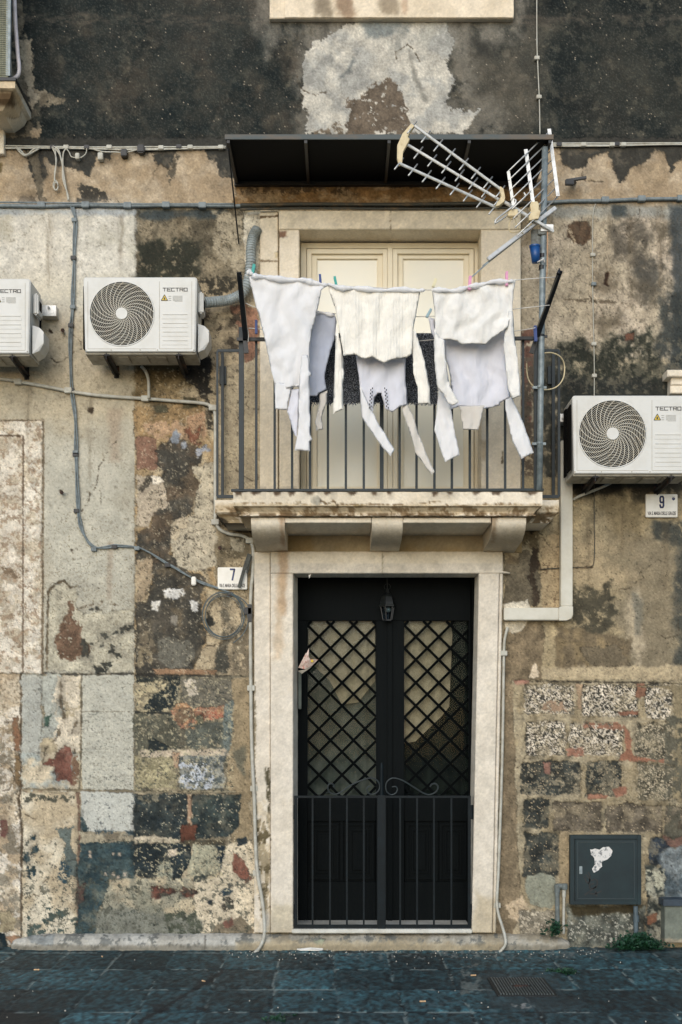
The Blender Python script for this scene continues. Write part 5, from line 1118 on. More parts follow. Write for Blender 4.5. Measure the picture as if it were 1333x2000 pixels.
# ------------------------------------------------------------------ cables, pipes, conduits
def pts3(pts, y, n=6, jit=0):
    return cr([P(q[0], q[1], q[2] if len(q) > 2 else y) for q in pts], n)
def run(name, pts, r, matl, label, cat, y=-.02, n=6, strands=None, clips=None, seg=8, group=None):
    m = MB(); c = pts3(pts, y, n)
    if strands:
        for (dx, dz, ph) in strands: m.tube([p_ + Vector((dx + .003 * math.sin(i * .5 + ph), -abs(dz) * .4, dz + .003 * math.sin(i * .37 + ph))) for i, p_ in enumerate(c)], r, 6)
    else: m.tube(c, r, seg)
    if not clips: return m.build(name, matl, None, True, label, cat, group)
    rt = root(name, (c[-1].x, y, min(p_.z for p_ in c)), label, cat, group); m.build('strand' if strands else 'tube', matl, rt, True)
    for (cx_, cy_, k) in clips:
        q = P(cx_, cy_, y); m = MB(); s_ = .012 + r
        m.box(q - Vector((s_ * 1.1, s_ * .9, s_ * .8)), q + Vector((s_ * 1.1, .02, s_ * .8)), .003); m.build('clip', M_blkpl if k == 'b' else (M_cond if k == 'w' else M_cab), rt)
    return rt
st3 = [(0, .008, 0), (0, 0, 2), (0, -.008, 4)]
run('cable_bundle', [(-200, 288), (0, 288), (150, 289), (250, 290), (330, 290), (441, 288)], .0055, M_cond, 'pale cable bundle along the wall from left edge to the canopy', 'cable', strands=st3,
    clips=[(104, 288, 'b'), (170, 288, 'b'), (275, 290, 'b'), (350, 287, 'b'), (315, 289, 'w'), (372, 288, 'w'), (432, 288, 'w'), (130, 288, 'w'), (214, 288, 'w')])
run('cable_bundle', [(1068, 283), (1200, 283), (1340, 281), (1600, 280)], .0055, M_cond, 'pale cable bundle along the wall right of the canopy', 'cable', strands=st3, clips=[(1092, 283, 'b'), (1140, 283, 'w'), (1196, 283, 'w'), (1205, 282, 'b'), (1218, 283, 'w')])
run('conduit', [(-200, 404), (0, 402), (80, 403), (160, 401), (260, 402), (330, 401), (430, 402), (470, 402), (540, 400)], .013, M_cab, 'grey conduit along the wall over the left panel, below the cable bundle', 'conduit',
    clips=[(82, 401, 'g'), (168, 401, 'g'), (250, 402, 'g'), (325, 401, 'g'), (396, 402, 'g')])
run('conduit', [(-200, 396), (0, 395), (240, 398), (460, 398)], .006, M_cab, 'thin dark cable lying on top of the left grey conduit', 'cable', y=-.03)
M_dkc = mat('dark_conduit', (62, 62, 54), .6, 0, (104, 86, 60), 12, .5, .7)
run('conduit', [(470, 401), (600, 399), (760, 400), (900, 398), (1050, 396)], .015, M_dkc, 'dark grimy conduit running just above the window lintel', 'conduit', y=-.035)
run('conduit', [(470, 409), (600, 407), (850, 408), (1000, 406)], .009, M_dkc, 'thinner dark pipe directly on top of the window lintel', 'conduit', y=-.07)
run('conduit', [(1065, 396), (1110, 393), (1180, 392), (1250, 389), (1340, 388), (1600, 386)], .013, M_cab, 'grey conduit along the wall right of the antenna mast', 'conduit', clips=[(1182, 391, 'g'), (1253, 389, 'g'), (1330, 388, 'g')])
run('cable_swag', [(32, 290), (44, 300), (50, 304), (58, 302), (68, 294), (78, 290)], .006, M_cond, 'short cable loop sagging below the bundle near the left edge', 'cable', y=-.03, strands=st3[:2])
run('cable_drop', [(102, 290), (109, 300), (110, 315), (108, 340), (108, 358)], .005, M_cond, 'short hanging cable end with coil, left of the double cable', 'cable', y=-.03, strands=st3[:2])
m = MB(); m.tube([P(109 + 5 * math.cos(t / 12 * 6.28), 362 + 9 * math.sin(t / 12 * 6.28), -.03) for t in range(13)], .004, 6); m.tube([P(110 + 4 * math.cos(t / 12 * 6.28), 364 + 8 * math.sin(t / 12 * 6.28), -.035) for t in range(13)], .004, 6)
m.build('wire_knot', M_cond, None, True, 'small coiled knot of wire at the end of the short hanging cable', 'wire')
run('cable_drop', [(104, 288), (116, 298), (122, 320), (124, 350), (132, 378), (134, 392)], .006, M_cond, 'double cable dropping from the upper bundle to the conduit', 'cable', y=-.028, strands=st3[:2])
run('cable_drop', [(130, 290), (124, 300), (124, 330), (130, 370), (134, 392)], .005, M_cond, 'single curved cable beside the double drop below the bundle', 'cable', y=-.03)
run('cable_drop', [(130, 290), (136, 298), (140, 306), (150, 308)], .004, M_cond, 'little cable feeding the junction box under the bundle', 'cable', y=-.03)
m = MB(); m.box(P(147, 310, -.05), P(155, 298, -.05) + Vector((0, .05, 0)), .004); m.build('junction_box', M_cond, None, False, 'tiny pale junction box under the upper cable bundle, left one', 'junction box')
m = MB(); m.box(P(191, 311, -.05), P(201, 297, -.05) + Vector((0, .05, 0)), .004); m.build('junction_box', M_cond, None, False, 'tiny junction box under the upper bundle beside the black clip, right one', 'junction box')
run('cable_drop', [(170, 290), (168, 300), (160, 307), (152, 308)], .004, M_cond, 'cable curling up from the left junction box', 'cable', y=-.03)
run('cable_swag', [(178, 290), (200, 296), (225, 297), (245, 298), (270, 292)], .005, M_cond, 'cable sagging under the bundle between two black clips', 'cable', y=-.035)
m = MB(); m.box(P(236, 304, -.06), P(248, 290, -.06) + Vector((0, .06, 0)), .005); m.build('cable_splice', M_blkpl, None, False, 'black taped splice hanging below the upper cable bundle', 'cable splice')
m = MB(); m.box(P(268, 297, -.065), P(282, 281, -.065) + Vector((0, .06, 0)), .008); m.build('cable_splice', M_blkpl, None, False, 'larger black splice box on the upper cable bundle', 'cable splice')
run('cable', [(141, 405), (147, 425), (147, 445), (145, 500), (143, 560), (142, 605), (138, 640), (138, 700), (140, 765), (147, 810), (148, 850), (149, 890), (150, 940), (153, 990), (154, 1010), (160, 1035), (172, 1058), (186, 1070), (205, 1070), (230, 1067), (268, 1070), (290, 1079), (320, 1097), (350, 1115), (385, 1135), (410, 1144), (440, 1155), (452, 1160)], .0055, M_cab,
    'long grey cable descending the pale panel then sloping to the number 7 tile', 'cable', y=-.022, strands=[(0, 0, 0), (.010, 0, 2), (-.006, .008, 4)],
    clips=[(146, 430, 'g'), (144, 504, 'b'), (143, 600, 'g'), (139, 636, 'b'), (140, 762, 'b'), (148, 884, 'g'), (148, 888, 'b'), (150, 998, 'b'), (184, 1073, 'g'), (224, 1068, 'b'), (268, 1071, 'g'), (328, 1104, 'b'), (450, 1160, 'b')])
m = MB()
for k in range(4):
    r0 = 38 + k * 1.7
    m.tube([P(437 + math.sin(k * 2.1) * 2.5 + r0 * .95 * math.cos(t / 40 * 6.2832), 1202 + math.cos(k * 1.7) * 2 + r0 * 1.06 * math.sin(t / 40 * 6.2832), -.03 - k * .004) for t in range(41)], .0026, 6)
m.tube(cr([P(*q, -.04) for q in [(452, 1158), (470, 1172), (483, 1200), (484, 1220), (474, 1240), (456, 1256)]]), .0036, 6); m.tube(cr([P(*q, -.045) for q in [(456, 1160), (476, 1172), (486, 1186), (486, 1200)]]), .004, 6)
m.build('cable_coil', mat('coil_cable', (84, 98, 102), .55), None, True, 'round coil of spare grey cable hanging under the number 7 tile', 'cable coil')
m = MB(); m.box(P(477, 1200, -.05), P(492, 1186, -.05) + Vector((0, .05, 0)), .004); m.box(P(484, 1215, -.05), P(492, 1180, -.05) + Vector((0, .05, 0)), .003); m.build('black_clamp', M_blkpl, None, False, 'black clamp holding the coil cable to the pale conduit', 'clamp')
m = MB(); m.box(P(374, 1143, -.04), P(383, 1126, -.04) + Vector((0, .04, 0)), .006); m.build('plaster_tie', M_sign, None, False, 'small white plaster lump tying down the sloping cable', 'cable tie')
run('drain_conduit', [(-200, 722), (0, 740), (40, 746), (100, 757), (140, 765), (200, 773), (290, 779), (340, 783), (390, 787), (408, 791), (418, 800), (421, 820), (421, 900), (421, 1000), (421, 1018), (430, 1034), (450, 1043), (472, 1046), (488, 1055), (495, 1075), (494, 1120, -.03), (490, 1170, -.03), (490, 1300, -.04), (492, 1450, -.05), (497, 1560, -.06), (500, 1660, -.06), (504, 1710, -.065), (512, 1755, -.075), (517, 1800, -.10), (516, 1830, -.135), (508, 1850, -.15), (497, 1862, -.17)],
    .0125, M_cond, 'pale drain conduit crossing the left panel and running down left of the door', 'conduit', y=-.10 + .075, n=5, clips=[(36, 746, 'w'), (134, 763, 'w'), (284, 779, 'w'), (416, 797, 'w'), (421, 1020, 'w'), (488, 1056, 'w'), (491, 1344, 'w'), (497, 1540, 'w'), (502, 1705, 'w')])
run('drain_hose', [(276, 715), (284, 724), (290, 740), (291, 760), (291, 778)], .011, M_cond, 'short pale hose from the middle air conditioner down to the conduit', 'hose', y=-.05)
run('drain_conduit', [(992, 1225), (988, 1240), (985, 1260), (984, 1320), (982, 1450), (979, 1560), (974, 1700, -.05), (971, 1760, -.06), (974, 1785, -.07), (981, 1808, -.09), (987, 1830, -.13), (987, 1846, -.145), (976, 1860, -.16)], .0105, M_cond,
    'thin pale conduit running down right of the doorway onto the plinth', 'conduit', y=-.03, clips=[(984, 1276, 'w'), (971, 1768, 'w')])
run('drain_hose', [(1120, 976), (1130, 970), (1150, 962), (1175, 952), (1192, 944), (1205, 936)], .010, M_cond, 'pale hose from the right air conditioner bending to the white trunking', 'hose', y=-.05)
run('wall_cable', [(1049, -200), (1049, 60), (1051, 130), (1054, 200), (1055, 263)], .0045, M_cond, 'thin pale cable hanging down the dark stucco above the antenna', 'cable', y=-.02, clips=[(1049, 114, 'w'), (1053, 190, 'w')])
run('wall_cable', [(1164, 398), (1160, 410), (1158, 440), (1158, 560), (1161, 700), (1161, 780)], .0035, M_cond, 'thin wire down the stained wall onto the right air conditioner', 'wire', y=-.012, clips=[(1158, 498, 'w'), (1160, 555, 'g'), (1160, 672, 'w'), (1161, 734, 'w')])
run('wall_cable', [(1161, 930), (1161, 1000), (1161, 1090), (1152, 1107), (1120, 1108), (1052, 1112)], .003, M_dkc, 'thin brown wire down the wall below the right air conditioner', 'wire', y=-.012)
# ribbed duct
c = cr([P(503, 448, -.04), P(495, 462, -.06), P(491, 485, -.07), P(490, 515, -.08), P(486, 545, -.08), P(474, 572, -.08), P(450, 585, -.09), P(425, 589, -.12), P(398, 591, -.20)], 22)
m = MB(); m.tube(c, .037, 16, rad=[.038 if i % 4 < 2 else .033 for i in range(len(c))]); m.build('ribbed_duct', M_duct, None, False, 'grey ribbed hose from the window side bending to the middle air conditioner', 'duct')
# white trunking
tr = root('trunking', P(1060, 1212, -.04), 'cream plastic trunking turning from below the right air conditioner to the doorway', 'trunking')
yt = -.07
m = MB(); m.box(P(1096, 1184, yt), P(1119, 860, yt) + Vector((0, .068, 0)), .005); m.build('vertical_run', M_trunk, tr); m = MB(); m.box(P(985, 1211, yt), P(1092, 1187, yt) + Vector((0, .068, 0)), .005); m.build('horizontal_run', M_trunk, tr)
m = MB(); a = P(1092, 1211, yt - .004); 
poly = [(1092, 1187), (1096, 1184), (1120, 1184), (1120, 1200), (1117, 1208), (1108, 1212), (1092, 1212)]
m.prism([(P(x, y, yt - .004).x, P(x, y, yt - .004).z) for x, y in poly][::-1], yt - .004, -.002); m.build('elbow', M_trunk, tr, bevel=.004)

# ------------------------------------------------------------------ number tiles
def text_mesh(s, h, sx=1, depth=.001, bold=0.0):
    cu = bpy.data.curves.new('t', 'FONT'); cu.body = s; cu.size = h; cu.extrude = depth; cu.offset = bold; cu.align_x = 'CENTER'; cu.align_y = 'CENTER'
    ob = bpy.data.objects.new('t', cu); COL.objects.link(ob); dg = bpy.context.evaluated_depsgraph_get(); dg.update()
    me = bpy.data.meshes.new_from_object(ob.evaluated_get(dg)); V = [(v.co.x * sx, -v.co.z, v.co.y) for v in me.vertices]; F = [tuple(p_.vertices) for p_ in me.polygons]
    bpy.data.objects.remove(ob); bpy.data.curves.remove(cu); bpy.data.meshes.remove(me); return V, F
def num_tile(x0, y0, x1, y1, n, label, crest=False):
    yy = -.03; c_ = P((x0 + x1) / 2, (y0 + y1) / 2, yy); k = (D + yy) / FPX
    r = root('house_number', P((x0 + x1) / 2, y1, yy), label, 'sign', 'street number tiles')
    m = MB(); m.box(P(x0, y1, yy), P(x1, y0, yy) + Vector((0, .028, 0)), .004); m.build('tile', M_sign, r)
    path = {'7': [(-.5, .5), (.5, .5), (.42, .3), (.0, -.5)], '9': [(.5, .05), (.3, -.04), (-.3, -.04), (-.5, .08), (-.5, .36), (-.3, .5), (.3, .5), (.5, .36), (.5, -.34), (.3, -.5), (-.3, -.5), (-.5, -.36), (-.5, -.26)]}[n]
    m = MB(); dh = 21 * k; dw = 6.5 * k if n == '9' else 8 * k; q = [Vector((c_.x + a_ * dw, yy - .0015, c_.z + 7 * k + b_ * dh)) for a_, b_ in path]
    for i in range(len(q) - 1):
        d_ = (q[i + 1] - q[i]).normalized() * .003; m.bar(q[i] - d_, q[i + 1] + d_, .0125, .0025)
    m.build('number', M_ink, r)
    V, F = text_mesh('VIA S. MARIA DELLE GRAZIE', 9.5 * k, .60, .0008, .0008)
    wmax = max(v[0] for v in V) - min(v[0] for v in V); s_ = (x1 - x0 - 7) * k / wmax
    m = MB(); m.add([(c_.x + v[0] * s_, yy - .0012 + v[1], c_.z - (y1 - y0) * k * .5 + 7 * k + v[2]) for v in V], F); m.build('street_name', M_text, r)
    if crest:
        m = MB(); q = P(x1 - 8, y0 + 9, yy - .001); m.prism([(q.x - .011, q.z + .006), (q.x - .011, q.z - .006), (q.x, q.z - .014), (q.x + .011, q.z - .006), (q.x + .011, q.z + .006)], yy - .0012, yy - .0001); m.prism([(q.x - .007, q.z + .008), (q.x + .007, q.z + .008), (q.x + .008, q.z + .015), (q.x, q.z + .012), (q.x - .008, q.z + .015)][::1], yy - .0012, yy - .0001); m.build('crest', M_ink, r)
    return r
num_tile(425.5, 1108, 483, 1151, '7', 'white tile reading 7, half hidden by a grey strip, left of the doorway')
num_tile(1262, 965, 1324, 1010, '9', 'clean white tile reading 9 under the right air conditioner', True)
m = MB(); m.bar(P(467, 1148, -.055), P(478, 1110, -.07), .024, .006); m.bar(P(478, 1112, -.07), P(488, 1082, -.06), .03, .008); m.bar(P(483, 1120, -.06), P(491, 1086, -.05), .012, .01); m.build('metal_strap', mat('old_grey_strap', (78, 80, 74), .7, 0, (46, 46, 42), 20), None, False, 'bent grey strap hanging across the number 7 tile', 'strap')

# ------------------------------------------------------------------ clothes rack and lines
rk = root('clothes_rack', P(760, 665, -.66), 'black folding clothes line rack fixed on the balcony rail with lines between two arms', 'clothes rack')
tipL, tipR = P(471, 538, -1.0), P(1091, 538, -1.0); bL, bR = P(484, 662, -.68), P(1048, 648, -.68)
m = MB(); m.bar(bL, tipL, .030, .012, (1, 0, 0)); m.bar(bL + Vector((-.015, 0, 0)), tipL + Vector((-.012, 0, .02)), .012, .03, (1, 0, 0)); m.build('arm', M_black, rk)
m = MB(); m.bar(bR, tipR, .030, .012, (1, 0, 0)); m.bar(bR + Vector((.010, 0, -.02)), tipR + Vector((.012, 0, .03)), .014, .03, (1, 0, 0)); m.tube([tipR + Vector((0, 0, .01)), tipR + Vector((.01, 0, .05))], .012, 8, rad=[.014, .002]); m.build('arm', M_black, rk)
m = MB(); m.bar(P(463, 663, -.66), P(519, 663, -.66), .02, .02, (0, 0, 1)); m.bar(P(482, 690, -.66), P(478, 650, -.66), .03, .02); m.build('clamp_bar', M_black, rk)
m = MB(); m.bar(P(1008, 661, -.66), P(1052, 661, -.66), .02, .02, (0, 0, 1)); m.bar(P(1038, 690, -.64), P(1056, 640, -.66), .03, .02); m.build('clamp_bar', M_black, rk)
yl = [-.97, -.86, -.74]
def lerp_arm(b, t, y): f = (y - b.y) / (t.y - b.y); return b + (t - b) * f
def line_pts(k):
    A, B = lerp_arm(bL, tipL, yl[k]), lerp_arm(bR, tipR, yl[k])
    return A, B
M_line = mat('white_cord', (216, 212, 204), .7)
sagp = {0: [(478, 537), (500, 541), (560, 549), (640, 557), (740, 562), (825, 566), (860, 566), (920, 562), (1000, 548), (1086, 541)],
        1: [(480, 592), (520, 604), (650, 612), (760, 618), (830, 618), (900, 614), (1000, 604), (1074, 596)],
        2: [(486, 641), (510, 643), (600, 656), (760, 668), (860, 662), (1010, 646), (1046, 640)]}
for k in range(3): m = MB(); m.tube(cr([P(a_, b_, yl[k]) for a_, b_ in sagp[k]], 5), .0028, 6); m.build('line', M_line, rk, True)
m = MB(); m.tube(cr([P(484, 641, -.72), P(486, 655, -.71), P(485, 668, -.70)]), .003, 6); m.build('knot_end', M_line, rk, True)

def resample(poly, d):
    out = []
    for i in range(len(poly)):
        a_, b_ = Vector(poly[i]), Vector(poly[(i + 1) % len(poly)]); n = max(1, int((b_ - a_).length / d))
        for k in range(n): out.append(a_ + (b_ - a_) * k / n)
    return out
_gs = [0]
def cloth_piece(m, poly, y, th=.012, fold=.014, fx=.05, fy=.012, tilt=0.0, rnd=True, dd=3.2, crumple=.004):
    fold = fold * .9
    """soft closed pillow-like sheet following an outline given in photo pixels at depth y"""
    _gs[0] += 1; sd_ = _gs[0] * 1.37
    bp = resample(poly, 3.0)
    if rnd == 2:   # round off corners
        n = len(bp); bp = [(bp[i - 1] + bp[i] * 2 + bp[(i + 1) % n]) / 4 for i in range(n)]
    A = np.array([(v.x, v.y) for v in bp]); A[:, 0] += 1.0 * fbm(A[:, 1] * .08, A[:, 0] * .02, 2, sd_); 
    xs = np.arange(A[:, 0].min(), A[:, 0].max(), dd); ys = np.arange(A[:, 1].min(), A[:, 1].max(), dd)
    gx_, gy_ = np.meshgrid(xs, ys); gx_ = gx_.ravel(); gy_ = gy_.ravel(); pl = [tuple(v) for v in A]
    d_ = sdist(gx_, gy_, pl); K = d_ < -dd * .55; ip = np.stack([gx_[K], gy_[K]], 1)
    allp = [Vector(v) for v in A] + [Vector(v) for v in ip]
    vs, es, fs, *_ = delaunay_2d_cdt(allp, [], [list(range(len(A)))], 1, 1e-5)
    vx = np.array([v.x for v in vs]); vy = np.array([v.y for v in vs]); dist = -sdist(vx, vy, pl); nb_ = dist > .8
    q = np.clip(dist / 4.5, 0, 1); puff = th * .13 * np.sqrt(np.clip(1 - (1 - q) ** 2, 0, 1))
    y0 = vy.min(); hang = np.clip((vy - y0) / 40, 0, 1)
    f_ = fold * hang * (fbm(vx * fx, vy * fy, 3, sd_) * 1.4 + .5 * np.sin(vx * fx * 3.2 + 2 * fbm(vx * .01, vy * .015, 2, sd_ + 3) * 3)) + crumple * fbm(vx * .09, vy * .07, 3, sd_ + 7) + .0022 * fbm(vx * .16, vy * .05, 3, sd_ + 9)
    yy = y + f_ + tilt * (vy - y0) / 100
    # project with the undistorted depth so that the outline keeps its real size
    k = (D + y) / FPX; X = (vx - CX) * k; Z = EYE - (vy - HZ) * k
    V1 = [(X[i], yy[i] - puff[i], Z[i]) for i in range(len(vs))]; idx2 = {}; V2 = []
    for i in range(len(vs)):
        if nb_[i]: idx2[i] = len(V1) + len(V2); V2.append((X[i], yy[i] + puff[i] + .001, Z[i]))
        else: idx2[i] = i
    F = []
    for f in fs:
        f = list(f); a_, b_, c_ = [Vector((vx[j], vy[j])) for j in f[:3]]
        F.append(f); g_ = [idx2[j] for j in f][::-1]
        if len(set(g_) & set(f)) < 3: F.append(g_)
    m.add(V1 + V2, F)
def roll(m, pts, y, r, sd_=0):
    c = cr([P(a_, b_, y) for a_, b_ in pts], 8); n = len(c)
    m.tube([p_ + Vector((0, .004 * math.sin(i * .7 + sd_), .004 * math.sin(i * .43 + sd_ * 2))) for i, p_ in enumerate(c)], r, 12, rad=[r * (.8 + .25 * math.sin(i * .55 + sd_) + .12 * math.sin(i * 1.7)) * min(1, .35 + min(i, n - 1 - i) * .3) for i in range(n)])
def cA(l): return [(x / 3.809 + 430, y / 3.809 + 500) for x, y in l]
def cB(l): return [(x / 3.703 + 750, y / 3.703 + 500) for x, y in l]
gl = 'washing hung on the balcony lines'
def garment(name, label, cat, pieces, matl, rolls=(), children=()):
    m = MB()
    for (poly, y, kw) in pieces: cloth_piece(m, poly, y, **kw)
    o = m.build(name, matl, None, True, label, cat, gl)
    for (pts, y, r) in rolls: m = MB(); roll(m, pts, y, r, len(label)); m.build('folded_edge', M_white if name != 'top' else matl, o, True)
    for (nm, poly, y, kw, mt) in children:
        m = MB(); cloth_piece(m, poly, y, **kw); m.build(nm, mt, o, True)
    return o
Y0, Y1_, Y2_ = yl
# 1: white trousers / shirt on the left
garment('shirt', 'plain white long shirt pegged upside down at the left end of the front line', 'shirt',
    [(cA([(205, 118), (300, 140), (500, 160), (700, 190), (800, 218), (755, 262), (725, 400), (690, 540), (668, 690), (665, 830), (640, 900), (590, 965), (500, 985), (440, 965), (405, 945), (375, 830), (345, 680), (300, 480), (255, 320), (225, 200)]), Y0, dict(th=.02, fold=.022, fx=.03, fy=.012)),
     (cA([(408, 935), (500, 950), (598, 955), (535, 985), (515, 1060), (500, 1145), (413, 1140)]), Y0 + .01, dict(th=.016, fold=.01))], M_white,
    [([(483, 530), (492, 536), (500, 540), (530, 543), (580, 547), (615, 552), (640, 558)], Y0 - .012, .020)],
    [('sleeve', cA([(610, 735), (655, 735), (668, 850), (683, 885), (668, 895), (672, 1330), (692, 1368), (668, 1380), (670, 1450), (555, 1447), (578, 1330), (583, 1200), (590, 900)]), Y0 - .03, dict(th=.022, fold=.012, fx=.07), M_white),
     ('sleeve', cA([(530, 990), (588, 990), (588, 1170), (575, 1350), (555, 1330), (500, 1160), (515, 1060)]), Y0 + .02, dict(th=.012, fold=.012, fx=.07), M_lilac)])
# 2: blue grey top on the second line
garment('shirt', 'blue grey top hanging behind, between the white shirt and the cable knit sweater', 'shirt',
    [(cA([(600, 410), (715, 415), (855, 428), (868, 480), (870, 540), (860, 600), (820, 720), (790, 830), (780, 900), (792, 992), (740, 1020), (720, 1045), (655, 1040), (600, 1000), (600, 760)]), Y1_, dict(th=.014, fold=.02, fx=.04))], M_blue,
    [([(600, 608), (620, 611), (640, 613), (655, 616)], Y1_ - .008, .013)],
    [('sleeve', cA([(740, 1025), (800, 1000), (795, 1080), (757, 1200), (768, 1290), (715, 1300), (706, 1240), (735, 1130)]), Y1_ + .01, dict(th=.014, fold=.01, fx=.08), M_cotbg)])
# 3: cable knit sweater
garment('sweater', 'cream cable knit sweater hung upside down in the middle of the front line', 'sweater',
    [([(640, 557), (700, 563), (750, 565), (790, 567), (822, 567), (814, 608), (808, 646), (805, 692), (795, 698), (766, 704), (750, 711), (727, 699), (713, 703), (692, 693), (671, 696), (662, 640), (655, 600), (646, 575)], Y0, dict(th=.03, fold=.018, fx=.05, fy=.01, tilt=-.01))], M_knit,
    [([(640, 556), (670, 562), (700, 564), (750, 566), (800, 567), (830, 566)], Y0 - .014, .018)],
    [('sleeve', cA([(862, 500), (880, 560), (915, 740), (925, 870), (915, 950), (920, 1140), (840, 1172), (850, 900), (858, 700)]), Y0 + .012, dict(th=.026, fold=.012, fx=.08), M_knit),
     ('sleeve', cB([(205, 560), (225, 525), (262, 640), (302, 790), (332, 950), (340, 1072), (248, 1070), (245, 950), (212, 850)]), Y0 + .012, dict(th=.026, fold=.012, fx=.08), M_knit)])
# 4: lilac openwork top behind it
garment('top', 'pale lilac top with pierced neckline hanging behind the cable knit sweater', 'top',
    [([(690, 660), (795, 660), (794, 700), (793, 743), (797, 790), (780, 796), (766, 806), (752, 798), (748, 780), (744, 768), (738, 768), (732, 778), (731, 790), (728, 806), (718, 790), (708, 775), (702, 745), (696, 700)], Y1_ - .02, dict(th=.014, fold=.014, fx=.05))], M_lilac, (),
    [('sleeve', cA([(1040, 950), (1105, 1100), (1180, 1245), (1240, 1340), (1300, 1440), (1272, 1490), (1220, 1440), (1120, 1300), (1055, 1200), (1045, 1100)]), Y1_ - .03, dict(th=.016, fold=.01, fx=.08), M_white),
     ('sleeve', cB([(130, 1100), (165, 1060), (210, 1150), (260, 1300), (330, 1480), (370, 1560), (350, 1582), (310, 1540), (230, 1420), (180, 1250), (140, 1150)]), Y1_ - .01, dict(th=.014, fold=.01, fx=.08), M_cotbg)])
# pierced dots of its neckline
tp = bpy.context.scene.objects['top']; m = MB()
for i in range(6):
    for (sx, s0x, dx) in ((-1, 728, -.9), (1, 752, 1.2)):
        for r_ in (0, 3.2): q = P(s0x + sx * r_ + dx * i * .6, 758 + i * 7 + r_, Y1_ - .052); m.box(q - Vector((.003, .002, .004)), q + Vector((.003, .012, .004)), .001)
m.build('eyelets', M_dark, tp)
# 5: cream sweater right
garment('sweater', 'plain fine cream sweater pegged with pink pegs at the right end of the front line', 'sweater',
    [(cB([(345, 240), (420, 252), (550, 240), (620, 215), (780, 190), (900, 190), (955, 165), (940, 250), (930, 400), (893, 530), (830, 570), (790, 592), (740, 640), (640, 636), (560, 636), (530, 615), (440, 602), (400, 640), (372, 600), (368, 400)]), Y0, dict(th=.026, fold=.022, fx=.035, fy=.012))], M_knit2,
    [([(845, 565), (870, 568), (900, 565), (920, 560), (950, 553), (985, 550), (1003, 548)], Y0 - .014, .018)],
    [('sleeve', cB([(366, 520), (400, 590), (440, 610), (445, 700), (455, 800), (485, 950), (542, 1062), (500, 1082), (460, 1060), (440, 1000), (400, 970), (384, 930), (370, 800), (362, 650)]), Y0 - .015, dict(th=.028, fold=.016, fx=.07), M_knit2),
     ('sleeve', cB([(880, 520), (902, 400), (932, 400), (952, 600), (972, 800), (982, 880), (992, 1012), (930, 1032), (900, 950), (880, 800), (868, 640)]), Y0 - .01, dict(th=.026, fold=.014, fx=.07), M_knit2)])
# 6: white-lilac shirt behind
garment('shirt', 'pale lilac white shirt with both sleeves down, behind the plain cream sweater', 'shirt',
    [(cB([(425, 520), (880, 500), (885, 800), (915, 1020), (880, 1042), (840, 1062), (840, 1080), (730, 1100), (560, 1087), (480, 1112), (470, 1040), (490, 1000), (490, 900), (455, 760)]), Y1_, dict(th=.016, fold=.022, fx=.035, fy=.008)),
     (cB([(320, 440), (365, 455), (380, 620), (345, 560)]), Y1_, dict(th=.008, fold=.0))], M_lilac, (),
    [('shirt_tail', cB([(545, 1085), (730, 1080), (685, 1256), (572, 1256)]), Y1_ - .02, dict(th=.010, fold=.01, fx=.06), M_cotbg),
     ('sleeve', cB([(395, 960), (440, 1000), (480, 1070), (500, 1200), (550, 1440), (445, 1490), (390, 1340), (365, 1260), (383, 1100)]), Y1_ - .02, dict(th=.02, fold=.012, fx=.06), M_white),
     ('sleeve', cB([(880, 1030), (925, 1020), (962, 1100), (1030, 1260), (1085, 1422), (995, 1468), (930, 1340), (900, 1200), (878, 1110)]), Y1_ - .01, dict(th=.02, fold=.012, fx=.06), M_white)])
# shaggy rug on the rail
M_rug = mat('shaggy_rug', (34, 37, 42), .95, 0, (150, 154, 160), 130, .46, .62, spec=.1)
rg = root('rug', P(730, 788, -.66), 'dark shaggy speckled rug draped over the balcony rail behind the washing', 'rug')
yru = -.665; m = MB(); m.box(P(608, 785, yru), P(855, 656, yru) + Vector((0, .02, 0)), .004); a = P(608, 656, yru); b = P(855, 656, yru); m.box((a.x, yru, a.z - .001), (b.x, -.56, a.z + .02), .004); m.build('backing', M_rug, rg)
m = MB(); rr = random.Random(3)
for i in range(9000):
    px = rr.uniform(607, 856); py = rr.uniform(652, 788); q = P(px, py, yru - .002); L_ = rr.uniform(.014, .03); an = rr.uniform(-1.0, 1.0)
    d_ = Vector((math.sin(an), rr.uniform(-.8, -.2), -math.cos(an) if rr.random() > .12 else .6)).normalized() * L_; w_ = Vector((math.cos(an), 0, math.sin(an))) * .0028
    m.add([q - w_, q + w_, q + d_ + w_ * .4, q + d_ - w_ * .4], [(0, 1, 2, 3)])
m.build('pile', M_rug, rg)
# pegs
def peg(px, py, y, matl, ang, label, h=22, w=6):
    r = root('clothes_peg', P(px, py + h / 2, y), label, 'clothes peg', 'clothes pegs on the lines'); k = (D + y) / FPX; M_ = Matrix.Translation(P(px, py, y)) @ Matrix.Rotation(math.radians(ang), 4, 'Y')
    for s_ in (-1, 1):
        m = MB(); hx, hz = w * k / 2, h * k / 2
        V = [(-hx, s_ * .004, -hz), (hx, s_ * .004, -hz), (hx * .9, s_ * .012, hz), (-hx * .9, s_ * .012, hz), (-hx, s_ * .009, -hz), (hx, s_ * .009, -hz), (hx * .9, s_ * .017, hz), (-hx * .9, s_ * .017, hz)]
        m.add([M_ @ Vector(v) for v in V], [(0, 1, 2, 3), (7, 6, 5, 4), (0, 4, 5, 1), (1, 5, 6, 2), (2, 6, 7, 3), (3, 7, 4, 0)]); m.build('peg_leg', matl, r)
    m = MB(); m.tube([M_ @ Vector((-.008, 0, 0)), M_ @ Vector((.008, 0, 0))], .005, 8); m.build('spring', M_alu, r)
yp = Y0 - .012
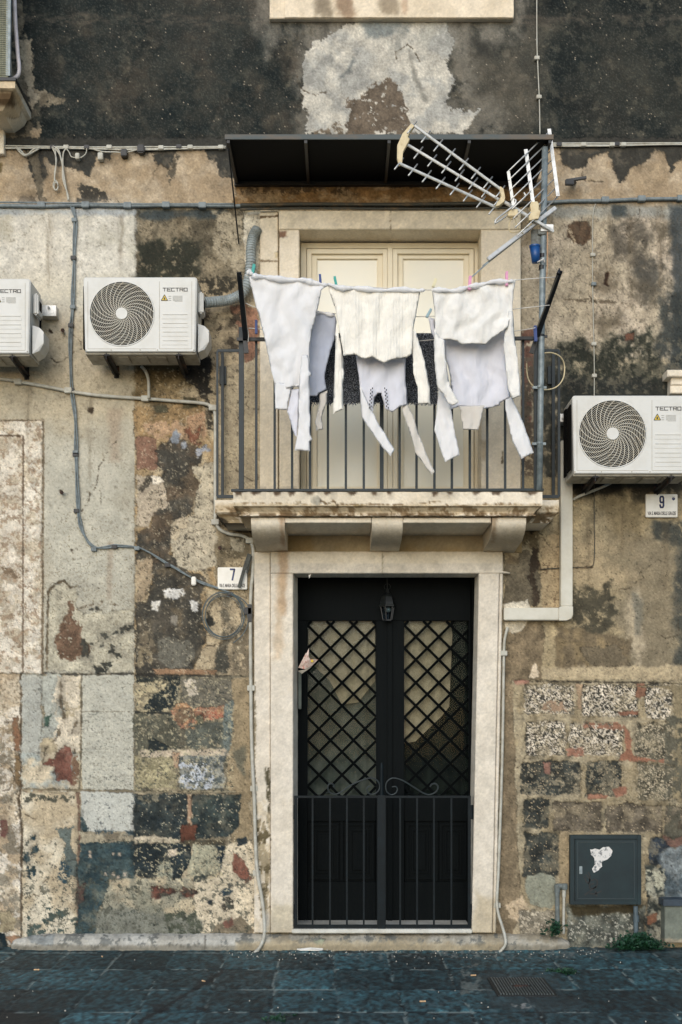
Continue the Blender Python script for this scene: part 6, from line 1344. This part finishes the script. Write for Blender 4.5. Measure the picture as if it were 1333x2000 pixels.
peg(495, 528, yp, M_teal, 12, 'teal peg at the left end of the front line, on the white shirt'); peg(626, 546, yp, M_pblue, -4, 'blue peg on the front line at the right corner of the white shirt', 18, 5)
peg(656, 551, yp, M_teal, -12, 'teal peg on the front line holding the cable knit sweater', 20, 5); peg(918, 553, yp, M_pink, 4, 'left pink peg on the plain cream sweater, under the long antenna bar', 26, 6); peg(990, 545, yp, M_pink, 0, 'right pink peg at the far corner of the plain cream sweater', 27, 5)
peg(849, 553, yp, M_pcr, 20, 'cream peg on the front line at the left corner of the plain cream sweater', 16, 6); peg(501, 639, Y2_, M_pblue, 0, 'dark blue peg alone on the lowest line beside the left arm', 26, 5)
peg(838, 612, Y1_, M_ppale, 30, 'pale blue peg on the middle line between the two sweaters', 18, 5); peg(1046, 652, -.70, M_pblue, -3, 'blue peg at the foot of the right rack arm', 30, 6)

# ------------------------------------------------------------------ mast, bucket, antenna
ym = -.66
ms = root('antenna_mast', P(1056, 955, ym), 'grey galvanised pole strapped to the right corner of the balcony railing', 'mast')
m = MB(); m.tube([P(1054, 958, ym), P(1056, 800, ym), P(1060, 550, ym), P(1065, 288, ym)], .021, 16); m.build('pole', M_galv, ms, True)
for (x, y) in ((1060, 500), (1059, 523)): m = MB(); m.tube([P(x, y + 4, ym), P(x, y - 4, ym)], .0225, 16); m.build('tape_band', M_blkpl, ms)
for (x, y) in ((1057, 656), (1055, 756), (1054, 866)): m = MB(); m.tube([P(x, y + 2, ym), P(x, y - 2, ym)], .025, 16); m.box(P(x - 14, y + 3, ym - .01), P(x + 13, y - 2, ym - .01) + Vector((0, .012, 0)), .001); m.build('pipe_clamp', M_galv if y > 700 else M_black, ms)
m = MB(); m.tube(cr([P(1060, 690, -.60), P(1078, 689, -.58), P(1095, 697, -.55), P(1103, 715, -.5), P(1100, 740, -.5), P(1085, 757, -.5), P(1060, 761, -.55), P(1040, 752, -.55), P(1031, 735, -.5), P(1029, 710, -.5)]), .0045, 8); m.build('aerial_cable_loop', M_plast, None, True, 'loop of cream aerial cable around the balcony corner under the mast clamp', 'cable')
m = MB(); m.tube(cr([P(1070, 450, ym - .03), P(1070, 500, ym - .02), P(1068, 540, ym), P(1055, 600, ym + .04), P(1053, 650, ym + .04)]), .003, 6); m.build('aerial_lead', mat('peach_wire', (206, 160, 122), .6), None, True, 'thin peach coloured aerial lead running down the mast', 'cable')
bk = root('bucket', P(1046, 514, ym - .04), 'small blue plastic cup tied to the mast above the clothes rack', 'bucket')
c0 = P(1045, 497, ym - .02); m = MB(); m.tube([P(1047, 513, ym - .03), P(1045, 481, ym - .03)], .03, 20, rad=[.026, .036]); m.tube([P(1045, 483, ym - .03), P(1045, 480, ym - .03)], .038, 20, cap=False); m.build('cup', M_bucket, bk, True)
m = MB(); m.tube([P(1050, 512, ym - .05), P(1062, 506, ym - .04), P(1064, 512, ym - .03)], .005, 6); m.build('tie', M_line, bk)

an = root('tv_antenna', P(1055, 452, ym - .04), 'three boom aluminium television antenna clamped to the mast, pointing left over the balcony', 'antenna')
def cC(x, y): return (x / 3.809 + 760, y / 3.809 + 220)
def Q(x, y, yy): a_, b_ = cC(x, y); return P(a_, b_, yy)
ya = -.72
# depth of the directors: tip of the antenna slightly nearer the street
booms = [((190, 98), (838, 575), -.95, -.80), ((140, 240), (815, 645), -.88, -.78), ((78, 378), (795, 703), -.98, -.80)]
for (a_, b_, y0, y1) in booms:
    m = MB(); m.bar(Q(*a_, y0), Q(*b_, y1), .015, .015, c=.002); m.build('boom_arm', M_alu, an)
m = MB(); m.bar(Q(860, 665, -.78), Q(1225, 885, -.70), .018, .018, c=.002); m.box(Q(1130, 880, -.70) , Q(1225, 830, -.70) + Vector((0, .02, 0)), .002); m.build('main_boom', M_alu, an)
rods = {0: [(205, 68), (307, 137), (400, 202), (493, 270), (590, 342), (680, 408), (770, 478), (862, 545)], 1: [(150, 200), (252, 257), (355, 315), (460, 365), (560, 425), (660, 485), (755, 545), (850, 605)], 2: [(108, 338), (212, 384), (315, 432), (418, 482), (522, 528), (620, 575), (718, 622), (810, 672)]}
for bi, lst in rods.items():
    a_, b_, y0, y1 = booms[bi]
    for (x, y) in lst:
        t = (x - 30 - a_[0]) / (b_[0] - a_[0]); yy = y0 + (y1 - y0) * t; m = MB(); m.tube([Q(x, y, yy + .06), Q(x - 66, y + 84, yy - .06)], .0048, 8); m.build('director', M_alu, an, True)
# plastic end yoke and joint
m = MB(); yk = [(165, 90), (100, 165), (62, 250), (60, 340), (72, 392), (98, 385), (105, 300), (140, 235), (155, 205), (140, 190), (165, 140), (190, 105)]
m.prism([(Q(x, y, -.95).x, Q(x, y, -.95).z) for x, y in yk][::-1], -.97, -.93); m.build('end_yoke', M_plast, an, bevel=.003)
m = MB(); yk = [(825, 558), (850, 575), (862, 640), (858, 668), (820, 700), (790, 712), (778, 695), (815, 665), (832, 630), (822, 590)]
m.prism([(Q(x, y, -.79).x, Q(x, y, -.79).z) for x, y in yk][::-1], -.815, -.77); m.build('boom_joint', M_plast, an, bevel=.003)
m = MB(); yk = [(1055, 675), (1100, 672), (1112, 690), (1110, 735), (1125, 745), (1110, 800), (1035, 815), (1038, 765), (1052, 740), (1045, 700)]
m.prism([(Q(x, y, -.73).x, Q(x, y, -.73).z) for x, y in yk][::-1], -.76, -.70); m.build('reflector_joint', M_plast, an, bevel=.004)
# reflector: upper wing as a rod grid, lower wing seen edge on
m = MB(); m.bar(Q(1192, 122, -.62), Q(1258, 622, -.66), .024, .008, (0, 1, 0)); m.bar(Q(1018, 275, -.72), Q(1072, 672, -.74), .024, .010, (0, 1, 0)); m.bar(Q(888, 438, -.84), Q(925, 690, -.82), .020, .008, (0, 1, 0)); m.build('reflector_rail', M_alu, an)
for (x, y) in [(1185, 150), (1190, 215), (1196, 290), (1205, 360), (1216, 428), (1226, 497), (1238, 565), (1256, 625)]:
    m = MB(); m.tube([Q(x, y, -.62), Q(x - 300, y + 290, -.84)], .0045, 8); m.build('reflector_rod', M_alu, an, True)
m = MB(); m.bar(Q(1240, 708, -.66), Q(735, 1092, -.80), .026, .02, (0, 1, 0), .003); m.build('lower_wing', M_alu, an)
m = MB(); m.bar(Q(1235, 722, -.64), Q(700, 1142, -.78), .010, .02, (0, 1, 0), .001); m.bar(Q(760, 1095, -.78), P(922, 541, -.80), .008, .008); m.build('lower_wing_edge', M_galv, an)
m = MB(); m.tube(cr([Q(790, 825, -.85), Q(800, 795, -.85), Q(880, 730, -.83), Q(930, 690, -.82), Q(945, 655, -.82), Q(930, 645, -.82)]), .006, 8); m.tube(cr([Q(790, 825, -.80), Q(870, 770, -.79), Q(930, 700, -.78), Q(990, 650, -.76), Q(1015, 620, -.76), Q(1005, 595, -.76)]), .006, 8); m.build('dipole', M_alu, an, True)
m = MB(); m.box(Q(885, 770, -.82), Q(960, 715, -.82) + Vector((0, .03, 0)), .004); m.build('dipole_box', M_plast, an)
m = MB(); m.box(Q(902, 792, -.80), Q(925, 755, -.80) + Vector((0, .02, 0)), .003); m.tube(cr([Q(908, 790, -.79), Q(892, 850, -.78), Q(912, 890, -.77), Q(980, 880, -.75), Q(1060, 830, -.72)]), .004, 6); m.tube([Q(930, 770, -.79), Q(960, 860, -.77), Q(1000, 900, -.74)], .003, 6); m.build('feed_cable', M_plast, an)
m = MB(); m.box(Q(1060, 1000, ym - .01), Q(1130, 865, ym - .01) + Vector((0, .03, 0)), .006); m.box(Q(1110, 905, ym - .03), Q(1170, 865, ym - .03) + Vector((0, .06, 0)), .003); m.build('mast_clamp', mat('dull_zinc', (112, 116, 112), .6, .3, (70, 66, 58), 30), an)

# ------------------------------------------------------------------ door gate
gt = root('gate', P(746, 1812, -.03), 'low dark green iron double gate with scrolls across the doorway', 'gate')
yg = -.035
for (x0, x1, bars) in ((575, 743, (611, 645, 678, 711)), (748, 920, (782, 815, 848, 882))):
    m = MB(); a = P(x0, 1812, yg); b = P(x1, 1554, yg); w = .022
    m.box((a.x, yg - .012, a.z), (a.x + w, yg + .012, b.z), .002); m.box((b.x - w, yg - .012, a.z), (b.x, yg + .012, b.z), .002); m.box((a.x + w, yg - .011, b.z - .016), (b.x - w, yg + .011, b.z), .002); m.box((a.x + w, yg - .011, a.z), (b.x - w, yg + .011, a.z + .022), .002)
    leaf = m.build('leaf', M_irong, gt)
    for x in bars: m = MB(); q = P(x, 0, yg).x; m.box((q - .0065, yg - .006, a.z + .02), (q + .0065, yg + .006, b.z - .012), .001); m.build('bar', M_irong, leaf)
M_scr = mat('scroll_iron', (10, 24, 28), .4, 0, (26, 44, 46), 30, .4, .7, spec=.6)
def cG(l): return [(x / 3.3325 + 550, y / 3.3325 + 1480) for x, y in l]
for pl in ([(345, 190), (335, 172), (315, 168), (302, 190), (312, 222), (345, 238), (385, 225), (450, 180), (520, 148), (580, 132), (620, 145), (640, 178), (632, 215), (600, 238), (570, 232), (556, 208), (565, 188), (590, 186)],
           [(720, 190), (745, 188), (755, 208), (742, 232), (712, 240), (685, 218), (680, 178), (695, 148), (730, 132), (790, 148), (860, 190), (920, 228), (965, 240), (1005, 222), (1020, 192), (1005, 170), (980, 172), (968, 188)]):
    m = MB(); m.tube(cr([P(x, y, yg) for x, y in cG(pl)], 6), .005, 8); m.build('scroll', M_scr, gt, True)
m = MB(); m.tube([P(746, 1553, yg), P(746, 1500, yg), P(746, 1490, yg)], .012, 10, rad=[.014, .012, .006]); m.build('finial', M_irong, gt)
m = MB(); m.box(P(738, 1815, yg - .018), P(753, 1553, yg - .018) + Vector((0, .006, 0)), .002); m.build('meeting_strip', M_irong, gt)
m = MB()
for y in (1586, 1780): m.tube([P(572, y + 14, yg), P(572, y - 14, yg)], .013, 10); m.tube([P(921.5, y + 14, yg), P(921.5, y - 14, yg)], .013, 10)
m.build('hinge', M_irong, gt)
# lantern inside the doorway
ln = root('lantern', P(758, 1212, .20), 'small black hexagonal lantern hanging in the top of the doorway', 'lantern')
yl_ = .27
def hexring(px, py, r, n=6): c_ = P(px, py, yl_); return [c_ + Vector((r * math.cos(k * math.pi / 3 + .26), r * math.sin(k * math.pi / 3 + .26), 0)) for k in range(n)]
m = MB(); lv = [(1150, .008), (1158, .018), (1166, .045), (1176, .056), (1181, .058), (1182, .066), (1185, .066)]
V = []; F = []
for (y, r) in lv: V += hexring(757, y, r)
for i in range(len(lv) - 1):
    for k in range(6): a_ = i * 6 + k; b_ = i * 6 + (k + 1) % 6; F.append((a_, b_, b_ + 6, a_ + 6))
F.append(tuple(range(len(V) - 6, len(V)))); m.add(V, F); m.tube([P(757, 1152, yl_), P(757, 1120, yl_)], .005, 6); m.tube([P(757 + 6 * math.cos(t), 1146 + 6 * math.sin(t), yl_) for t in np.linspace(0, 6.28, 14)], .002, 6)
m.build('lantern_roof', mat('lantern_black', (12, 16, 16), .5, 0, (24, 26, 24), 30), ln)
m = MB(); up_, dn = hexring(757, 1185, .052), hexring(757, 1211, .034)
for a_, b_ in zip(up_, dn): m.bar(a_, b_, .006, .006)
V = hexring(757, 1210, .036) + hexring(757, 1213, .036); m.add(V, [tuple(range(6)), tuple(range(11, 5, -1))] + [(k, (k + 1) % 6, (k + 1) % 6 + 6, k + 6) for k in range(6)]); m.build('lantern_cage', M_blkpl, ln)
m = MB(); m.add(hexring(757, 1185, .050) + hexring(757, 1211, .033), [(k, (k + 1) % 6, (k + 1) % 6 + 6, k + 6) for k in range(6)]); m.build('lantern_pane', M_lglass, ln)
m = MB(); c_ = P(759, 1191, yl_); bmx = bmesh.new(); bmesh.ops.create_uvsphere(bmx, u_segments=16, v_segments=10, radius=.020, matrix=Matrix.Translation(c_)); m.bm(bmx); m.build('bulb', M_bulb, ln, True)
# flyer stuck in the doorway
fl = root('newspaper', P(600, 1310, .05), 'folded pink and white leaflet stuck in the left side of the doorway', 'leaflet')
def sheet(pts, t=.003): 
    n = len(pts); V = [tuple(p_) for p_ in pts] + [(p_[0], p_[1] + t, p_[2]) for p_ in pts]; return V, [tuple(range(n)), tuple(range(2 * n - 1, n - 1, -1))] + [(i + n, (i + 1) % n + n, (i + 1) % n, i) for i in range(n)]
M_fly = mat('leaflet_paper', (214, 194, 182), .7, 0, (190, 120, 104), 60, .55, .6)
m = MB(); m.add(*sheet([P(583, 1304, .05), P(598, 1275, -.02), P(606, 1287, -.06), P(622, 1288, -.05), P(610, 1300, -.02), P(596, 1307, .02)])); m.add(*sheet([P(598, 1278, -.02), P(604, 1266, 0), P(603, 1284, -.04)])); m.build('cover', M_fly, fl)
m = MB(); m.add(*sheet([P(582, 1310, .07), P(596, 1308, .02), P(622, 1288, -.045), P(606, 1305, .0), P(590, 1316, .04)])); m.build('pages', mat('newsprint', (170, 164, 150), .8), fl)
m = MB(); q = P(610, 1291, -.063); m.tube([q, q + Vector((0, .006, 0))], .010, 12); m.build('yellow_emblem', M_yel, fl)
m = MB(); m.box(P(583, 1385, .18), P(589, 1310, .18) + Vector((0, .04, 0)), .003); m.build('intercom_strip', mat('dull_green_grey', (92, 100, 92), .6), None, False, 'narrow grey green plate on the left jamb below the leaflet', 'plate')
m = MB(); m.add(*sheet([P(603, 1122, -.02), P(609, 1121, -.02), P(604, 1130, -.03)])); m.build('paper_scrap', M_sign, None, False, 'tiny white paper scrap hanging from the door lintel', 'paper')

# ------------------------------------------------------------------ utility cabinet and pipes at the lower right
cb = root('meter_cabinet', P(1184, 1766, -.03), 'dark slate metal meter cabinet with scrawl and torn paper on its door', 'cabinet')
m = MB(); a = P(1114, 1767, -.05); b = P(1253, 1631, -.05); m.box((a.x, -.045, a.z), (b.x, .01, b.z), .004)
rectframe(m, 1114, 1631, 1253, 1767, 8, -.06, -.044); m.build('cabinet_frame', M_cabd, cb)
m = MB(); m.box(P(1124, 1760, -.062), P(1245, 1640, -.062) + Vector((0, .014, 0)), .003); cd = m.build('cabinet_door', M_cabd, cb)
m = MB(); rectframe(m, 1128, 1644, 1240, 1756, 1.5, -.066, -.061, c=.0005); m.build('door_rim', mat('cab_rim', (40, 56, 60), .5), cd)
def cR(l, k=3.57, ox=970, oy=1300): return [(x / k + ox, y / k + oy) for x, y in l]
m = MB(); pl = cR([(655, 1285), (690, 1275), (720, 1285), (745, 1265), (785, 1262), (808, 1290), (800, 1325), (770, 1355), (735, 1370), (740, 1400), (712, 1425), (680, 1445), (668, 1420), (690, 1385), (680, 1340), (660, 1320)])
bp = resample(pl, 3); nn = np.array([(v.x, v.y) for v in bp]); nn += np.stack([1.6 * fbm(nn[:, 0] * .3, nn[:, 1] * .3, 2, 1.1), 1.6 * fbm(nn[:, 0] * .3, nn[:, 1] * .3, 2, 4.1)], 1)
m.prism([(P(x, y, -.064).x, P(x, y, -.064).z) for x, y in nn][::-1], -.0645, -.0618); m.build('torn_paper', M_rag, cd)
m = MB()
for pl in ([(612, 1470), (625, 1500), (645, 1520), (650, 1490), (622, 1455)], [(640, 1440), (655, 1480), (640, 1520)], [(660, 1500), (690, 1490), (705, 1510), (690, 1545), (655, 1555), (650, 1530), (680, 1520)], [(615, 1600), (650, 1575), (700, 1540)], [(650, 1590), (690, 1590), (735, 1570)], [(690, 1570), (700, 1610)]):
    c = cr([P(x, y, -.0632) for x, y in cR(pl)], 5)
    for p_, q_ in zip(c[:-1], c[1:]): m.bar(p_, q_, .009, .0012)
m.build('scrawl', M_blkpl, cd)
m = MB(); m.box(P(1132, 1707, -.068), P(1138, 1692, -.068) + Vector((0, .008, 0)), .002); m.build('lock', M_galv, cd)
m = MB(); m.tube([P(1089, 1820, -.04), P(1089, 1735, -.04)], .0165, 12); m.tube([P(1087, 1731, -.04), P(1106, 1731, -.04)], .02, 12); m.tube([P(1089, 1742, -.04), P(1089, 1728, -.04)], .022, 12); m.tube([P(1103, 1726, -.045), P(1103, 1737, -.045)], .022, 12)
m.build('service_pipe', mat('pipe_grey', (112, 120, 118), .6, 0, (84, 88, 84), 15), None, False, 'grey elbow pipe entering the wall left of the meter cabinet', 'pipe')
m = MB(); m.tube([P(1101, 1824, -.04), P(1102, 1746, -.04)], .010, 10); m.tube([P(1102, 1752, -.04), P(1102, 1738, -.04)], .014, 10); m.build('service_pipe', M_cond, None, False, 'thin white pipe beside the grey elbow pipe', 'pipe')
m = MB(); m.tube([P(1243, 1838, -.05), P(1242, 1770, -.05)], .0165, 12); m.tube([P(1243, 1800, -.05), P(1243, 1788, -.05)], .021, 12); m.build('service_pipe', mat('pipe_slate', (84, 98, 104), .6), None, False, 'slate grey pipe coming out under the meter cabinet behind the weeds', 'pipe')
# hooks and stubs
for (x, y, lab) in ((123, 645, 'small black bolt in the pale panel right of the leftmost air conditioner'), (121, 962, 'small dark bolt in the pale panel below the thin conduit'), (430, 1070, 'small rusty stub in the plaster above the number 7 tile')):
    m = MB(); m.tube([P(x, y, -.05), P(x, y + 1, .0)], .010, 8); m.tube([P(x, y, -.06), P(x, y, -.045)], .015, 6); m.build('bolt', M_rust, None, False, lab, 'bolt')
m = MB(); m.bar(P(1107, 353, -.10), P(1146, 347, -.12), .022, .02, (0, 0, 1), .003); m.bar(P(1112, 357, -.10), P(1122, 356, .0), .03, .03, c=.003); m.box(P(1105, 360, -.12), P(1122, 349, -.12) + Vector((0, .03, 0)), .004); m.build('wall_hook', M_black, None, False, 'black metal shutter catch sticking out under the right cable bundle', 'hook')

# ------------------------------------------------------------------ street: manhole, litter, weeds
def G(px, py, z=0): y = EYE * FPX / (py - HZ) - D; y = (EYE - z) * FPX / (py - HZ) - D; return Vector(((px - CX) * (D + y) / FPX, y, z))
c4 = [G(953, 1912), G(1068, 1911), G(1087, 1947), G(970, 1948)]
x0, x1 = c4[0].x, G(1084, 1947).x; y1, y0 = c4[0].y, c4[2].y; x0 = G(962, 1930).x; x1 = G(1077, 1930).x
gr = root('manhole_cover', ((x0 + x1) / 2, (y0 + y1) / 2, 0), 'rectangular ribbed iron manhole cover set in the basalt pavement', 'manhole cover')
M_man = mat('cast_iron', (12, 20, 23), .6, .0, (24, 32, 34), 30, .45, .7, bump=.3, bsc=80)
m = MB(); m.box((x0, y0, -.01), (x1, y1, .008), .003); m.box((x0 + .012, y0 + .012, .008), (x1 - .012, y1 - .012, .0085)); m.build('plate', M_man, gr)
m = MB(); n = 19
for i in range(n):
    x = x0 + .025 + (x1 - x0 - .05) * i / (n - 1)
    cuts = [(y0 + .02, y1 - .02)] if abs(x - (x0 + x1) / 2) > .055 else [(y0 + .02, (y0 + y1) / 2 - .04), ((y0 + y1) / 2 + .04, y1 - .02)]
    for (a_, b_) in cuts: m.box((x - .0045, a_, .0085), (x + .0045, b_, .015), .001)
m.build('rib', mat('worn_iron', (88, 96, 96), .5, .1, (60, 68, 68), 40), gr)
m = MB(); m.box(((x0 + x1) / 2 - .045, (y0 + y1) / 2 - .03, .0085), ((x0 + x1) / 2 + .045, (y0 + y1) / 2 + .03, .013), .002); m.build('lifting_recess', M_rust, gr)
def scrap(px, py, w, d, lab, matl, n=9, h=.01, name='litter', cat='litter', gp='litter on the pavement'):
    c_ = G(px, py); m = MB(); r_ = random.Random(int(px)); pts = []
    for k in range(n): t = 6.283 * k / n; q = r_.uniform(.6, 1.1); pts.append((c_.x + w * q * math.cos(t), c_.y + d * q * math.sin(t), .006 + r_.uniform(0, h)))
    V = pts + [(p_[0], p_[1], .0045) for p_ in pts] + [(c_.x, c_.y, .012 + h)]; F = [(k, (k + 1) % n, 2 * n) for k in range(n)] + [(k + n, (k + 1) % n + n, (k + 1) % n, k) for k in range(n)]
    m.add(V, F); return m.build(name, matl, None, False, lab, cat, gp)
scrap(607, 1857, .095, .03, 'flattened white paper rag at the foot of the doorstep', M_sign, 13, .012)
for (x, y, lab) in ((72, 1896, 'cigarette end in the joint far left'), (200, 1870, 'cigarette end near the plinth, left'), (398, 1918, 'cigarette end beside the diagonal joint'), (826, 1958, 'cigarette end near the bottom centre'), (925, 1907, 'cigarette end left of the manhole cover')):
    c_ = G(x, y); m = MB(); an_ = x * .7; d_ = Vector((math.cos(an_) * .018, math.sin(an_) * .01, 0)); m.tube([c_ - d_ + Vector((0, 0, .007)), c_ + d_ + Vector((0, 0, .007))], .005, 8); m.build('cigarette_end', mat('cork_paper', (206, 170, 128), .8), None, False, lab, 'litter', 'cigarette ends on the pavement')
rr = random.Random(9)
m = MB()
for i in range(150):
    px, py = rr.uniform(440, 1180), 1856 + abs(rr.gauss(0, 10)); 
    if rr.random() < .2: px, py = rr.uniform(0, 1333), rr.uniform(1868, 1998)
    c_ = G(px, py); s_ = rr.uniform(.001, .0028); m.box(c_ - Vector((s_ * 1.5, s_, 0)), c_ + Vector((s_ * 1.5, s_, s_ + .005)))
gv = m.build('plaster_crumbs', mat('crumbs', (176, 172, 160), .9), None, False, 'pale crumbs of fallen plaster scattered on the pavement by the wall', 'debris'); gv['kind'] = 'stuff'
def weed(px, py, n, w, h, lab, y=None, up=.0):
    """a low rosette plant: stems with many small rounded leaves"""
    base_ = G(px, py) if y is None else P(px, py, y)
    r = root('weed', base_, lab, 'plant', 'weeds growing at the wall'); rr = random.Random(int(px)); ms_ = MB(); ml = MB()
    for i in range(n):
        bx_ = base_ + Vector((rr.gauss(0, w * .42), rr.uniform(-.05, .03), 0)); hh_ = h * rr.uniform(.35, 1) * max(.35, 1 - abs(bx_.x - base_.x) / (w * 1.5)); tip = bx_ + Vector((rr.gauss(0, .04), rr.uniform(-.08, .02), hh_))
        ms_.tube([bx_, (bx_ + tip) / 2 + Vector((rr.gauss(0, .006), 0, .004)), tip], .0013, 4)
        for k in range(5):
            c_ = bx_ + (tip - bx_) * rr.uniform(.5, 1.05) + Vector((rr.gauss(0, .013), rr.gauss(0, .012), rr.gauss(0, .008))); s_ = rr.uniform(.007, .016)
            nrm = Vector((rr.gauss(0, .5), rr.gauss(-.5, .4), 1)).normalized(); u_ = nrm.cross(Vector((rr.gauss(0, 1), rr.gauss(0, 1), .2))).normalized(); v_ = nrm.cross(u_)
            pts = [c_ + u_ * s_ * math.cos(t) * (1.25 if math.cos(t) > 0 else 1) + v_ * s_ * .75 * math.sin(t) for t in np.linspace(0, 6.283, 7)[:-1]]; ml.add(pts + [c_ - nrm * s_ * .25], [(j, (j + 1) % 6, 6) for j in range(6)])
    
    if n > 50: ms_.build('stems', M_leaf, r)
    else: ml.add(ms_.V, ms_.F)
    ml.build('leaves', M_leaf, r)
weed(1244, 1853, 280, .16, .13, 'low spreading green weed under the meter cabinet', y=-.12); weed(1078, 1828, 26, .028, .14, 'small dark weed climbing behind the grey elbow pipe', y=-.07)
weed(1103, 1898, 26, .035, .012, 'tiny flat weed in a paving joint above right of the manhole')
weed(545, 1988, 10, .02, .012, 'tiny weed sprig in a paving joint at the bottom edge')
